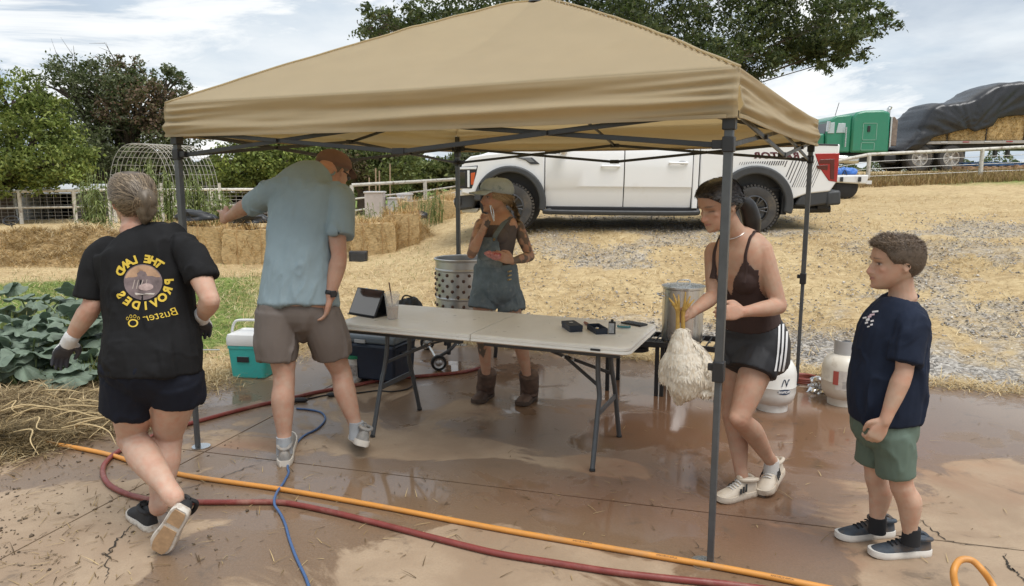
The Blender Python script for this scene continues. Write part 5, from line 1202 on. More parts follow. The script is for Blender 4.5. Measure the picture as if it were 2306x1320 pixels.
# ---------------------------------------------------------------- woman in the black shirt, walking away at the left
def woman_black():
    b = G(340, 1205); T = thing('person', 'person in black shirt with yellow print and white gloves walking away', 'person', b)
    f = nrm((-.30, .95, 0)); s = right_of(f); d = 3.27
    BLK = mat('black cotton', (.012, .012, .013), .85, var=.3, vscale=9, bump=.15, bscale=400, spec=.2); NAVY = mat('black navy cotton', (.010, .012, .020), .85, var=.25, bump=.15, bscale=400, spec=.2)
    lev = [(W(345, 838, 3.27), .205, .150, .165), (W(344, 790, 3.28), .208, .152, .165), (W(340, 715, 3.3), .190, .140, .135), (W(333, 640, 3.32), .192, .142, .125), (W(326, 590, 3.33), .200, .142, .120), (W(322, 558, 3.33), .192, .12, .11), (W(314, 538, 3.34), .150, .085, .085), (W(307, 522, 3.35), .085, .062, .062)]
    hd = Head(W(298, 452, 3.39), (-.62, .78, 0), UP-.06*f, .232, wide=1.0)
    mb = MB(); torso(mb, [(W(345, 880, 3.27), .10, .06, .07)]+[(l[0], l[1]-.02, l[2]-.02, l[3]-.02) for l in lev]+[(W(304, 515, 3.355), .062, .055, .055)], f)
    hd.build(mb); neckstub(mb, hd, W(305, 520, 3.35), .062, .056)
    Ls, Le, Lw = W(232, 588, 3.32), W(207, 690, 3.27), W(155, 770, 3.33); Rs, Re, Rw = W(428, 568, 3.31), W(474, 676, 3.22), W(455, 716, 3.38)
    arm(mb, Ls, Le, Lw, 1.06); arm(mb, Rs, Re, Rw, 1.06)
    Lh, Lk, La = W(302, 880, 3.27), W(296, 985, 3.36), W(393, 1122, 3.06); Rh, Rk, Ra = W(392, 880, 3.30), W(378, 985, 3.40), W(357, 1142, 3.27)
    leg(mb, Lh, Lk, La, 1.10, -f+(0, 0, .3), 1.10); leg(mb, Rh, Rk, Ra, 1.10, -f, 1.10)
    skin_body(T, b, mb, .0056, (.52, .33, .245), [(Le, .05, .5), (hd.at(.43, -.07, -.34), .03, .8), (W(304, 515, 3.3), .07, .3), (Lk, .06, .3), (Rk, .06, .3)], hd, {})
    # shirt
    mb = MB(); torso(mb, lev, f); 
    limb(mb, [W(245, 560, 3.33), W(222, 585, 3.32), W(210, 640, 3.30), W(204, 672, 3.29)], [.060, .066, .067, .070], n=18, hem=True); limb(mb, [W(410, 555, 3.33), W(432, 575, 3.31), W(448, 610, 3.28), W(455, 628, 3.27)], [.060, .065, .066, .067], n=18, hem=True)
    V, F = solid(mb, .007, 2); V = folds(V, F, .010, (0, 0, 1), 15, 3.)
    V = folds(V, F, .006, s, 18, 8., mask=np.exp(-((V[:, 2]-.95)/.12)**2)); sh = finish('shirt', V, F, BLK, T, b); bv = make_bvh(V, F)
    # shorts
    mb = MB(); torso(mb, [(W(345, 915, 3.29), .05, .05, .02), (W(345, 885, 3.28), .13, .11, .085), (W(345, 835, 3.27), .195, .14, .155), (W(344, 790, 3.28), .19, .135, .15)], f, k=10)
    limb(mb, [W(298, 850, 3.27), W(291, 895, 3.29), W(286, 925, 3.30)], [.128, .122, .116], n=20, hem=True); limb(mb, [W(392, 850, 3.28), W(396, 880, 3.30), W(396, 902, 3.31)], [.125, .118, .112], n=20, hem=True)
    V, F = solid(mb, .007, 12); V = folds(V, F, .012, (0, 0, 1), 14, 5.); finish('shorts', V, F, NAVY, T, b)
    # printed back: ring of mirrored yellow lettering, round picture, script name and paw
    bx0 = right_of(f)
    YEL = mat('yellow print', (.62, .44, .05), .7, var=.1); c0 = W(329, 651, 3.0)-bx0*.045; bx = right_of(f)
    ups = nrm(UP)
    def place(x, y): return (c0+bx*x+ups*y-f*.25, f)
    def ringtext(txt, rad, a0, a1, size, flipr):
        n = len(txt)
        for i, ch in enumerate(txt):
            if ch == ' ': continue
            a = a0+(a1-a0)*(i/(n-1) if n > 1 else 0)
            def pl(x, y, a=a):
                x = -x                                     # the print reads mirrored
                if flipr: rr = rad-y; X, Y = rr*math.cos(a), rr*math.sin(a); X += x*math.sin(a)*-1; Y += x*math.cos(a); 
                else: rr = rad+y; X, Y = rr*math.cos(a)+x*math.sin(a), rr*math.sin(a)-x*math.cos(a)
                return place(X, Y)
            project_text(ch, size, pl, bv, .0025, YEL, 'print_letter', sh, b, bold=.0022)
    ringtext('THE LAND', .084, R(48), R(152), .046, False)
    ringtext('PROVIDES', .117, R(-2), R(-150), .046, True)
    disc = lambda r, ox=0, oy=0, sx=1, sy=1: [(ox+sx*r*math.cos(a), oy+sy*r*math.sin(a)) for a in np.linspace(0, 2*math.pi, 36, endpoint=False)]
    pic = project_disc(disc(.076), place, bv, .002, mat('print picture', (.16, .12, .12), .75, var=.5, vscale=22), 'print_picture', sh, b)
    project_disc([(.072*math.cos(a), .072*math.sin(a)) for a in np.linspace(.25, math.pi-.25, 20)], place, bv, .003, mat('print sky', (.42, .26, .16), .75, var=.3, vscale=25), 'print_picture', sh, b)
    project_disc(disc(.022, .012, -.022, 1.25, .7), place, bv, .0035, mat('print pale', (.40, .30, .28), .75, var=.3, vscale=40), 'print_picture', sh, b)
    project_disc([(-.035, -.045), (.045, -.05), (.04, -.058), (-.03, -.056)], place, bv, .0035, mat('print pale line', (.45, .40, .36), .75), 'print_picture', sh, b)
    for k in range(4): project_disc([(-.045+k*.016, -.028), (-.040+k*.016, -.028), (-.030+k*.016, .01), (-.034+k*.016, .01)], place, bv, .003, mat('print line', (.35, .29, .26), .75), 'print_picture', sh, b)
    def pls(x, y): q = .20; return place(-x*1.0+.068, -.158+y+.14*(-x))
    project_text('Buster', .050, pls, bv, .0025, YEL, 'print_script', sh, b, bold=-.0002, shear=.35)
    px_, py_ = -.045, -.172
    for ox, oy, r, w in ((0, 0, .017, 1.2), (-.022, .020, .007, .8), (-.008, .028, .0075, .8), (.008, .028, .0075, .8), (.022, .02, .007, .8)):
        project_disc([(px_+ox+r*w*math.cos(a), py_+oy+r*math.sin(a)) for a in np.linspace(0, 6.283, 18, endpoint=False)], place, bv, .0025, YEL, 'print_paw', sh, b, 3)
        project_disc([(px_+ox+r*w*.68*math.cos(a), py_+oy+r*.68*math.sin(a)) for a in np.linspace(0, 6.283, 18, endpoint=False)], place, bv, .0032, BLK, 'print_paw', sh, b, 3)
    # work gloves: white knit with dark dipped palm and fingers
    GW = mat('white knit glove', (.66, .66, .66), .85, var=.1, bump=.3, bscale=300); GD = mat('dark rubber dip', (.035, .04, .055), .6, var=.2)
    def glove(wr, dr, th, left, tilt):
        mb = MB(); hand(mb, wr, dr, th, 1.05, curl=.22, left=left, thumb=.4, spread=.03); limb(mb, [wr-nrm(dr)*.045, wr-nrm(dr)*.02, wr+nrm(dr)*.02], [.034, .034, .033], k=8)
        V, F = solid(mb, .0045, 3); o = finish('glove', V, F, GW, T, b); o.data.materials.append(GD); d_ = nrm(dr); t_ = nrm(np.asarray(th)-d_*np.dot(th, d_)); n_ = np.cross(t_, d_)*(-1 if left else 1)
        c = V[F].mean(1); k = ((c-wr)@n_+.9*np.maximum(0, (c-wr)@d_-.085) > .002)&((c-wr)@d_ > .015); o.data.polygons.foreach_set('material_index', k.astype(np.int32)); return o
    glove(Lw, W(124, 820, 3.40)-Lw, (.35, .55, -.2), True, 0); glove(Rw, W(462, 742, 3.50)-Rw, (-.9, .1, .1), False, 0)
    MB().lathe([(.031, -.008), (.034, 0), (.031, .008)], Rw-b+(.0, .0, .035), 20, axis=nrm(Rw-Re)).obj('wristband', mat('pink band', (.55, .08, .14), .6), T)
    # shoes
    SU = mat('black knit trainer', (.014, .014, .016), .7, var=.3); SW = mat('worn pale foam', (.60, .56, .50), .7, var=.15, dirt=((.30, .22, .15), 25, .5, .7)); TR = mat('tan outsole', (.46, .30, .17), .75, var=.25, vscale=30)
    shoe(T, b, W(408, 1150, 2.99), G(352, 1252)+(0, 0, .012), (.45, .75, .75), .105, SU, SW, h=.09, tread=TR, sole_h=.034)
    shoe(T, b, G(346, 1196), G(300, 1158), UP, .10, SU, SW, h=.09, tread=TR, sole_h=.03)
    # hair drawn back into a loose knot
    hc = pal(9000, [(.06, .042, .028), (.12, .086, .055), (.19, .14, .088), (.29, .22, .14)], .2)
    haircap(hd, 'hair', mat('ash brown hair', (.105, .074, .048), .5, var=.5, vscale=26, stretch=(1, 1, .35)), T, b, .014)
    kn = hd.at(.56, -.56, .10); n = 5200; th = rng.random(n)*2*math.pi; t0 = hairline(th)+(.97-hairline(th))*rng.random(n)**.8
    P0 = hd.surf(t0, th, .0165); P = []; w = np.linspace(0, 1, 7)
    for p in P0:
        q = kn+rng.normal(0, .014, 3); m = (p+q)/2; m = hd.c+nrm(m-hd.c)*(np.linalg.norm(p-hd.c)*.5+np.linalg.norm(q-hd.c)*.5+.006); P.append(catmull([p, p*.45+m*.55+nrm(p-hd.c)*.004, m*.55+q*.45, q], 7))
    ribbons('hair_strand', np.array(P), .0013, hc[:n], T, HAIRM, b, hd.c)
    mb = MB(); mb.ell(kn+hd.u*.0, (.048, .045, .055)); mb.ell(hd.at(.42, -.55, .10), (.040, .042, .06)); mb.ell(hd.at(.28, -.50, .10), (.03, .03, .045)); V, F = solid(mb, .008, 3); V = folds(V, F, .008, (0, 0, 1), 40, 1.); finish('hair_knot', V, F, mat('ash brown hair knot', (.11, .085, .06), .5, var=.5, vscale=40, stretch=(1, 1, .3)), T, b)
    P = []; n = 900
    for k in range(n):
        a = rng.normal(0, 1, 3)*(1, 1, .6); o = kn+nrm(a)*.046; e = hd.at(.22+.22*random.random(), -.53+.03*rng.normal(), .10+.08*rng.normal()); m = (o+e)/2+nrm(a)*.012; P.append(catmull([kn+hd.u*.04+nrm(a)*.02, o, m, e], 7))
    ribbons('hair_strand', np.array(P), .0018, hc[:n]*1.15, T, HAIRM, b, hd.c); return T
woman_black()

# ---------------------------------------------------------------- boy in the navy shirt at the right
def boy():
    b = (G(2030, 1255)+G(1945, 1220))/2; T = thing('person', 'child in navy shirt and green shorts standing at the right', 'person', b)
    f = nrm((-1, .10, 0)); s = right_of(f)
    NV = mat('navy cotton', (.012, .018, .036), .8, var=.2, bump=.12, bscale=400, spec=.2); GN = mat('sage shorts', (.095, .135, .105), .75, var=.12, bump=.12, bscale=400)
    lev = [(W(1992, 940, 3.10), .145, .138, .138), (W(1994, 900, 3.10), .15, .148, .145), (W(1998, 850, 3.10), .152, .148, .142), (W(2002, 795, 3.11), .152, .138, .138), (W(2008, 745, 3.11), .155, .128, .14), (W(2018, 708, 3.11), .150, .100, .118), (W(2028, 686, 3.12), .112, .072, .085), (W(2033, 672, 3.12), .062, .052, .058)]
    hd = Head(W(2016, 592, 3.12), f+np.array([0, .02, 0]), UP+.03*f, .222, wide=1.02, face=.97)
    mb = MB(); torso(mb, [(W(1995, 975, 3.10), .08, .06, .06)]+[(l[0], l[1]-.016, l[2]-.016, l[3]-.016) for l in lev]+[(W(2034, 662, 3.12), .05, .045, .05)], f); hd.build(mb)
    neckstub(mb, hd, W(2032, 672, 3.12), .055, .050)
    Ls, Le, Lw = W(2048, 735, 2.985), W(2036, 838, 2.93), W(1992, 950, 2.92); Rs, Re, Rw = W(2008, 722, 3.26), W(1985, 830, 3.30), W(1975, 930, 3.28)
    arm(mb, Ls, Le, Lw, .90); arm(mb, Rs, Re, Rw, .86)
    hand(mb, Lw, W(1966, 992, 2.93)-Lw, f*.8+UP*.3, .86, curl=.5, left=True, thumb=.7); hand(mb, Rw, (-.15, 0, -1), f, .86, curl=.5)
    Lh, Lk, La = W(2018, 985, 3.03), W(2030, 1092, 3.02), W(2052, 1205, 3.03); Rh, Rk, Ra = W(1978, 975, 3.17), W(1972, 1070, 3.17), W(1976, 1180, 3.16)
    leg(mb, Lh, Lk, La, .80, -f, 1.08); leg(mb, Rh, Rk, Ra, .80, -f, 1.08)
    skin_body(T, b, mb, .005, (.50, .315, .225), [(Le, .04, .4), (Lk, .05, .35), (Lw, .06, .2)], hd, dict(brow=(.10, .065, .04)))
    mb = MB(); torso(mb, lev, f); limb(mb, [W(2040, 712, 3.02), W(2050, 735, 2.975), W(2042, 785, 2.955), W(2036, 815, 2.945)], [.060, .066, .066, .065], n=18, hem=True); limb(mb, [W(2015, 715, 3.2), W(2006, 745, 3.26), W(1998, 800, 3.28)], [.06, .064, .062], n=16, hem=True)
    V, F = solid(mb, .0065, 3); V = folds(V, F, .010, (0, 0, 1), 14, 2.); V = folds(V, F, .005, nrm((1, 0, .8)), 20, 12., mask=np.exp(-((V[:, 2]-1.0)/.15)**2)); sh = finish('shirt', V, F, NV, T, b); bv = make_bvh(V, F)
    WP = mat('white print', (.7, .68, .70), .7); PK = mat('pale pink print', (.60, .45, .50), .7)
    def place(x, y): return (np.array([0, 0, EYE]), nrm(ray(1962+x*700, 712-y*700)))
    for k, (x, y, w, h, m) in enumerate(((-.010, -.012, .006, .006, WP), (-.020, -.006, .006, .004, WP), (-.004, -.002, .006, .005, PK), (.004, .004, .008, .004, PK), (.014, .014, .010, .004, WP), (-.014, -.022, .005, .004, WP), (.004, -.016, .005, .004, WP), (.002, -.028, .004, .004, WP), (-.008, -.034, .004, .003, WP))): project_disc([(x-w, y-h), (x+w, y-h*.4), (x+w, y+h), (x-w, y+h*.4)], place, bv, .002, m, 'chest_print', sh, b, 3)
    mb = MB(); mb.tube([hd.at(0, 0, 0)*0+W(2034+36*math.cos(a)*1.0-2, 672+7*math.sin(a)+8*math.cos(a)*-.6, 3.12-.055*math.sin(a)) for a in np.linspace(0, 2*math.pi, 25)], .006, 6); mb.v = [v-b for v in mb.v]; mb.obj('collar', NV, sh)
    mb = MB(); torso(mb, [(W(1995, 1010, 3.10), .05, .05, .06), (W(1995, 985, 3.10), .12, .11, .12), (W(1993, 945, 3.10), .138, .128, .128), (W(1994, 905, 3.10), .135, .125, .125)], f, k=10)
    limb(mb, [W(2010, 975, 3.03), W(2016, 1020, 3.025), W(2020, 1072, 3.02)], [.082, .078, .074], n=18, hem=True); limb(mb, [W(1978, 965, 3.16), W(1972, 1000, 3.165), W(1968, 1042, 3.17)], [.082, .078, .074], n=18, hem=True)
    V, F = solid(mb, .0065, 9); V = folds(V, F, .011, (0, 0, 1), 15, 7.); finish('shorts', V, F, GN, T, b)
    SK = mat('black sock', (.012, .012, .014), .9); SU = mat('blue grey mesh', (.045, .058, .075), .7, var=.35, vscale=22, dirt=((.13, .09, .06), 9, .5, .7)); SW = mat('white worn sole', (.66, .63, .58), .6, var=.15)
    for an, he, to in ((La, G(2092, 1247), G(1956, 1252)), (Ra, G(2010, 1204), G(1882, 1214))):
        limb_ = MB(); limb_.tube([an-b+(0, 0, .035), an-b-(0, 0, .04)], [.036, .038], 14, 6); limb_.obj('sock', SK, T); shoe(T, b, he, to, UP, .092, SU, SW, h=.078, lace=SK, sole_h=.03)
    # short brown hair: shaved sides, longer combed top
    line = lambda th: np.interp(np.abs((np.asarray(th)+math.pi) % (2*math.pi)-math.pi), [0, .5, .9, 1.2, 1.5, 1.85, 2.4, 3.2], [.80, .78, .70, .50, .50, .34, .22, .20])
    haircap(hd, 'hair', mat('brown hair', (.085, .058, .038), .6, var=.35, vscale=30), T, b, .010, line)
    n = 8500; th = rng.random(n)*2*math.pi; t0 = line(th)+(.995-line(th))*rng.random(n)**.75; p0 = hd.surf(t0, th, .0095); nn = p0-hd.at(.45, -.05, 0); nn /= np.linalg.norm(nn, axis=1)[:, None]
    topw = sstep(.70, .86, t0); ln = .006+.017*topw; comb = hd.f[None]*(.42*topw)[:, None]+hd.u[None]*(-.2+.2*topw)[:, None]+rng.normal(0, .22, (n, 3)); k = np.linspace(0, 1, 5)[None, :, None]
    P = p0[:, None]+nn[:, None]*ln[:, None, None]*(.55*k-.25*k*k)+comb[:, None]*ln[:, None, None]*k**1.2
    ribbons('hair_strand', P, .0009, pal(n, [(.07, .048, .03), (.13, .09, .058), (.21, .15, .10)], .2)*(.8+.5*topw)[:, None], T, HAIRM, b, hd.c); return T
boy()
# ---------------------------------------------------------------- man in the grey-blue shirt, pointing
def man_blue():
    b = G(690, 1030); T = thing('person', 'person in grey-blue shirt and brown cap pointing left', 'person', b)
    f = nrm((.16, .98, 0)); s = right_of(f)
    SH = mat('grey blue jersey', (.25, .325, .36), .62, var=.06, bump=.08, bscale=500, spec=.3); SR = mat('taupe shorts', (.155, .128, .112), .75, var=.1, bump=.15, bscale=350)
    lev = [(W(670, 688, 4.28), .235, .145, .150), (W(671, 650, 4.30), .222, .142, .145), (W(676, 590, 4.34), .205, .140, .135), (W(682, 520, 4.40), .205, .140, .130), (W(687, 465, 4.46), .222, .140, .130), (W(690, 430, 4.51), .212, .120, .120), (W(705, 405, 4.56), .150, .085, .10), (W(728, 388, 4.61), .078, .068, .072)]
    hd = Head(W(751, 388, 4.72), (.42, .80, -.45), (.12, .35, .9), .235, wide=1.02)
    mb = MB(); torso(mb, [(W(672, 745, 4.27), .10, .07, .08)]+[(l[0], l[1]-.022, l[2]-.02, l[3]-.02) for l in lev]+[(W(738, 378, 4.65), .062, .06, .06)], f); hd.build(mb); neckstub(mb, hd, W(725, 393, 4.60), .068, .064)
    Ls, Le, Lw = W(618, 437, 4.50), W(556, 463, 4.66), W(514, 490, 4.84); Rs, Re, Rw = W(752, 470, 4.41), W(764, 580, 4.26), W(744, 668, 4.20)
    arm(mb, Ls, Le, Lw, 1.15); arm(mb, Rs, Re, Rw, 1.17)
    hand(mb, Lw, W(487, 488, 4.95)-Lw, (.25, -.25, 1), 1.1, left=True, curls=(.06, .75, .8, .85), thumb=.5)
    hand(mb, Rw, W(734, 722, 4.19)-Rw, f+s*-.3, 1.08, curl=.27, thumb=.5)
    Lh, Lk, La = W(630, 720, 4.26), W(640, 850, 4.22), W(640, 1002, 4.14); Rh, Rk, Ra = W(718, 720, 4.28), W(768, 838, 4.36), W(803, 968, 4.28)
    leg(mb, Lh, Lk, La, 1.06, -f, 1.06); leg(mb, Rh, Rk, Ra, 1.06, -f, 1.05)
    skin_body(T, b, mb, .0056, (.47, .285, .205), [(Re, .05, .6), (hd.at(.3, -.35, .1), .09, .5), (Lw, .08, .3), (Rw, .08, .35)], hd, {})
    mb = MB(); torso(mb, lev, f)
    limb(mb, [W(630, 425, 4.48), W(608, 435, 4.50), W(585, 450, 4.57), W(570, 462, 4.62)], [.070, .076, .075, .073], n=18, hem=True); limb(mb, [W(748, 435, 4.48), W(766, 455, 4.42), W(768, 500, 4.36), W(767, 533, 4.32)], [.072, .080, .080, .078], n=18, hem=True)
    V, F = solid(mb, .0078, 2); V = folds(V, F, .013, (.05, .1, 1), 11, 4.); V = folds(V, F, .006, (.3, .2, 1), 24, 9., mask=sstep(1.30, 1.0, V[:, 2])+.2); sh = finish('shirt', V, F, SH, T, b)
    MB().tube([W(728+26*math.cos(a), 389+7*math.sin(a), 4.61-.06*math.sin(a))-b for a in np.linspace(0, 2*math.pi, 25)], .006, 6).obj('collar', SH, sh)
    mb = MB(); torso(mb, [(W(672, 768, 4.29), .04, .05, .02), (W(672, 742, 4.29), .14, .11, .075), (W(672, 712, 4.28), .20, .13, .13), (W(671, 675, 4.29), .205, .13, .135)], f, k=12)
    limb(mb, [W(628, 705, 4.26), W(624, 760, 4.24), W(625, 812, 4.23)], [.126, .118, .110], n=20, hem=True); limb(mb, [W(718, 705, 4.28), W(738, 755, 4.30), W(750, 800, 4.33)], [.124, .114, .105], n=20, hem=True)
    V, F = solid(mb, .007, 12); V = folds(V, F, .013, (0, 0, 1), 13, 6.); finish('shorts', V, F, SR, T, b)
    # watch
    wd = nrm(Rw-Re); w = MB().lathe([(.033, -.012), (.036, -.006), (.036, .006), (.033, .012)], Rw-b-wd*.02, 24, axis=wd).obj('watch_strap', BLACKPL, T)
    MB().box(Rw-b-wd*.02+np.array([.02, -.032, 0]), (.034, .014, .038), rz=.5).obj('watch_case', BLACKPL, w, bevel=.004)
    # cap: brown crown with brim pointing where he looks
    CAP = mat('brown cap', (.17, .095, .072), .8, var=.15, bump=.2, bscale=260)
    ln = lambda th: np.interp(np.abs((np.asarray(th)+math.pi) % (2*math.pi)-math.pi), [0, 1.2, 2.2, 3.2], [.70, .62, .50, .47])
    cp = haircap(hd, 'cap', CAP, T, b, .016, ln, nz=.12)
    RR = []
    for k in np.linspace(0, 1, 5):
        th = np.linspace(-.95, .95, 15); p = hd.surf(np.full(15, .70), th, .014)+np.outer(np.cos(th)**.8, hd.f)*.075*k-hd.u*.02*k; RR.append(np.vstack([p+hd.u*.002, (p-hd.u*.003)[::-1]])-b)
    MB().rings(RR).obj('brim', CAP, cp, smooth=60)
    haircap(hd, 'hair', mat('cropped grey brown hair', (.12, .09, .07), .7, var=.3), T, b, .003, lambda th: np.interp(np.abs((np.asarray(th)+math.pi) % (2*math.pi)-math.pi), [0, .9, 1.3, 1.6, 1.9, 2.5, 3.2], [.78, .68, .50, .50, .38, .30, .28]))
    gl = MB().tube([hd.at(.50, -.04, .345), hd.at(.505, .2, .33), hd.at(.50, .36, .24)], .0035, 6, 10); gl.v = [v-b for v in gl.v]; gl.obj('sunglasses_arm', BLACKPL, T)
    gl = MB().ell(hd.at(.49, .37, .14), (.028, .018, .022)); gl.ell(hd.at(.49, .37, -.14), (.028, .018, .022)); gl.v = [v-b for v in gl.v]; gl.obj('sunglasses_lens', GLASS_T, T)
    SK = mat('grey ankle sock', (.36, .38, .40), .9, var=.15, bump=.3, bscale=300); SU = mat('grey running mesh', (.27, .26, .245), .75, var=.25, vscale=30, dirt=((.36, .30, .24), 14, .5, .75)); SW = mat('dirty white foam', (.62, .57, .50), .7, var=.15); TRD = mat('dark outsole', (.05, .04, .035), .8)
    for an in (La, Ra): MB().tube([an-b+(0, 0, .05), an-b, an-b-(0, 0, .05)], [.043, .044, .048], 16, 8).obj('sock', SK, T)
    shoe(T, b, G(641, 1052), G(650, 985), UP, .118, SU, SW, h=.10, lace=SW, tread=TRD, sole_h=.036)
    shoe(T, b, W(815, 1006, 4.17), G(800, 992)+(0, 0, .004), (.30, .15, 1), .112, SU, SW, h=.10, lace=SW, tread=TRD, sole_h=.036)
    return T
man_blue()

# ---------------------------------------------------------------- woman in denim overalls behind the table
DENIM = mat('washed denim', (.135, .175, .20), .8, var=.28, vscale=14, bump=.35, bscale=420, dirt=((.28, .31, .32), 9, .55, .75))
def woman_denim():
    b = (G(1090, 898)+G(1190, 903))/2; T = thing('person', 'person in denim overalls, pale cap and brown boots behind the table', 'person', b)
    f = nrm((-.48, -.88, 0)); s = right_of(f); d = 5.34
    lev = [(W(1116, 655, 5.35), .165, .125, .140), (W(1116, 630, 5.35), .166, .122, .130), (W(1115, 600, 5.35), .140, .110, .110), (W(1116, 570, 5.35), .132, .108, .105), (W(1120, 540, 5.35), .140, .122, .105), (W(1122, 515, 5.35), .145, .115, .10), (W(1126, 497, 5.36), .140, .085, .09), (W(1129, 484, 5.37), .090, .06, .07), (W(1130, 474, 5.37), .052, .046, .05)]
    hd = Head(W(1117, 443, 5.36), (-.93, -.36, -.02), UP, .222, wide=.96)
    mb = MB(); torso(mb, [(W(1116, 675, 5.35), .08, .06, .07)]+[(l[0], l[1]-.010, l[2]-.010, l[3]-.010) if i < 6 else l for i, l in enumerate(lev)], f); hd.build(mb); neckstub(mb, hd, W(1130, 482, 5.37), .052, .047)
    for q in (-1, 1): mb.ell(W(1121, 528, 5.35)+f*.085+s*q*.065, (.055, .055, .055))
    Rs, Re, Rw = W(1084, 506, 5.27), W(1062, 572, 5.12), W(1086, 521, 5.02); Ls, Le, Lw = W(1166, 510, 5.40), W(1194, 578, 5.33), W(1153, 588, 5.06)
    arm(mb, Rs, Re, Rw, .88); arm(mb, Ls, Le, Lw, .88)
    hand(mb, Rw, W(1101, 490, 5.08)-Rw, (.6, -.2, .6), .92, curl=.55, thumb=.7); hand(mb, Lw, W(1118, 572, 4.98)-Lw, (.0, .15, 1), .92, curl=.35, left=True, thumb=.5)
    Rh, Rk, Ra = W(1090, 668, 5.34), W(1084, 752, 5.28), W(1097, 860, 5.33); Lh, Lk, La = W(1145, 668, 5.37), W(1163, 752, 5.27), W(1191, 862, 5.27)
    leg(mb, Rh, Rk, Ra, .86, -f, 1.0); leg(mb, Lh, Lk, La, .86, -f, 1.0)
    INK = np.array([.075, .075, .068])
    def tattoo(V, col):
        def near(a, c):
            ab = c-a; t = np.clip(((V-a)@ab)/(ab@ab), 0, 1); return np.linalg.norm(V-a-np.outer(t, ab), axis=1)
        m = ((near(Ls, Le) < .065)|(near(Le, Lw+(Le-Lw)*.15) < .055))
        n = fbm(V*np.array([30, 30, 22])+4, 3); a = m*sstep(.40, .50, n)*.78; col = col*(1-a[:, None])+INK*a[:, None]
        m = (near(Rk+(Ra-Rk)*.32, Rk+(Ra-Rk)*.72) < .075)&((V-Rk)@f > -.0)&((V-Rk)@s < .04); n = fbm(V*np.array([26, 26, 16])+14, 2); a = m*sstep(.36, .44, n)*.85; col = col*(1-a[:, None])+INK*a[:, None]
        a = .5*(near(Rs, Re) < .06)*sstep(.50, .60, fbm(V*24+31, 2)); return col*(1-a[:, None])+INK*a[:, None]
    bodyV, bodyF = skin_body(T, b, mb, .0056, (.46, .27, .185), [(Re, .04, .4), (W(1125, 505, 5.2), .08, .3)], hd, dict(lip=(.42, .17, .16)), recolor=tattoo)
    # tank top and overalls
    cc = W(1121, 528, 5.35); zc = cc[2]
    def pred(V):
        q = V-cc; x = q@s; y = q@f; z = V[:, 2]-zc; arm_ = (np.abs(x) > .145+.0*z)
        for a_, c_ in ((Rs, Re), (Re, Rw), (Ls, Le), (Le, Lw)):
            ab = c_-a_; t = np.clip(((V-a_)@ab)/(ab@ab), 0, 1); arm_ |= np.linalg.norm(V-a_-np.outer(t, ab), axis=1) < .050
        neck = np.where(y > 0, .075+1.2*np.maximum(0, np.abs(x)-.07)*(np.abs(x) < .125), .05); return (z > -.30)&(z < neck)&~arm_
    tight('tank_top', bodyV, bodyF, pred, .003, mat('grey brown rib knit', (.105, .085, .08), .85, var=.1), T, b)
    mb = MB(); torso(mb, [(W(1116, 690, 5.35), .05, .05, .06), (W(1116, 668, 5.35), .15, .115, .14), (W(1116, 645, 5.35), .176, .135, .148), (W(1116, 620, 5.35), .160, .125, .128), (W(1115, 596, 5.35), .146, .118, .116)], f, k=14)
    limb(mb, [W(1090, 660, 5.34), W(1087, 680, 5.32), W(1085, 694, 5.31)], [.095, .096, .098], n=20, hem=True); limb(mb, [W(1145, 660, 5.36), W(1149, 682, 5.35), W(1152, 699, 5.34)], [.095, .096, .098], n=20, hem=True)
    V, F = solid(mb, .0065, 2); V = folds(V, F, .009, (0, 0, 1), 17, 6.); ov = finish('overall_shorts', V, F, DENIM, T, b)
    # waistband, bib, pocket, straps, buttons
    bib = MB(); RR = []
    for z, hw in ((598, .105), (575, .100), (550, .092), (531, .088)):
        c = W(1117, z, 5.35); R1 = []
        for x in np.linspace(-1, 1, 11): R1.append(c+s*x*hw+f*(.138+.014*(z == 550)+.012*(z == 531)+.012*(z == 550)+.008*(z == 531)-.045*x*x))
        R1 = np.array(R1); RR.append(np.vstack([R1+f*.004, (R1-f*.004)[::-1]])-b)
    bb = bib.rings(RR).obj('bib', DENIM, T, smooth=60)
    pk = MB(); c = W(1117, 564, 5.35)+f*.160-b; pk.rings([[c+s*x+UP*z+f*(o-.03*(x/.06)**2*.3) for x, z in ((-.055, .05), (.055, .05), (.055, -.045), (0, -.062), (-.055, -.045))] for o in (-.006, .008)]); pk.obj('bib_pocket', DENIM, bb, bevel=.002)
    BR = mat('brass button', (.45, .33, .16), .35, metal=1)
    for q, px, sx in ((-1, 1163, .075), (1, 1090, .078)):
        top = W(1118, 533, 5.35)+s*q*sx*1.0+f*.148; sh_ = W(1128, 491, 5.36)+s*q*.085+f*.03; bk = W(1128, 520, 5.37)+s*q*.05-f*.105
        st = MB().tube([x-b for x in (top-UP*.02, top+UP*.015+f*.004, (top+sh_)/2+f*.02+UP*.012, sh_+UP*.012, sh_*.45+bk*.55+UP*.03-f*.012, bk)], .020, 10, 26, flat=.18, side=s).obj('strap', DENIM, ov)
        MB().cyl(top-b+f*.012-UP*.005, top-b+f*.018-UP*.005, .010, n=12).obj('button', BR, st)
    for k in range(3): MB().cyl(W(1150, 606+k*9, 5.35)+f*.125-s*(.055+.0*k)-b-f*.03, W(1150, 606+k*9, 5.35)+f*.135-s*.055-b, .007, n=10).obj('side_button', BR, ov)
    mb = MB(); torso(mb, [(W(1115.5, 606, 5.35), .158, .126, .124), (W(1115, 594, 5.35), .150, .121, .119)], f, k=4); mb.v = [v-b for v in mb.v]; mb.obj('waistband', DENIM, ov, smooth=60)
    # frayed hems
    P = []
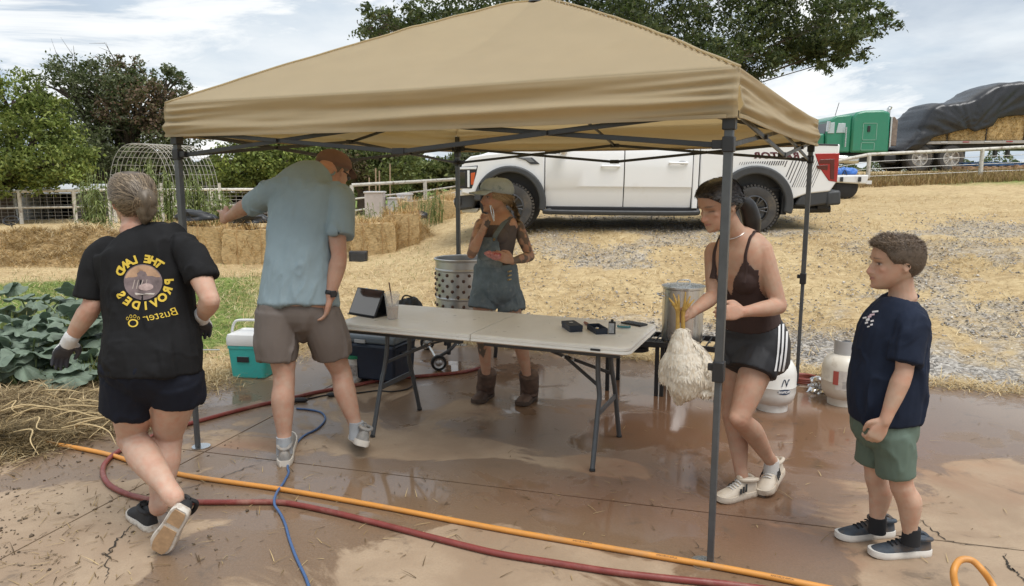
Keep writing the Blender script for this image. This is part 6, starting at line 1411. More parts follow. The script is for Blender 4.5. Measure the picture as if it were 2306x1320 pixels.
    for c, r in ((W(1085, 694, 5.31), .096), (W(1152, 699, 5.34), .096)):
        for k in range(130):
            a = random.random()*6.283; p = c+np.array([math.cos(a)*r, math.sin(a)*r, 0]); P.append([p, p+(rng.normal(0, .006), rng.normal(0, .006), -.018-.022*random.random())])
    P = np.array(P); P = np.concatenate([P[:, :1], P.mean(1, keepdims=True)+rng.normal(0, .002, (len(P), 1, 3)), P[:, 1:]], 1); ribbons('frayed_thread', P, .0012, pal(len(P), [(.35, .38, .38), (.55, .56, .55)]), ov, HAIRM, b)
    # boots
    BT = mat('worn brown leather', (.085, .052, .038), .7, var=.35, vscale=16, bump=.5, bscale=45, dirt=((.16, .10, .07), 8, .45, .7)); BS = mat('boot sole', (.075, .05, .035), .85, var=.3)
    for an, gp, tz_ in ((Ra, G(1092, 898), W(1097, 838, 5.33)), (La, G(1190, 903), W(1191, 842, 5.27))):
        fd = nrm((-.42, -.9, 0)); he = gp-fd*.10; to = gp+fd*.16; o = shoe(T, b, he, to, UP, .112, BT, BS, h=.095, name='boot', sole_h=.03)
        mb = MB(); a0 = he+fd*.085; topc = np.array([tz_[0], tz_[1], tz_[2]]); mb.tube([a0-b+(0, 0, .04), a0-b+(0, 0, .10), (a0+topc)/2-b+(0, 0, .02), topc-b], [.066, .068, .068, .071], 20, 16); sh_ = mb; V, F = solid(sh_, .006, 1); V = folds(V, F, .005, (1, .3, 0), 24, 2.+an[0], along=6); finish('boot_shaft', V, F, BT, o, np.zeros(3))
    # cap
    CAP = mat('washed camouflage cap', (.36, .42, .45), .8, var=.25, vscale=9, bump=.2, bscale=260, dirt=((.16, .22, .25), 7, .52, .60))
    ln = lambda th: np.interp(np.abs((np.asarray(th)+math.pi) % (2*math.pi)-math.pi), [0, 1.0, 1.6, 2.4, 3.2], [.66, .62, .57, .50, .50])
    cp = haircap(hd, 'cap', CAP, T, b, .024, ln, nz=.10); RR = []
    for k in np.linspace(0, 1, 7):
        th = np.linspace(-1.05, 1.05, 17); p = hd.surf(np.full(17, .665), th, .020)+np.outer(np.cos(th)**.7, hd.f)*.085*k-hd.u*(.012*k+.018*k*np.abs(np.sin(th))[:, None]); RR.append(np.vstack([p+hd.u*.002, (p-hd.u*.003)[::-1]])-b)
    MB().rings(RR).obj('brim', CAP, cp, smooth=60); q = hd.surf(np.array([.96]), np.array([0.]), .026)[0]; MB().ell(hd.at(1.0, -.03, 0)+hd.u*.024-b, (.008, .008, .005)).obj('cap_button', CAP, cp)
    lg = hd.surf(np.array([.84, .78, .70]), np.array([.35, .42, .5]), .028); MB().tube(lg-b, [.004, .007, .003], 6, 8).obj('cap_emblem', BLACKPL, cp)
    # blond hair and plait over the shoulder
    hc = [(.16, .10, .05), (.28, .19, .10), (.40, .29, .17)]
    haircap(hd, 'hair', mat('blond hair', (.26, .175, .095), .5, var=.4, vscale=40, stretch=(1, 1, .3)), T, b, .010, lambda th: np.interp(np.abs((np.asarray(th)+math.pi) % (2*math.pi)-math.pi), [0, .9, 1.15, 1.5, 1.9, 2.5, 3.2], [.80, .70, .45, .40, .30, .16, .12]))
    P = []; k0 = hd.at(.32, -.42, -.18)
    for i in range(500):
        o = hd.surf(np.array([.45+.15*random.random()]), np.array([-1.0-2.0*random.random()]), .012)[0]; e = k0+rng.normal(0, .014, 3); P.append(catmull([o, (o+e)/2+nrm((o+e)/2-hd.c)*.012, e], 6))
    pe = [k0, k0+np.array([.03, -.01, -.04]), k0+np.array([.055, -.03, -.10]), k0+np.array([.058, -.05, -.16])]; pc = catmull(pe, 40)
    for i in range(600):
        ph = random.choice((0, 2.09, 4.19)); u = np.linspace(0, 1, 40); r = .014*(1-.4*u); P2 = pc+np.c_[np.cos(u*22+ph)*r, np.sin(u*11+ph)*r, 0*u]+rng.normal(0, .006, 3)*(1-.4*u)[:, None]; P.append(P2[::7][:6] if random.random() < .5 else P2[5::7][:6] if len(P2[5::7]) >= 6 else P2[::7][:6])
    ribbons('hair_strand', np.array(P), .0022, pal(len(P), hc, .2), T, HAIRM, b, hd.c)
    mb = MB(); mb.tube(pc-b, np.linspace(.016, .009, 40)*(1+.2*np.sin(np.linspace(0, 34, 40))), 9); mb.obj('hair_plait', mat('blond plait', (.26, .18, .10), .5, var=.5, vscale=60), T)
    return T, Lw, Rw
wd_T, wd_Lw, wd_Rw = woman_denim()

# ---------------------------------------------------------------- woman in the brown top carrying the hen
def woman_brown():
    b = (G(1655, 1122)+G(1722, 1118))/2; T = thing('person', 'person in brown strappy top and black striped shorts carrying a plucked-ready hen', 'person', b); T['label'] = 'person in brown strappy top and black striped shorts carrying a white hen'
    f = nrm((-.80, -.60, 0)); s = right_of(f)
    lev = [(W(1694, 800, 3.78), .168, .125, .150), (W(1697, 765, 3.79), .168, .122, .140), (W(1692, 725, 3.78), .146, .115, .115), (W(1688, 690, 3.76), .135, .112, .105), (W(1682, 645, 3.74), .138, .118, .105), (W(1675, 600, 3.71), .150, .125, .11), (W(1668, 562, 3.69), .150, .10, .105), (W(1662, 540, 3.68), .120, .072, .085), (W(1655, 522, 3.67), .060, .052, .058)]
    hd = Head(W(1618, 462, 3.60), (-.84, -.42, -.34), UP+.36*nrm((-.84, -.42, 0)), .226, wide=.97)
    mb = MB(); torso(mb, [(W(1694, 855, 3.78), .07, .06, .07)]+[(l[0], l[1]-.012, l[2]-.012, l[3]-.012) if i < 2 else l for i, l in enumerate(lev)], f); hd.build(mb); neckstub(mb, hd, W(1655, 528, 3.67), .056, .051)
    for q in (-1, 1): mb.ell(W(1675, 622, 3.71)+f*.062+s*q*.058, (.062, .062, .074))
    Ls, Le, Lw = W(1714, 560, 3.61), W(1755, 690, 3.56), W(1672, 703, 3.42); Rs, Re, Rw = W(1608, 566, 3.80), W(1606, 668, 3.72), W(1556, 706, 3.54)
    arm(mb, Ls, Le, Lw, .98); arm(mb, Rs, Re, Rw, .92)
    hand(mb, Lw, W(1620, 704, 3.36)-Lw, (-.1, .3, 1), .95, curl=.45, left=True, thumb=.6); hand(mb, Rw, W(1518, 712, 3.47)-Rw, (-.15, .25, 1.), .95, curl=.95, thumb=.9, pinch=.3)
    Lh, Lk, La = W(1712, 805, 3.72), W(1664, 942, 3.57), W(1738, 1040, 3.76); Rh, Rk, Ra = W(1668, 805, 3.84), W(1648, 935, 3.78), W(1672, 1082, 3.70)
    leg(mb, Lh, Lk, La, .92, nrm((.8, .6, .2)), 1.02); leg(mb, Rh, Rk, Ra, .90, nrm((.8, .6, 0)), 1.02)
    bodyV, bodyF = skin_body(T, b, mb, .0056, (.44, .265, .185), [(Le, .05, .3), (Lk, .06, .35), (Rk, .06, .3), (Lw, .08, .2)], hd, dict(brow=(.03, .022, .018), closed=True))
    # cropped top: cut with a deep neckline by the straps
    TOP = mat('brown jersey', (.040, .020, .017), .8, var=.12, bump=.1, bscale=420)
    c0, c1 = W(1692, 725, 3.78), W(1662, 545, 3.68); ax = nrm(c1-c0); ff = nrm(f-ax*np.dot(f, ax)); Hh = np.linalg.norm(c1-c0)
    def pred(V):
        q = V-c0; h = q@ax; x = q@s; y = q@ff; ax_ = np.abs(x); arm_ = np.zeros(len(V), bool)
        for a_, c_, r_ in ((Rs, Re, .056), (Re, Rw, .06), (Ls, Le, .060), (Le, Lw, .06)):
            ab = c_-a_; t = np.clip(((V-a_)@ab)/(ab@ab), 0, 1); arm_ |= np.linalg.norm(V-a_-np.outer(t, ab), axis=1) < r_
        vneck = np.where(y > 0, Hh*.46+ax_*2.1, Hh*.62+ax_*.6); side_ = np.interp(h, [0, Hh*.58, Hh*.78, Hh*.92], [.30, .30, .135, .100])
        for a_, dd in ((Lw, W(1620, 704, 3.36)-Lw), (Rw, W(1518, 712, 3.47)-Rw)):
            ab = nrm(dd)*.2; t = np.clip(((V-a_)@ab)/(ab@ab), 0, 1); arm_ |= np.linalg.norm(V-a_-np.outer(t, ab), axis=1) < .075
        return (h > -.002)&(h < np.minimum(vneck, Hh*.90))&(ax_ < side_)&~arm_&(V[:, 2] > .6)
    tp = tight('top', bodyV, bodyF, pred, .004, TOP, T, b); bvb = make_bvh(bodyV, bodyF)
    for q in (-1, 1):
        pts = []
        for h_, x_, y_ in ((.66, .088, 1), (.76, .092, 1), (.86, .093, 1), (.95, .092, 1), (1.02, .090, .6), (1.07, .088, 0), (1.05, .082, -.6), (.95, .072, -1), (.8, .062, -1), (.62, .05, -1)):
            cen = c0+ax*h_*Hh+s*q*x_-ff*.01; dr = nrm(ff*y_+ax*(1-abs(y_))*1.2); hit = bvb.ray_cast(Vector(cen+dr*.3), Vector(-dr)); pts.append(np.array(hit[0]+hit[1]*.004) if hit[0] else cen+dr*.1)
        MB().tube(np.array(pts)-b, [.020, .014, .0105, .009, .009, .009, .009, .010, .012, .016], 10, 40, flat=.35, side=s).obj('strap', TOP, tp)
    nk = [W(1655, 528, 3.67)+s*.062*math.cos(a)+f*(.058*math.sin(a)+.01)-UP*(.035*max(0, math.sin(a))-.014) for a in np.linspace(0, 2*math.pi, 30)]; MB().tube(np.array(nk)-b, .0016, 5).obj('necklace', mat('silver chain', (.6, .58, .55), .3, metal=1), T)
    # shorts with three white stripes on each side
    SB = mat('black sport shorts', (.013, .013, .016), .6, var=.25, bump=.1, bscale=380)
    mb = MB(); torso(mb, [(W(1692, 850, 3.78), .05, .05, .06), (W(1694, 825, 3.78), .165, .125, .15), (W(1694, 795, 3.78), .182, .140, .165), (W(1697, 760, 3.79), .176, .132, .148), (W(1692, 728, 3.785), .152, .122, .122)], f, k=16)
    limb(mb, [W(1714, 785, 3.73), W(1702, 815, 3.70), W(1694, 838, 3.68)], [.112, .116, .118], n=20, hem=True); limb(mb, [W(1668, 785, 3.83), W(1660, 812, 3.81), W(1655, 830, 3.80)], [.108, .110, .112], n=20, hem=True)
    V, F = solid(mb, .0065, 2); V = folds(V, F, .009, (0, 0, 1), 15, 6.); so = finish('shorts', V, F, SB, T, b); bv = make_bvh(V, F)
    WS = mat('white stripe', (.7, .7, .7), .65)
    for k in range(3):
        mb = MB(); R1 = []
        for t in np.linspace(0, 1, 14):
            px = 1752+k*8.5-14*t+6*math.sin(t*2.2); py = 730+106*t; o = ray(px, py); h0 = bv.ray_cast(Vector((0, 0, EYE)), Vector(nrm(o))); h1 = bv.ray_cast(Vector((0, 0, EYE)), Vector(nrm(ray(px+4.5, py))))
            if h0[0] and h1[0]: R1.append([np.array(h0[0]+h0[1]*.003)-b, np.array(h1[0]+h1[1]*.003)-b])
        if len(R1) > 3: mb.rings(R1, close=False); mb.obj('side_stripe', WS, so, smooth=180, fix=False)
    # trainers
    SU = mat('cream leather', (.58, .50, .40), .6, var=.15, dirt=((.36, .26, .17), 12, .5, .75)); SW = mat('cream rubber', (.60, .52, .42), .7, var=.15, dirt=((.33, .22, .14), 16, .5, .7)); BK = mat('black stripe', (.02, .02, .02), .6); SK = mat('white crew sock', (.62, .60, .57), .9, var=.1, bump=.3, bscale=300)
    for an, he, to, up in ((Ra, G(1700, 1112), G(1614, 1132), UP), (La, W(1757, 1062, 3.85), G(1716, 1122)+(0, 0, .006), (-.5, -.5, .75))):
        MB().tube([an-b+(0, 0, .01), an-b-(0, 0, .035), an-b-(0, 0, .07)], [.038, .040, .042], 16, 8).obj('sock', SK, T); shoe(T, b, he, to, up, .098, SU, SW, h=.088, stripe=BK, lace=SK, sole_h=.032)
    # dark hair drawn back into a low tail
    haircap(hd, 'hair', mat('black brown hair', (.012, .009, .008), .38, var=.4, vscale=40), T, b, .013)
    kn = hd.at(.40, -.56, -.02); n = 2200; th = rng.random(n)*2*math.pi; t0 = hairline(th)+(.98-hairline(th))*rng.random(n)**.7; P0 = hd.surf(t0, th, .0155); P = []
    for p in P0:
        q = kn+rng.normal(0, .012, 3); m = (p+q)/2; m = hd.c+nrm(m-hd.c)*(np.linalg.norm(p-hd.c)*.5+np.linalg.norm(q-hd.c)*.5+.004); P.append(catmull([p, p*.5+m*.5+nrm(p-hd.c)*.003, m*.5+q*.5, q], 7))
    ribbons('hair_strand', np.array(P), .0015, pal(n, [(.008, .006, .005), (.022, .016, .013), (.05, .036, .028)], .2), T, HAIRM, b, hd.c)
    tail = [kn-hd.f*.0, kn+np.array([.045, .02, -.03]), kn+np.array([.075, .035, -.10]), kn+np.array([.085, .04, -.17]), kn+np.array([.075, .035, -.22])]
    mb = MB(); mb.tube(np.array(tail)-b, [.030, .042, .046, .034, .010], 14, 24); o = mb.obj('hair_tail', mat('black brown tail', (.012, .009, .008), .38, var=.4, vscale=50), T, smooth=180)
    P = [catmull(np.array(tail)+nrm(rng.normal(size=3))*.036*np.array([.6, 1, 1, .8, .5])[:, None], 8) for k in range(700)]; ribbons('hair_strand', np.array(P), .0018, pal(700, [(.008, .006, .005), (.03, .022, .018)], .2), T, HAIRM, b, kn+(0, 0, -.1))
    return T, Rw
wb_T, wb_Rw = woman_brown()
# ================================================================ things on and around the slab
def at0(mb, b): mb.v = [v-b for v in mb.v]; return mb
STEEL = mat('brushed aluminium', (.66, .66, .65), .30, metal=1, var=.12, vscale=5, stretch=(6, 6, .4), rvar=.08)
GALV = mat('dull stainless', (.50, .50, .49), .38, metal=.9, var=.15, vscale=6, rvar=.1)
# ---- drum plucker
def plucker():
    c = np.array([(1040-1153)/FPX*6.75, 6.78, 0]); T = thing('drum_plucker', 'steel drum plucker with rubber fingers on a small wheeled stand', 'plucker', c)
    r, z0, z1 = .245, .44, .905
    dr = MB().lathe([(r-.004, z0), (r, z0), (r, z0+.10), (r+.006, z0+.108), (r+.006, z0+.118), (r, z0+.126), (r, z1-.11), (r+.006, z1-.102), (r+.006, z1-.092), (r, z1-.084), (r, z1-.02), (r+.012, z1-.016), (r+.014, z1), (r+.004, z1+.006), (r-.006, z1), (r-.006, z0+.03), (0.001, z0+.03)], (0, 0, 0), 56).obj('drum', GALV, T, smooth=35)
    FN = mat('brown rubber finger', (.10, .055, .038), .6, var=.2)
    for row in range(6):
        for k in range(15):
            a = 2*math.pi*(k+.5*(row % 2))/15
            if math.sin(a) > .35: continue
            d = np.array([math.cos(a), math.sin(a), 0]); z = z0+.148+row*.048-.01
            if row == 5: z = z0+.05
            p = d*(r-.002)+np.array([0, 0, z]); MB().lathe([(.0155, 0), (.0155, .006), (.010, .013), (0, .015)], p, 8, axis=d).obj('rubber_finger', FN, dr, smooth=60)
    MB().lathe([(.001, z0+.05), (.22, z0+.05), (.22, z0+.045)], (0, 0, 0), 30).obj('feather_plate', BLACKPL, T)
    for a in (.5, 2.4, 4.2): MB().bar((math.cos(a)*.2, math.sin(a)*.2, z0), (math.cos(a)*.24, math.sin(a)*.24, .05), .03).obj('stand_leg', BLACKPL, T, bevel=.004)
    MB().lathe([(.0, 0), (.10, 0), (.10, .2), (0, .2)], (.05, .02, .22), 24).obj('motor', BLACKPL, T, bevel=.005)
    w1, w2 = G(988, 817, .068)-c, G(962, 772, .068)-c
    for w in (w1, w2):
        ax = nrm(w1-w2); o = MB().lathe([(.045, -.022), (.066, -.02), (.068, 0), (.066, .02), (.045, .022)], w, 28, axis=ax).obj('wheel', RUBBER, T); MB().lathe([(.046, -.018), (.03, -.014), (.02, -.02), (.0, -.02)], w, 20, axis=-ax).lathe([(.046, -.018), (.03, -.014), (.02, -.02), (0, -.02)], w, 20, axis=ax).obj('hub', GALV, o)
    MB().cyl(w1, w2, .012, n=10).obj('axle', CHROME, T)
    for w in (w1, w2): MB().tube([w+(0, 0, .05), w+(.12, .1, .12), (.05+(-.1 if w is w2 else .0), -.05, .30)], .015, 8, 10).obj('wheel_strut', BLACKPL, T)
    MB().tube([(.30, -.1, .0), (.30, -.1, .12), (.2, -.05, .2)], .018, 8, 10).obj('stand_foot', BLACKPL, T)
    q = G(985, 842); return T
plucker()
# ---- two-bay stove and pot
BLKIRON = mat('black cast iron', (.014, .014, .015), .6, var=.3, bump=.2, bscale=80)
def stove():
    P1 = G(1360, 880); e = nrm((.925, -.38, 0)); n = np.array([-e[1], e[0], 0]); T = thing('camp_stove', 'black two-bay outdoor stove stand under the big pot', 'stove', P1); zt = .40; L_, D_ = .86, .37
    for i, u in enumerate((.02, .40, .44, .84)):
        for v in (.02, D_-.02): MB().bar(e*u+n*v, e*u+n*v+UP*(zt-.02), .028, up=n).obj('leg', BLKIRON, T, bevel=.003)
    for u0, u1 in ((0, .42), (.42, .86)):
        for v in (0, D_): MB().bar(e*u0+n*v+UP*zt, e*u1+n*v+UP*zt, .02, .04).obj('frame_rail', BLKIRON, T, bevel=.003)
        for u in (u0+.01, u1-.01): MB().bar(e*u+n*.01+UP*zt, e*u+n*(D_-.01)+UP*zt, .018, .038).obj('frame_rail', BLKIRON, T, bevel=.003)
        for k in range(7): u = u0+.05+(u1-u0-.1)*k/6; MB().bar(e*u+n*.012+UP*(zt+.012), e*u+n*(D_-.012)+UP*(zt+.012), .010).obj('grate_bar', BLKIRON, T, bevel=.002)
        MB().lathe([(.0, 0), (.09, 0), (.09, .03), (0, .035)], e*(u0+u1)/2+n*D_/2+UP*(zt-.10), 20).obj('burner', BLKIRON, T)
    MB().box(e*.21+n*D_/2+UP*(zt-.03), (.36, .30, .006), rz=math.atan2(e[1], e[0])).obj('drip_tray', DARKGREY, T)
    MB().tube([e*.12+n*.1+UP*(zt+.022), e*.30+n*.2+UP*(zt+.024)], .005, 6).obj('skewer', CHROME, T)
    MB().tube([e*.85+n*.1+UP*.30, e*.95+n*.05+UP*.12, G(1720, 900)-P1+UP*.02], .01, 8, 16).obj('gas_hose', RUBBER, T)
    pc = P1+e*.555+n*.16+UP*(zt+.0175); p = thing('stock_pot', 'tall shiny aluminium pot standing on the black stove', 'pot', pc)
    r, h = .152, .405
    bd = MB().lathe([(0.001, 0), (r-.012, 0), (r-.002, .008), (r, .02), (r, h-.01), (r+.006, h-.004), (r+.006, h), (r-.004, h), (r-.004, .03), (.001, .02)], (0, 0, 0), 56).obj('pot_body', STEEL, p, smooth=40)
    MB().lathe([(r+.010, h+.001), (r+.010, h+.012), (r-.01, h+.016), (.06, h+.024), (.001, h+.026)], (0, 0, 0), 48).obj('pot_lid', STEEL, p, smooth=40)
    MB().tube([(-.045, 0, h+.022), (-.04, 0, h+.05), (.04, 0, h+.05), (.045, 0, h+.022)], .006, 8, 14).obj('lid_handle', STEEL, p)
    for sgn in (-1, 1): MB().tube([(sgn*r, -.05, h-.06), (sgn*(r+.035), -.045, h-.055), (sgn*(r+.035), .045, h-.055), (sgn*r, .05, h-.06)], .006, 8, 16).obj('side_handle', STEEL, p)
stove()
# ---- propane cylinders
def propane(px, py, label, ring, wht, art):
    c = G(px, py); T = thing('propane_cylinder', label, 'gas cylinder', c, group='propane cylinders'); r = .155
    M_ = mat('cream enamel', wht, .38, var=.06, coat=.2, dirt=((.38, .30, .22), 6, .58, .78))
    bd = MB().lathe([(.001, .045), (.08, .04), (.125, .06), (r-.008, .10), (r, .135), (r, .18), (r+.002, .184), (r, .188), (r, .27), (r-.010, .315), (.12, .355), (.08, .375), (.03, .382), (.001, .383)], (0, 0, 0), 48).obj('tank', M_, T, smooth=40)
    MB().lathe([(.10, .0), (.105, .0), (.105, .055), (.10, .055)], (0, 0, 0), 36).obj('foot_ring', M_, T)
    cm = mat('grey collar', (.42, .42, .42), .5, var=.1); th = np.linspace(R(-200), R(20), 30)
    MB().rings([[(q*math.cos(a), q*math.sin(a), z) for q, z in ((.078, .365), (.082, .365), (.082, .475), (.078, .475))] for a in th]).obj('collar', cm, T, smooth=40)
    MB().lathe([(.018, .38), (.018, .43), (.012, .43), (.012, .45)], (0, 0, 0), 14).obj('valve', mat('brass', (.42, .30, .12), .35, metal=1), T); MB().lathe([(.001, .45), (.03, .45), (.03, .465), (.001, .466)], (0, 0, 0), 14).obj('valve_knob', BLACKPL, T)
    def patch(a0, a1, z0, z1, m, nm, off=.0015, n=8): MB().rings([[((r+off)*math.cos(a), (r+off)*math.sin(a), z) for z in (z0, z1)] for a in np.linspace(R(a0), R(a1), n)], close=False).obj(nm, m, bd, smooth=180, fix=False)
    if art == 'oval':
        DKB = mat('dark label blue', (.03, .05, .09), .5); WH = mat('label white', (.7, .7, .7), .5)
        q = [(-80+18*math.cos(t), .165+.020*math.sin(t)) for t in np.linspace(0, 6.283, 24, endpoint=False)]
        MB().rings([[((r+.002)*math.cos(R(-80+(a+80)*k)), (r+.002)*math.sin(R(-80+(a+80)*k)), .165+(z-.165)*k) for a, z in q] for k in (1, .5, .02)], cap=False).obj('label_oval', DKB, bd, smooth=180, fix=False)
        cu = bpy.data.curves.new('t', 'FONT'); cu.body = 'PROPANE'; cu.size = .026; cu.align_x = 'CENTER'; cu.offset = .001; ob = bpy.data.objects.new('t', cu); C.objects.link(ob); me = bpy.data.meshes.new_from_object(ob.evaluated_get(bpy.context.evaluated_depsgraph_get())); bpy.data.objects.remove(ob)
        V = np.array([v.co[:] for v in me.vertices]); a = R(-80)-V[:, 0]*.78/r; me.vertices.foreach_set('co', np.c_[(r+.003)*np.cos(a), (r+.003)*np.sin(a), .157+V[:, 1]*.9].ravel().astype(np.float32)); me.update(); mobj('label_lettering', me, WH, bd, smooth=0)
        MB().tube([((r+.002)*math.cos(R(-88+16*u)), (r+.002)*math.sin(R(-88+16*u)), .205+.05*abs(math.sin(u*4))) for u in np.linspace(0, 1.3, 16)], .003, 6).obj('label_flame', DKB, bd)
    else:
        patch(-135, -45, .135, .275, mat('paper label', (.58, .54, .50), .6, var=.15, vscale=40), 'paper_label'); patch(-142, -128, .17, .27, mat('red label', (.42, .09, .07), .6), 'red_label', .003)
        RD = mat('hazard red', (.42, .04, .06), .5); cx, cz = -95, .235; q = [((cx+dx)*1., cz+dz) for dx, dz in ((-8, 0), (0, -.02), (8, 0), (0, .02))]
        MB().rings([[((r+.004)*math.cos(R(cx+(a-cx)*k)), (r+.004)*math.sin(R(cx+(a-cx)*k)), cz+(z-cz)*k) for a, z in q] for k in (1, .03)], cap=False).obj('hazard_diamond', RD, bd, smooth=0, fix=False)
        TX = mat('label print', (.20, .17, .17), .6)
        for k in range(6): patch(-118, -58-6*(k % 3), .150+k*.009, .1525+k*.009, TX, 'label_print', .003)
propane(1738, 920, 'white gas cylinder with dark oval label behind the striped shorts', 0, (.68, .67, .63), 'oval')
propane(1897, 908, 'cream gas cylinder with red diamond label behind the child', 0, (.66, .62, .54), 'paper')
# crumpled foil and a coiled red hose by the rear canopy foot
c = G(1812, 862); T = thing('coiled_hose', 'small coil of dark red hose at the rear canopy foot', 'hose', c); MB().tube([(math.cos(a)*(.115-.004*a/6.28), math.sin(a)*.10, .012+.014*a/6.28) for a in np.linspace(0, 18, 90)], .011, 8).obj('coil', mat('dull red rubber', (.20, .045, .03), .5, var=.2), T)
c = G(1852, 882); bm = bmesh.new(); bmesh.ops.create_icosphere(bm, subdivisions=4, radius=.085)
for v in bm.verts:
    q = np.array([v.co[:]]); k = 1+2.2*float(fbm(q*16+5, 3)[0]-.5)+.5*float(fbm(q*42, 2)[0]-.5); v.co = Vector((v.co.x*k, v.co.y*k, max(-.05, v.co.z*k*.8)))
me = bpy.data.meshes.new('crumpled_foil'); bm.to_mesh(me); bm.free(); o = mobj('crumpled_foil', me, mat('foil', (.75, .75, .75), .18, metal=1), None, smooth=0, label='crumpled silver foil left of the cream gas cylinder', cat='foil'); o.location = (c[0], c[1], .05)
# ---- teal cooler
def teal_cooler():
    c = G(563, 853); c[1] += .12; T = thing('teal_cooler', 'teal cooler with white lid and handle on the slab edge', 'cooler', c, -.12); TE = mat('teal plastic', (.045, .40, .37), .42, var=.06, dirt=((.10, .30, .27), 7, .55, .75)); WH = mat('white plastic', (.72, .72, .71), .4, var=.05)
    def rr(w, d, r=.03, n=5):
        P = []
        for sx, sy, a0 in ((1, 1, 0), (-1, 1, 90), (-1, -1, 180), (1, -1, 270)):
            for k in range(n+1): a = R(a0+90*k/n); P.append((sx*(w/2-r)+r*math.cos(a), sy*(d/2-r)+r*math.sin(a)))
        return np.array(P)
    def stack(lv): return [np.c_[rr(w, d), np.full(24, z)] for w, d, z in lv]
    MB().rings(stack([(.27, .22, 0), (.29, .24, .01), (.325, .265, .25), (.335, .275, .252), (.335, .275, .275), (.325, .265, .277)])).obj('cooler_body', TE, T, smooth=40)
    ld = MB().rings(stack([(.34, .28, .278), (.345, .285, .29), (.345, .285, .335), (.33, .27, .365), (.26, .20, .38), (.25, .19, .372)])).obj('cooler_lid', WH, T, smooth=40)
    MB().tube([(-.178, 0, .27), (-.18, 0, .36), (-.155, 0, .44), (-.10, 0, .465), (.10, 0, .465), (.155, 0, .44), (.18, 0, .36), (.178, 0, .27)], .013, 10, 40, flat=.8).obj('carry_handle', WH, T)
    for s in (-1, 1): MB().lathe([(.022, 0), (.022, .012), (0, .014)], (s*.168, 0, .265), 16, axis=(s, 0, 0)).obj('handle_pivot', WH, T)
    lb = MB().box((-.03, -.126, .17), (.10, .006, .045)).obj('brand_label', mat('label black', (.02, .02, .025), .5), T); lb.rotation_euler = (R(3), 0, 0)
    MB().box((-.055, -.131, .160), (.035, .003, .018)).obj('label_print', mat('label yellow', (.60, .42, .05), .5), T); MB().box((-.012, -.131, .160), (.04, .003, .018)).obj('label_print', mat('label pale', (.6, .6, .6), .5), T); MB().box((-.03, -.131, .183), (.085, .003, .006)).obj('label_print', mat('label pale line', (.5, .5, .52), .5), T)
teal_cooler()
# ---- wheeled dark blue cooler below the table, bag on it, small tub beside it
def blue_cooler():
    c = G(845, 866); c[1] += .18; a = -.36; T = thing('wheeled_cooler', 'dark navy wheeled cooler below the left end of the table', 'cooler', c, a); NB = mat('navy plastic', (.014, .022, .040), .45, var=.15, rvar=.1); GB = mat('slate lid', (.10, .125, .15), .5, var=.1)
    MB().rings([[(x*w, y*d, z) for x, y in ((-1, -1), (1, -1), (1, 1), (-1, 1))] for w, d, z in ((.235, .165, .03), (.25, .18, .30), (.255, .185, .31), (.255, .185, .33))]).obj('cooler_body', NB, T, bevel=.02, seg=3)
    ld = MB().box((0, 0, .362), (.52, .38, .06)).obj('cooler_lid', GB, T, bevel=.018, seg=3); MB().box((-.05, -.195, .35), (.10, .012, .03)).obj('latch', mat('grey latch', (.35, .36, .37), .5), ld, bevel=.004)
    for s in (-1, 1): MB().lathe([(.04, -.02), (.062, -.018), (.062, .018), (.04, .022), (.0, .02)], (-.235, s*.16, .062), 24, axis=(0, s, 0)).obj('wheel', RUBBER, T)
    MB().tube([(.262, -.1, .25), (.29, -.09, .26), (.29, .09, .26), (.262, .1, .25)], .012, 8, 14).obj('side_handle', NB, T)
    bp = T.location; ct, st = math.cos(a), math.sin(a); o = np.array([.16*ct-.04*st, .16*st+.04*ct, 0]); B = thing('dark_bag', 'slumped dark slate bag behind the tablet', 'bag', (bp[0]+o[0]+.08, bp[1]+o[1], .392), .1)
    mb = MB(); mb.ell((0, 0, .13), (.14, .09, .135), nu=20, nv=14); mb.ell((-.06, .0, .05), (.12, .09, .06)); mb.ell((.05, 0, .19), (.08, .07, .09)); V, F = solid(mb, .01, 4); V[:, 2] = np.maximum(V[:, 2], .001); V = folds(V, F, .014, (0, 0, 1), 22, 3.); finish('bag_body', V, F, mat('slate nylon', (.022, .027, .033), .65, var=.2), B, np.zeros(3)); MB().tube([(-.05, 0, .24), (-.02, -.01, .30), (.04, -.01, .29), (.07, 0, .24)], .007, 6, 12).obj('bag_strap', BLACKPL, B)
    c2 = G(797, 862); U = thing('small_tub', 'small white tub with green lid in front of the navy cooler', 'tub', (c2[0], c2[1]+.05, 0)); tb = MB().lathe([(.001, 0), (.052, 0), (.058, .19), (.061, .195), (.061, .2), (.001, .2)], (0, 0, 0), 28).obj('tub_body', mat('white tub', (.62, .61, .58), .5, dirt=((.35, .31, .27), 18, .52, .7)), U); MB().lathe([(.064, .195), (.066, .2), (.066, .215), (.055, .22), (.001, .22)], (0, 0, 0), 28).obj('tub_lid', mat('green lid', (.02, .20, .10), .45), U); MB().box((0, -.058, .10), (.06, .004, .09)).obj('tub_label', mat('tub label', (.30, .27, .25), .6, var=.6, vscale=60), tb)
blue_cooler()
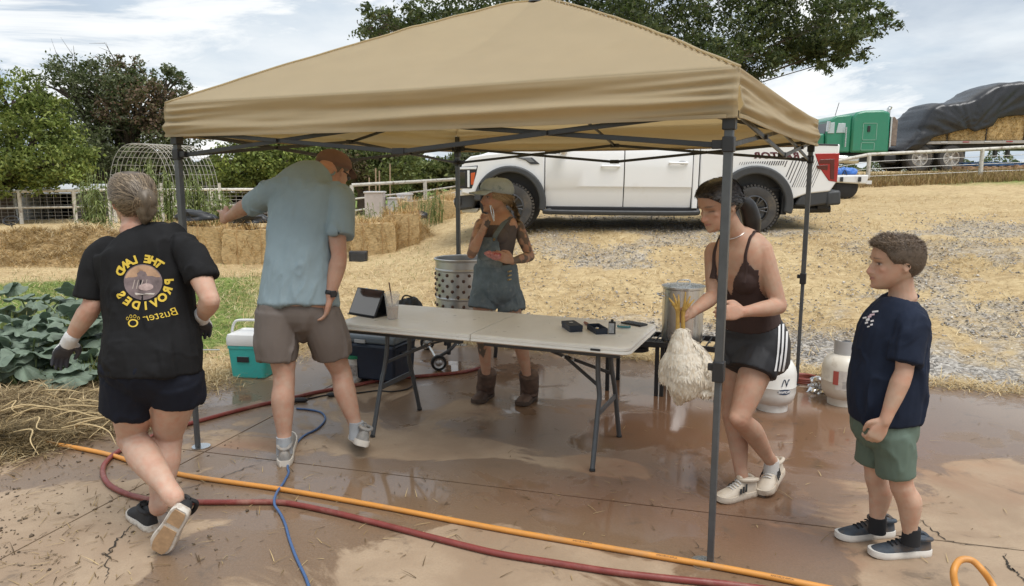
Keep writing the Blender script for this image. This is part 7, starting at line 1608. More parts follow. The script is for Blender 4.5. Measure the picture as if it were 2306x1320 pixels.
# ---- hoses and cords, laid on the slab
def hose(name, label, pts, r, m, cat='hose', k=200, lift=None, ribs=0, n=10):
    P = np.array([G(p[0], p[1], p[2] if len(p) > 2 else r) for p in pts]); Q = catmull(P, k); Q[:, 2] = np.maximum(Q[:, 2]+(0 if lift is None else lift), r*.9+.001)
    b = P[0].copy(); b[2] = 0; T = thing(name, label, cat, b); MB().tube(Q-b, r, n).obj('hose_run' if cat == 'hose' else 'cord_run', m, T, smooth=180)
    return T, Q, b
REDH = mat('red rubber hose', (.20, .042, .035), .42, var=.2, vscale=14, dirt=((.27, .12, .09), 8, .5, .7), rvar=.12); ORH = mat('orange rubber hose', (.62, .27, .055), .48, var=.1, dirt=((.45, .24, .10), 6, .52, .75)); BLC = mat('blue cord', (.06, .12, .26), .5, var=.15); BKC = mat('black cord', (.016, .016, .018), .55)
hose('red_hose', 'long dark red hose looping across the slab', [(1092, 770, .30), (1090, 800, .16), (1082, 828, .02), (1040, 838), (960, 846), (880, 852), (800, 868), (720, 882), (640, 900), (560, 918), (470, 942), (400, 962), (330, 988), (270, 1015), (238, 1042), (232, 1068), (250, 1095), (300, 1117), (370, 1129), (450, 1131), (540, 1131), (620, 1131), (670, 1137), (760, 1156), (880, 1186), (1000, 1217), (1120, 1246), (1240, 1266), (1380, 1288), (1520, 1304), (1640, 1316), (1760, 1332)], .0145, REDH, k=420)
T_, Q_, b_ = hose('orange_hose', 'long orange hose running across the front of the slab', [(60, 990), (110, 998), (180, 1010), (250, 1025), (330, 1050), (420, 1071), (520, 1086), (620, 1100), (740, 1120), (880, 1145), (1020, 1172), (1160, 1198), (1300, 1222), (1440, 1246), (1580, 1270), (1720, 1296), (1860, 1324), (2000, 1352)], .0135, ORH, k=340)
def hoseprint(px):
    i = int(np.argmin([abs(np.linalg.norm(q-G(px, 1264 if px > 1350 and px < 1600 else 1310, .013))) for q in Q_])); q = Q_[i]; t = nrm(Q_[i+3]-Q_[i-3])
    cu = bpy.data.curves.new('t', 'FONT'); cu.body = 'ALPHA KURIYAMA'; cu.size = .012; cu.align_x = 'CENTER'; ob = bpy.data.objects.new('t', cu); C.objects.link(ob); me = bpy.data.meshes.new_from_object(ob.evaluated_get(bpy.context.evaluated_depsgraph_get())); bpy.data.objects.remove(ob)
    V = np.array([v.co[:] for v in me.vertices]); sd = nrm(np.cross(UP, t)); a = R(125)-(V[:, 1]-.004)/.0135*1.; P = q-np.outer(V[:, 0], t)*.9-np.outer(np.cos(a)*.0139, sd)*-1+np.outer(np.sin(a)*.0139, UP)
    me.vertices.foreach_set('co', (P-b_).ravel().astype(np.float32)); me.update(); mobj('hose_lettering', me, mat('hose print', (.10, .04, .02), .6), T_, smooth=0)
for px in (1265, 1500, 1760): hoseprint(px)
hose('orange_hose_loop', 'raised loop of orange hose at the lower right corner', [(2170, 1352, .014), (2152, 1318, .05), (2148, 1285, .10), (2162, 1262, .12), (2188, 1262, .12), (2212, 1284, .10), (2232, 1312, .05), (2250, 1345, .014)], .0135, ORH, k=60)
hose('extension_lead', 'blue extension cord running from the shoe to the front edge', [(700, 1335), (688, 1300), (668, 1258), (652, 1215), (642, 1180), (630, 1155), (618, 1135, .032), (622, 1112, .03), (640, 1085), (650, 1065), (648, 1050), (655, 1020), (680, 985), (715, 965), (732, 945), (725, 930), (700, 923), (668, 920)], .0068, BLC, 'cord', k=200)
T_, q_, b2_ = hose('power_lead', 'black power cord with joined plugs beside the left table leg', [(664, 902), (700, 897), (735, 890), (775, 888), (815, 884), (850, 880), (880, 882), (915, 877), (932, 866), (936, 852), (950, 846), (980, 842)], .0055, BKC, 'cord', k=120)
for px, py in ((676, 901), (752, 889)):
    p = G(px, py, .016)-b2_; MB().tube([p-(.055, 0, .0), p-(.03, 0, 0), p+(.03, 0, 0), p+(.055, 0, 0)], [.008, .018, .018, .009], 10, 14).obj('plug', BKC, T_)
# ---- on the table
def tab(px, py, dz=0): p = G(px, py, TAB_Z+dz); return p
def on_table(name, label, cat, px, py, rz=0, group=None): p = tab(px, py); return thing(name, label, cat, (p[0], p[1], TAB_Z+.0005), TAB_A+rz, group)
def tablet():
    T = on_table('tablet', 'dark tablet propped in a folding case on the table', 'tablet', 815, 712, -.25); T.scale = (1.12,)*3; w, h = .225, .165; tl = R(62); M_ = np.array([[1, 0, 0], [0, math.cos(tl), -math.sin(tl)], [0, math.sin(tl), math.cos(tl)]])
    o = np.array([0, .0, .004]); cen = o+M_@np.array([0, h/2, .0]); 
    MB().box(cen, (w, h, .010), rot=M_).obj('case', BLACKPL, T, bevel=.003)
    sc = mat('tablet screen', (.03, .028, .032), .06, spec=.9, coat=1.); MB().box(cen+M_@np.array([0, 0, .0056]), (w-.014, h-.014, .001), rot=M_).obj('screen', sc, T)
    for x in (-.035, .045): MB().box(o+M_@np.array([x, h+.0005, .002]), (.018, .004, .006), rot=M_).obj('button', CHROME, T)
    top = o+M_@np.array([0, h*.92, -.006]); MB().rings([[(s*w/2*.98, top[1]+.001, top[2]) for s in (-1, 1)]+[(s*w/2*.98, .125, .002) for s in (1, -1)], [(s*w/2*.98, top[1]+.007, top[2]) for s in (-1, 1)]+[(s*w/2*.98, .131, .002) for s in (1, -1)]]).obj('stand_flap', BLACKPL, T)
    MB().box((0, .06, .0025), (w, .15, .004)).obj('base_flap', BLACKPL, T)
tablet()
def cup():
    T = on_table('iced_coffee_cup', 'clear plastic cup of iced coffee with straw on the table', 'cup', 884, 718); T.scale = (1.2, 1.2, 1.22); CL = mat('clear plastic', (.85, .85, .85), .12, alpha=.28)
    MB().lathe([(.001, .001), (.028, .001), (.040, .125), (.0388, .125), (.027, .003), (.001, .003)], (0, 0, 0), 32).obj('cup_wall', CL, T, smooth=50); MB().lathe([(.001, .004), (.0265, .004), (.0325, .066), (.001, .066)], (0, 0, 0), 28).obj('coffee', mat('milky coffee', (.50, .33, .20), .35), T)
    MB().lathe([(.042, .122), (.043, .128), (.041, .132), (.034, .142), (.012, .146), (.012, .145)], (0, 0, 0), 32).obj('lid', CL, T, smooth=50); MB().cyl((.012, .0, .01), (-.022, .01, .19), .0032, n=8).obj('straw', mat('brown straw', (.10, .035, .03), .4), T)
    for k, (x, y, z) in enumerate(((.008, .004, .072), (-.012, -.006, .074), (.002, -.014, .078))): MB().box((x, y, z), (.018, .017, .016), rz=k).obj('ice_cube', CL, T, bevel=.003)
cup()
NVB = mat('navy card', (.018, .026, .042), .55, var=.1); SILV = mat('polished blade', (.7, .7, .7), .15, metal=1); 
def boxes():
    T = on_table('closed_box', 'closed navy gift box on the table', 'box', 1288, 742, .62, 'navy boxes on the table'); MB().box((0, 0, .012), (.078, .165, .024)).obj('box_base', NVB, T, bevel=.002); MB().box((0, 0, .0275), (.082, .169, .022)).obj('box_lid', NVB, T, bevel=.002); MB().box((.0, .02, .039), (.022, .022, .001)).obj('box_emblem', mat('silver print', (.5, .5, .5), .4, metal=.6), T)
    T = on_table('open_box', 'open navy box holding a metal tool on the table', 'box', 1345, 747, .62, 'navy boxes on the table'); MB().box((0, 0, .002), (.072, .16, .004)).obj('box_floor', NVB, T)
    for x in (-.0345, .0345): MB().box((x, 0, .018), (.004, .16, .030)).obj('box_side', NVB, T)
    for y in (-.078, .078): MB().box((0, y, .018), (.066, .004, .030)).obj('box_side', NVB, T)
    MB().tube([(-.012, -.04, .014), (.0, .0, .02), (.012, .045, .016)], [.006, .013, .007], 8, 12, flat=.5).obj('metal_tool', SILV, T)
    T = on_table('folding_knife', 'slim knife with wooden handle leaning between the boxes', 'knife', 1330, 738, .62); MB().tube([(0, -.05, .006), (0, .03, .006)], .0055, 8, 4, flat=.5).obj('blade', SILV, T); MB().tube([(0, .03, .008), (.0, .08, .009), (.002, .12, .009)], [.008, .010, .008], 8, 8).obj('handle', mat('reddish wood', (.28, .12, .08), .5, var=.2), T); MB().lathe([(.012, -.002), (.014, 0), (.012, .002)], (0, -.06, .004), 16).obj('ring', mat('brass ring', (.45, .33, .15), .35, metal=1), T)
    T = on_table('lighter_pack', 'upright black and grey pack beside the open box', 'pack', 1378, 752, .3); MB().box((0, 0, .036), (.04, .03, .07)).obj('pack_body', BLACKPL, T, bevel=.003); MB().box((-.004, -.0158, .036), (.03, .001, .058)).obj('pack_label', mat('grey label', (.36, .37, .38), .5, var=.3, vscale=60), T); MB().box((0, .004, .078), (.016, .016, .014)).obj('pack_nozzle', BLACKPL, T, bevel=.003)
    T = on_table('teal_multitool', 'teal folding tool between the pack and the phone', 'tool', 1405, 740, .1); MB().tube([(-.04, 0, .012), (-.02, 0, .013), (.02, 0, .013), (.04, 0, .011)], [.009, .013, .013, .008], 10, 12, flat=.8).obj('tool_body', mat('teal metal', (.07, .22, .25), .35, metal=.4), T); MB().tube([(-.03, -.009, .02), (.03, -.009, .02)], .003, 6).obj('clip', SILV, T)
    T = on_table('phone', 'black phone lying flat at the right end of the table', 'phone', 1428, 731, -.45); MB().box((0, 0, .006), (.155, .076, .010)).obj('phone_body', BLACKPL, T, bevel=.004, seg=3); MB().box((0, 0, .0115), (.145, .068, .001)).obj('phone_screen', mat('phone glass', (.012, .012, .014), .08, spec=.8), T)
boxes()
# ---- the hen hanging by its feet from the woman's hand
def hen():
    p = W(1529, 716, 3.455); T = thing('white_hen', 'white hen hanging head down from her right hand', 'hen', p); k = 3.47/FPX
    def L(px, py, dy=0): return np.array([(px-1520)*k, dy, -(py-716)*k])
    YL = mat('yellow scaly leg', (.42, .26, .06), .6, var=.25, vscale=40, bump=.3, bscale=120)
    for i, (x, tips) in enumerate(((-4, ((-22, -30), (-12, -40), (0, -38), (-14, -16))), (8, ((4, -44), (15, -34), (24, -26), (13, -14))))):
        mb = MB(); mb.tube([L(1524+x, 770, .01*i), L(1522+x, 735, .0), L(1521+x, 712, 0), L(1521+x, 700, 0)], [.013, .010, .009, .012], 8, 12)
        for a, c in tips: mb.tube([L(1521+x, 702), L(1521+x+a*.5, 700+c*.55, -.01), L(1521+x+a, 700+c)], [.0085, .0065, .003], 6, 7)
        mb.obj('foot', YL, T)
    mb = MB()
    mb.tube([L(1530, 740), L(1528, 775), L(1532, 815), L(1540, 850), L(1530, 885), L(1520, 905)], np.array([14, 28, 44, 50, 40, 18])*k, 20, 24)
    mb.tube([L(1540, 765), L(1568, 795), L(1588, 835, -.02), L(1600, 872, -.03), L(1612, 884, -.03)], np.array([14, 26, 32, 20, 8])*k, 12, 16, flat=.6); mb.tube([L(1560, 885, -.02), L(1590, 888, -.03), L(1612, 880, -.03)], np.array([14, 12, 6])*k, 10, 10); mb.tube([L(1515, 790), L(1496, 830, .02), L(1490, 870, .02)], np.array([22, 22, 14])*k, 12, 12, flat=.7); mb.ell(L(1575, 855, -.02), (.075, .05, .055)); mb.ell(L(1528, 905), (.035, .035, .03))
    V, F = solid(mb, .006, 4); V = V+normals(V, F)*((fbm(V*30, 3)-.5)*.006)[:, None]; FE = mat('white plumage', (.66, .60, .50), .85, var=.12, vscale=25, bump=.6, bscale=70, attr=None); finish('body', V, F, FE, T, np.zeros(3))
    # feathers: flat vanes lying along the body, tips up-ended since the bird hangs
    i = rng.choice(len(V), 2200, replace=False); N_ = normals(V, F)[i]; P = V[i]; d = np.array([0, 0, -1.])+rng.normal(0, .25, (len(i), 3)); d -= N_*np.sum(d*N_, 1)[:, None]; d /= np.linalg.norm(d, axis=1)[:, None]; sd = np.cross(d, N_); l = (.014+.02*rng.random(len(i)))[:, None]; w = l*.16
    Q = np.stack([P, P+d*l*.5+sd*w+N_*.0006, P+d*l+N_*(.0002+.0010*rng.random((len(i), 1))), P+d*l*.5-sd*w+N_*.0006], 1).reshape(-1, 3); me = fastmesh('feathers', Q, np.arange(len(Q)).reshape(-1, 4)); vcol(me, np.repeat(pal(len(i), [(.54, .45, .33), (.64, .56, .45), (.70, .65, .56)], .05), 4, 0)); mobj('feathers', me, mat('feather', (.7, .66, .58), .8, attr='Col'), T, smooth=0, kind='stuff')
    # wing quills fanning to the right
    for j in range(9):
        t = j/8; a = L(1585+8*t, 818+40*t, -.02); e = L(1606+6*t+8*math.sin(t*3), 850+42*t, -.03-.01*j*.2); m = (a+e)/2; s_ = nrm(np.cross(e-a, (0, 1, 0)))*.011; MB().add([a, m+s_, e, m-s_], [[0, 1, 2, 3]]).obj('wing_quill', FE, T, smooth=0)
    MB().ell(L(1524, 912), (.018, .018, .02)).obj('comb', mat('red comb', (.42, .10, .08), .6), T)
hen()
# ---- raw pink piece in the other woman's hand
p = W(1112, 574, 4.97); mb = MB(); mb.ell((0, 0, 0), (.05, .03, .022)); mb.ell((-.035, -.01, .012), (.03, .02, .014)); mb.ell((.02, -.012, -.018), (.03, .02, .016)); V, F = solid(mb, .005, 2); V = V+normals(V, F)*((fbm(V*70, 3)-.5)*.02)[:, None]; me = fastmesh('raw_giblets', V, F); o = mobj('raw_giblets', me, mat('raw meat', (.48, .20, .19), .3, var=.5, vscale=40, dirt=((.30, .03, .04), 30, .52, .62)), None, smooth=180, label='handful of raw pink giblets held by the person in overalls', cat='meat'); o.location = Vector(p)
p = W(1112, 478, 5.0); T = thing('kitchen_tongs', 'small metal tool held up near the chin of the person in overalls', 'tool', p); 
for s_ in (-1, 1): MB().tube([(0.0, 0, -.06), (s_*.008-.01, 0, 0), (s_*.004-.022, 0, .045)], .004, 6, 8).obj('tool_arm', CHROME, T)
# ================================================================ squash plants at the left
SQL = mat('squash leaf', (.1, .15, .1), .55, attr='Col', spec=.4, bump=.4, bscale=45); translucent(SQL, (.1, .15, .1), .22)
def squash_leaf_mesh(seed):
    g = np.random.default_rng(seed); n = 40; V = [(0, 0, 0)]; F = []
    for ring, rr in enumerate((.35, .7, 1.)):
        for k in range(n):
            a = 2*math.pi*k/n; lob = 1+.16*math.cos(5*a)+.05*math.sin(11*a+seed)-.62*math.exp(-((a-math.pi)/.22)**2); r = rr*(1 if ring == 0 else lob if ring == 2 else (1+lob)/2)
            V.append((r*math.cos(a)*.5, r*math.sin(a)*.5, .10*rr*rr*math.sin(2.5*a+seed)*.6+.05*rr*math.cos(5*a)+.10*(1-(1-rr)**2)-.16*rr*rr+g.normal(0, .012)))
    for k in range(n): F.append([0, 1+k, 1+(k+1) % n])
    for ring in (0, 1):
        for k in range(n): a, c = 1+ring*n+k, 1+ring*n+(k+1) % n; F.append([a, a+n, c+n, c])
    me = bpy.data.meshes.new('leaf'); me.from_pydata(V, [], F); th = np.array([math.atan2(y, x) for x, y, z in V]); vein = np.exp(-(np.sin(th*2.5)/.16)**2)[:, None]*.35; base = np.array([(.15, .195, .145)])*g.uniform(.8, 1.25); vcol(me, np.clip(base*(1+g.normal(0, .12, (len(V), 1)))+vein*np.array([.10, .13, .09]), 0, 1)); return me
LM = [squash_leaf_mesh(k) for k in range(5)]
for m_ in LM: m_.materials.append(SQL); m_.shade_smooth()
def squash(label, cen, spread, n, seed):
    g = random.Random(seed); T = thing('squash_plant', label, 'plant', cen, group='squash plants left of the slab'); c = np.array(cen)
    ST = mat('squash stalk', (.22, .28, .12), .6, var=.15)
    for k in range(n):
        a = g.random()*6.283; q = math.sqrt(g.random()); x, y = math.cos(a)*q*spread[0], math.sin(a)*q*spread[1]; h = spread[2]*(.45+.6*g.random())*(1-.35*q)
        top = np.array([x, y, h]); root = np.array([x*.35, y*.35, 0]); MB().tube([root, (root+top)/2+(0, 0, .05), top], .007, 6, 7).obj('leaf_stalk', ST, T)
        o = bpy.data.objects.new('leaf', LM[g.randrange(5)]); C.objects.link(o); o.parent = T; o.location = top; s_ = .19+.15*g.random(); o.scale = (s_, s_, s_); o.rotation_euler = (g.uniform(-.5, .45)+.25, g.uniform(-.4, .4), g.random()*6.283)
for lb, px, py, d, sp, n in (('near squash plant sprawling in front of the left edge', 40, 800, 5.55, (.4, .25, .36), 18), ('near squash plant below the gloved hand', 190, 800, 5.7, (.3, .25, .32), 14), ('squash plant with big leaves by the gloved hand', 140, 740, 6.3, (.65, .45, .62), 30), ('squash plant with drooping leaves at the left edge', 30, 780, 6.0, (.6, .45, .6), 24), ('squash plant reaching up behind the black sleeve', 170, 690, 7.5, (.45, .35, .60), 12), ('squash plant half hidden by the person in black', 270, 800, 6.9, (.35, .35, .5), 10), ('low squash plant at the far left below the straw heap', 60, 700, 7.6, (.6, .4, .5), 12)):
    x = (px-1153)/FPX*d; squash(lb, (x, d, tz(x, d)), sp, n, px)
x = (130-1153)/FPX*6.3
n = 9000; px = -60+360*rng.random(n); P = np.array([[(a-1153)/FPX*dd, dd, 0] for a, dd in zip(px, 5.6+1.6*rng.random(n))]); P = P[padsd(P[:, 0], P[:, 1]) > .15]; P[:, 2] = terrain(P[:, 0], P[:, 1]); n = len(P)
blades('tall_grass', P, .12+.22*rng.random(n), .008, .2+.6*rng.random(n), pal(n, [(.07, .11, .03), (.14, .20, .05), (.28, .30, .09), (.48, .40, .18)]), None, LEAF, label='tall mixed green and dry grass among the squash', cat='grass')
p = np.array(tbase(228, 6.3)); T = thing('garden_stake', 'thin grey stake standing in the squash bed', 'stake', p); MB().cyl((0, 0, -.1), (-.02, 0, .66), .009, n=8).obj('rod', GALV, T); MB().cyl((-.35, 0, .16), (.9, .1, .14), .006, n=6).obj('tie_wire', GALV, T)
p = np.array(tbase(806, 12.5)); p[2] -= .03; T = thing('black_crate', 'small black box on the grass right of the grey-blue shirt', 'box', p, .1); MB().box((0, 0, .10), (.30, .22, .2)).obj('box_body', BLACKPL, T, bevel=.012); MB().box((0, -.112, .10), (.24, .006, .14)).obj('box_grille', DARKGREY, T, bevel=.004)
p = np.array(tbase(28, 22)); T = thing('steering_wheel', 'black steering wheel on a post by the left shed', 'steering wheel', p); MB().tube([(.22*math.cos(a), .08*math.sin(a), .28+.12*math.sin(a)) for a in np.linspace(0, 6.283, 28)], .025, 8).obj('rim', BLACKPL, T); MB().cyl((0, 0, -.3), (0, 0, .28), .03, n=8).obj('post', BLACKPL, T); MB().cyl((-.2, 0, .28), (.2, 0, .28), .02, n=8).obj('spoke', BLACKPL, T)
for px, h in ((833, 1.35), (848, 1.6), (856, 1.5), (880, 1.65)):
    p = np.array(tbase(px, 23)); T = thing('wooden_stake', {833: 'short bare stake behind the bins, leftmost of four', 848: 'bare stake behind the bins, second from the left', 856: 'bare stake behind the bins, third from the left', 880: 'tall bare stake behind the bins, rightmost of four'}[px], 'stake', p, group='bare stakes behind the bins'); MB().bar((0, 0, -.1), (.03, 0, h), .035).obj('rod', mat('weathered stake', (.36, .26, .17), .8, var=.2), T)
def junk(name, label, px, py, d, seed):
    p = W(px, py, d); p[2] = max(p[2], tz(p[0], p[1])); bm = bmesh.new(); bmesh.ops.create_icosphere(bm, subdivisions=3, radius=.16)
    for v in bm.verts: q = np.array([v.co[:]]); k = 1+2.4*float(fbm(q*7+seed, 3)[0]-.5); v.co = Vector((v.co.x*k*1.6, v.co.y*k, max(-.03, v.co.z*k*.8)))
    me = bpy.data.meshes.new(name); bm.to_mesh(me); bm.free(); o = mobj(name, me, mat('black sheet', (.016, .016, .017), .4, var=.3), None, smooth=60, label=label, cat='plastic sheet'); o.location = Vector(p)
junk('black_plastic_sheet', 'crumpled black plastic on the straw bale by the pointing hand', 445, 492, 12.4, 3.); junk('black_plastic_sheet', 'crumpled black plastic on the far straw row', 940, 488, 15.8, 8.); junk('black_plastic_sheet', 'black plastic lying on the bale behind the pointing forearm', 560, 498, 12.4, 5.)

# ---- mud clods washed over the left of the slab, pale pulled roots on the weed pile
def clods():
    n = 520; px = 560*rng.random(n)**1.4; py = 985+300*rng.random(n)**1.5; P = np.array([G(a, c) for a, c in zip(px, py)]); k = rng.random(n) < .25+.75*np.exp(-((P[:, 0]+2.6)/.55)**2); P = P[k]; n = len(P)
    o = np.array([[1, 0, 0], [0, 1, 0], [-1, 0, 0], [0, -1, 0], [0, 0, .5], [0, 0, -.3]]); s = (.003+.011*rng.random(n)**3)[:, None, None]; V = o[None]*s*(.6+.8*rng.random((n, 6, 1)))+rng.normal(0, .2, (n, 6, 3))*s+P[:, None, :]+(0, 0, .003)
    F = np.array([[0, 1, 4], [1, 2, 4], [2, 3, 4], [3, 0, 4], [1, 0, 5], [2, 1, 5], [3, 2, 5], [0, 3, 5]]); F = (np.arange(n)[:, None, None]*6+F[None]).reshape(-1, 3); me = fastmesh('mud_clods', V.reshape(-1, 3), F); vcol(me, np.repeat(pal(n, [(.07, .05, .034), (.13, .095, .062), (.20, .145, .095)], .2), 6, 0)); mobj('mud_clods', me, mat('mud', (.1, .07, .05), .8, attr='Col'), None, smooth=0, kind='stuff', label='dark mud crumbs scattered on the left of the slab', cat='mud')
    T = thing('pulled_roots', 'pale stringy roots lying over the pulled weed pile', 'roots', G(130, 950)); b = np.array(T.location); RM = mat('pale root', (.50, .38, .20), .7, var=.25)
    for k in range(34):
        q = G(random.uniform(-20, 330), random.uniform(880, 1010)); a = random.uniform(-.7, .5); l = random.uniform(.15, .5); d = np.array([math.cos(a), math.sin(a), 0]); sd = np.array([-d[1], d[0], 0]); z0 = .05+.06*random.random()
        MB().tube([q-b+(0, 0, z0), q-b+d*l*.35+sd*rng.normal(0, .05)+(0, 0, z0+.04), q-b+d*l*.7+sd*rng.normal(0, .06)+(0, 0, z0+.02), q-b+d*l+sd*rng.normal(0, .06)+(0, 0, z0-.03)], [.004, .005, .0035, .0015], 6, 14).obj('root', RM, T)
clods()
# ================================================================ green lorry with tarped straw load, far right
GRN = mat('green truck paint', (.022, .20, .115), .35, coat=.3, var=.05, dirt=((.07, .20, .14), 3, .55, .8))
def lorry():
    D = 30.; k = D/FPX; o = W(1990, 386, D); o = np.array([o[0], D, o[2]]); T = thing('green_lorry', 'green sleeper cab lorry parked beyond the roadside fence', 'lorry', o); Dp = 2.3
    def X(px): return (px-1990)*k
    def Z(py): return (386-py)*k*1.0
    XZ = np.array([[1, 0, 0], [0, 0, 1], [0, 1, 0]]).T
    def slab(P, y0, y1, m, name, bev=.03, parent=T): return MB().prism([(X(a), Z(c)) for a, c in P], y0, y1, XZ).obj(name, m, parent, bevel=bev, seg=2, smooth=40)
    slab([(1913, 345), (1913, 268), (1922, 258), (1940, 254), (1980, 253), (1996, 258), (1998, 345)], 0, Dp, GRN, 'sleeper', .08)
    cb = slab([(1860, 345), (1858, 305), (1864, 275), (1880, 265), (1914, 262), (1914, 345)], .08, Dp-.08, GRN, 'cab', .06)
    slab([(1790, 345), (1790, 318), (1800, 310), (1858, 302), (1860, 345)], .15, Dp-.15, GRN, 'bonnet', .08)
    slab([(1785, 347), (1785, 318), (1791, 318), (1791, 347)], .3, Dp-.3, CHROME, 'grille', .02)
    GLS = mat('cab glass', (.42, .50, .52), .08, spec=.7)
    slab([(1861, 303), (1867, 280), (1876, 279), (1876, 303)], .06, .10, GLS, 'side_window', .01, cb); slab([(1880, 302), (1884, 281), (1900, 281), (1900, 302)], .06, .10, GLS, 'side_window', .01, cb); slab([(1857, 304), (1864, 276), (1866, 276), (1860, 304)], .2, Dp-.2, GLASS_T, 'windscreen', .005, cb)
    slab([(1947, 300), (1947, 287), (1953, 287), (1953, 300)], -.03, .02, BLACKPL, 'vent', .01); 
    TRM = mat('pale green line', (.25, .42, .34), .5)
    for a0, a1, c0, c1 in ((1937, 1968, 281, 318), (1935, 1965, 323, 340)):
        for P in ([(a0, c0), (a1, c0), (a1, c0+1), (a0, c0+1)], [(a0, c1), (a1, c1), (a1, c1-1), (a0, c1-1)], [(a0, c0), (a0+1, c0), (a0+1, c1), (a0, c1)], [(a1, c0), (a1-1, c0), (a1-1, c1), (a1, c1)]): slab(P, -.012, .01, TRM, 'locker_door_edge', 0)
    MB().cyl((X(1899), -.06, Z(333)), (X(1899), -.06, Z(290)), .03, n=8).obj('grab_rail', CHROME, T); MB().cyl((X(1856), -.15, Z(300)), (X(1858), -.15, Z(278)), .07, n=10).obj('mirror', CHROME, T); MB().cyl((X(1881), .3, Z(264)), (X(1888), .3, Z(236)), .012, n=6).obj('aerial', BLACKPL, T)
    MB().tube([(X(1996), .2, Z(330)), (X(1996), .2, Z(256)), (X(1998), .2, Z(250)), (X(2000), .2, Z(245))], .07, 10, 14).obj('exhaust_stack', CHROME, T)
    slab([(2006, 330), (2006, 268), (2014, 266), (2022, 275), (2022, 330)], .3, Dp-.3, mat('rusty headboard', (.22, .17, .14), .8, var=.4), 'headboard', .02); slab([(2003, 333), (2003, 266), (2007, 266), (2007, 333)], .2, Dp-.2, CHROME, 'headboard_frame', .01)
    for a in (1850, 1893): slab([(a+28, 369), (a+28, 350), (a+66, 350), (a+66, 369)], .0, .6, CHROME, 'fuel_tank', .12) if a == 1850 else None
    slab([(1898, 370), (1898, 351), (1938, 351), (1938, 370)], .02, .6, CHROME, 'fuel_tank', .12)
    slab([(1795, 365), (1795, 346), (2185, 340), (2185, 355), (1960, 365)], .5, Dp-.5, BLACKPL, 'chassis', .03); slab([(1992, 368), (1992, 350), (2018, 350), (2018, 368)], .1, .6, BLACKPL, 'step_box', .03)
    RW = mat('white steel rim', (.5, .48, .45), .5, var=.15, dirt=((.25, .17, .12), 4, .5, .7))
    for px in (1822, 2068, 2138):
        for y in (.22, Dp-.22): wheel(T, (X(px), y, Z(357)), .52, .5, -1 if y < 1 else 1, rim=RW, spokes=5)
    slab([(2035, 345), (2050, 327), (2090, 327), (2100, 332)], .0, .5, BLACKPL, 'mudguard', .02)
    # trailer
    tr = thing('flatbed_trailer', 'flatbed trailer behind the green lorry carrying straw', 'trailer', o); 
    def sl2(P, y0, y1, m, name, bev=.02, parent=tr): return MB().prism([(X(a), Z(c)) for a, c in P], y0, y1, XZ).obj(name, m, parent, bevel=bev, seg=2, smooth=40)
    sl2([(2078, 327), (2078, 321), (2700, 314), (2700, 321)], -.05, Dp+.05, mat('grey trailer deck', (.35, .33, .31), .6, var=.15), 'deck', .01); sl2([(2060, 345), (2078, 327), (2700, 321), (2700, 338), (2190, 338)], .3, Dp-.3, BLACKPL, 'trailer_frame', .03)
    for i in range(12): sl2([(2110+i*48, 323.5-i*.5), (2110+i*48, 321.5-i*.5), (2124+i*48, 321.5-i*.5), (2124+i*48, 323.5-i*.5)], -.065, -.04, LAMPRED if i % 2 else mat('white reflector', (.6, .6, .6), .4), 'reflector_tape', 0)
    for px in (2240, 2268): sl2([(px, 355), (px, 332), (px+6, 332), (px+6, 355)], .2, .35, DARKGREY, 'landing_leg', .01)
    for px in (2560, 2630):
        for y in (.22, Dp-.22): wheel(tr, (X(px), y, Z(352)), .52, .5, -1 if y < 1 else 1, rim=RW, spokes=5)
    # straw blocks
    g_ = 'big straw blocks on the trailer'; SM = mat('pressed straw block', (.48, .34, .16), .9, var=.35, vscale=9, bump=.8, bscale=30)
    for i in range(5):
        a0, a1 = 2082+i*62 if i == 0 else 2128+(i-1)*84+2, (2126 if i == 0 else 2128+i*84); h0, h1 = ((300, 262), (262, 205), (205, 200), (200, 198), (198, 198))[i]
        B = thing('straw_block', ['low front straw block under the tarp edge', 'straw block under the rising tarp', 'tall straw block below the tarp at the right', 'tall straw block cut by the right edge', 'rear straw block beyond the right edge'][i], 'straw bale', o, group=g_); MB().prism([(X(a0), Z(320-.5*i)), (X(a1), Z(320-.5*i)), (X(a1), Z(max(h1, 240 if i == 0 else h1)+4)), (X(a0), Z(max(h0, 240) +4 if i < 2 else h0+4))], .05, Dp-.05, XZ).obj('block_core', SM, B, bevel=.05)
        n = 700; q = rng.random((n, 2)); blades('loose_straw', np.c_[X(a0)+(X(a1)-X(a0))*q[:, 0], np.full(n, .04), Z(320)+(Z(265)-Z(320))*q[:, 1]], .12, .02, .8, pal(n, STRAWC), B, STRAW)
        MB().bar((X(a1)-.02, .03, Z(319)), (X(a1)-.02, .03, Z(260)), .03).obj('strap', BLACKPL, B)
    # tarp: profile along the load, hem line, draped on both sides
    TP = mat('black tarpaulin', (.020, .021, .025), .33, var=.2, vscale=5, rvar=.1); topx = [2022, 2045, 2062, 2075, 2090, 2110, 2140, 2170, 2195, 2215, 2240, 2280, 2330, 2450, 2700]; topy = [340, 318, 292, 262, 240, 237, 236, 230, 215, 200, 193, 191, 190, 190, 190]; hx = [2022, 2040, 2060, 2075, 2090, 2120, 2150, 2165, 2180, 2200, 2218, 2226, 2250, 2300, 2450, 2700]; hy = [342, 338, 337, 325, 312, 304, 297, 293, 300, 294, 288, 272, 267, 264, 262, 262]
    nx, nv = 170, 44; px = np.linspace(2022, 2700, nx)**1; px = 2022+678*np.linspace(0, 1, nx)**1.5; ty = np.interp(px, topx, topy); ty = np.convolve(np.pad(ty, 3, 'edge'), np.ones(7)/7, 'valid'); hyv = np.interp(px, hx, hy); V = []
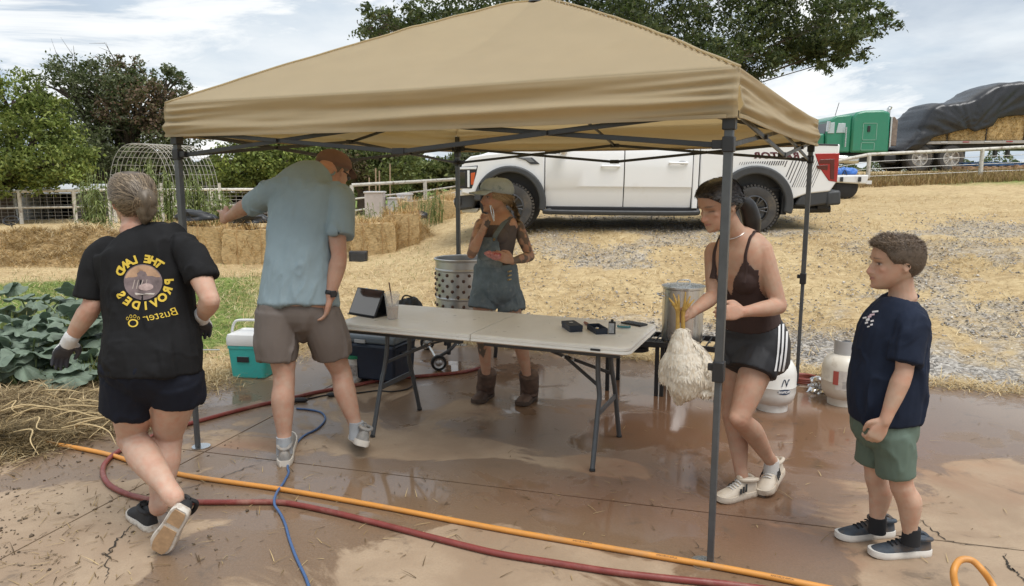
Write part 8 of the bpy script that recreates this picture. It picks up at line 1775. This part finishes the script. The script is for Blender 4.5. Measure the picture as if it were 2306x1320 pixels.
    for j, v in enumerate(np.linspace(0, 1, nv)):
        for i in range(nx):
            x = X(px[i]); t = Z(ty[i]); h = min(Z(hyv[i]), t-.03)
            if v < .42: u = v/.42; y = -.10-.06*math.sin(math.pi*u); z = h+(t-.12-h)*u
            elif v < .58: u = (v-.42)/.16; y = -.10+(Dp+.2)*u; z = t-.12*abs(2*u-1)**3
            else: u = (v-.58)/.42; y = Dp+.10; z = t-.12-(t-.12-h)*u
            V.append((x, y, z))
    V = np.array(V); i = np.arange(nx*nv).reshape(nv, nx); F = np.stack([i[:-1, :-1].ravel(), i[:-1, 1:].ravel(), i[1:, 1:].ravel(), i[1:, :-1].ravel()], 1)
    N_ = normals(V, F); q = V-np.array([X(2170), 0, Z(300)]); ang = np.arctan2(q[:, 2], q[:, 0]); rr = np.hypot(q[:, 0], q[:, 2]); fo = (1-np.abs(fbm(np.c_[ang*7+2, rr*.5, V[:, 1]*.2], 3)-.5)*5)*.05+(fbm(np.c_[V[:, 0]*2.5, V[:, 1], V[:, 2]*.8], 3)-.5)*.08; V = V+N_*fo[:, None]*np.where(N_[:, 1:2] > .2, -1, 1)*(-1 if N_[len(N_)//10, 1] > 0 else 1)
    B = thing('tarpaulin', 'black tarpaulin draped over the straw load', 'tarpaulin', o); me = fastmesh('sheet', V, F); t_ = mobj('sheet', me, TP, B, smooth=180); s_ = t_.modifiers.new('s', 'SOLIDIFY'); s_.thickness = .012
    return T
lorry()
# pallets and a small white trailer with blue tarp behind the fence
def pallet(label, px, py, d, m, w=1.2):
    p = W(px, py, d); T = thing('pallet', label, 'pallet', p, .05, group='pallets stacked by the fence')
    for kx in range(3): MB().box((0, -.42+kx*.42, .06), (w, .09, .09)).obj('stringer', m, T, bevel=.004)
    for kx in range(7): MB().box((-w/2+.05+kx*(w-.1)/6, 0, .118), (.11, 1.0, .022)).obj('deck_board', m, T, bevel=.003)
    for kx in range(3): MB().box((-w/2+.06+kx*(w-.12)/2, 0, .006), (.11, 1.0, .02)).obj('bottom_board', m, T, bevel=.003)
PBL = mat('blue painted wood', (.035, .085, .19), .7, var=.3); PWD = mat('raw wood', (.36, .24, .15), .8, var=.3)
pz = 392
for i, (lb, m, px, dz) in enumerate((('blue pallet at the bottom of the stack by the fence', PBL, 2226, 0), ('bare wood pallet second in the stack', PWD, 2216, 9), ('blue pallet third in the stack, set askew', PBL, 2232, 18), ('bare wood pallet at the right of the stack', PWD, 2320, 2), ('bare wood pallet on top of the right stack', PWD, 2318, 12))): pallet(lb, px, pz-dz, 27, m, 1.75)
def utility():
    p = W(1912, 416, 16.5); p[2] = tz(p[0], p[1]); zt = W(1912, 402, 16.5)[2]-p[2]; T = thing('utility_trailer', 'low white trailer behind the pickup bumper', 'trailer', p); WH = mat('white trailer', (.66, .66, .65), .5, dirt=((.4, .36, .3), 5, .55, .75)); k = 16.5/FPX
    bd = MB().prism([(-46*k, -8*k), (40*k, -13*k), (44*k, 8*k), (-46*k, 6*k)], 0, 1.3, np.array([[1, 0, 0], [0, 0, 1], [0, 1, 0]]).T, (0, 0, zt)).obj('trailer_body', WH, T, bevel=.03); 
    for x in (-18, 22): MB().box((x*k, -.02, zt-2*k), (.05, .04, .10)).obj('tie_hook', BLACKPL, bd)
    for s in (.15, 1.15): MB().lathe([(.001, -.08), (.2, -.08), (.25, -.05), (.25, .05), (.2, .08), (.001, .08)], (0, s, .25), 24, axis=(0, 1, 0)).obj('wheel', RUBBER, T)
    MB().bar((40*k, .65, zt-8*k), (80*k, .65, .35), .08).obj('draw_bar', WH, T)
    B = thing('blue_tarp', 'bright blue tarp bundle tied on the white trailer', 'tarp', (p[0], p[1]+.3, p[2]+zt+8*k)); mb = MB(); mb.tube([(-32*k, 0, .05), (-10*k, 0, .07), (10*k, 0, .08), (28*k, 0, .06)], [.05, .085, .09, .06], 12, 20); V, F = solid(mb, .014, 2); V = V+normals(V, F)*((fbm(V*11, 3)-.5)*.09)[:, None]; V[:, 2] = np.maximum(V[:, 2], .0); finish('tarp_sheet', V, F, mat('blue tarp', (.05, .17, .52), .4, var=.15), B, np.zeros(3)); MB().tube([(-8*k, -.1, .0), (-2*k, -.1, .1), (4*k, -.12, -.1)], .012, 6, 8).obj('tie_rope', BLACKPL, B)
utility()
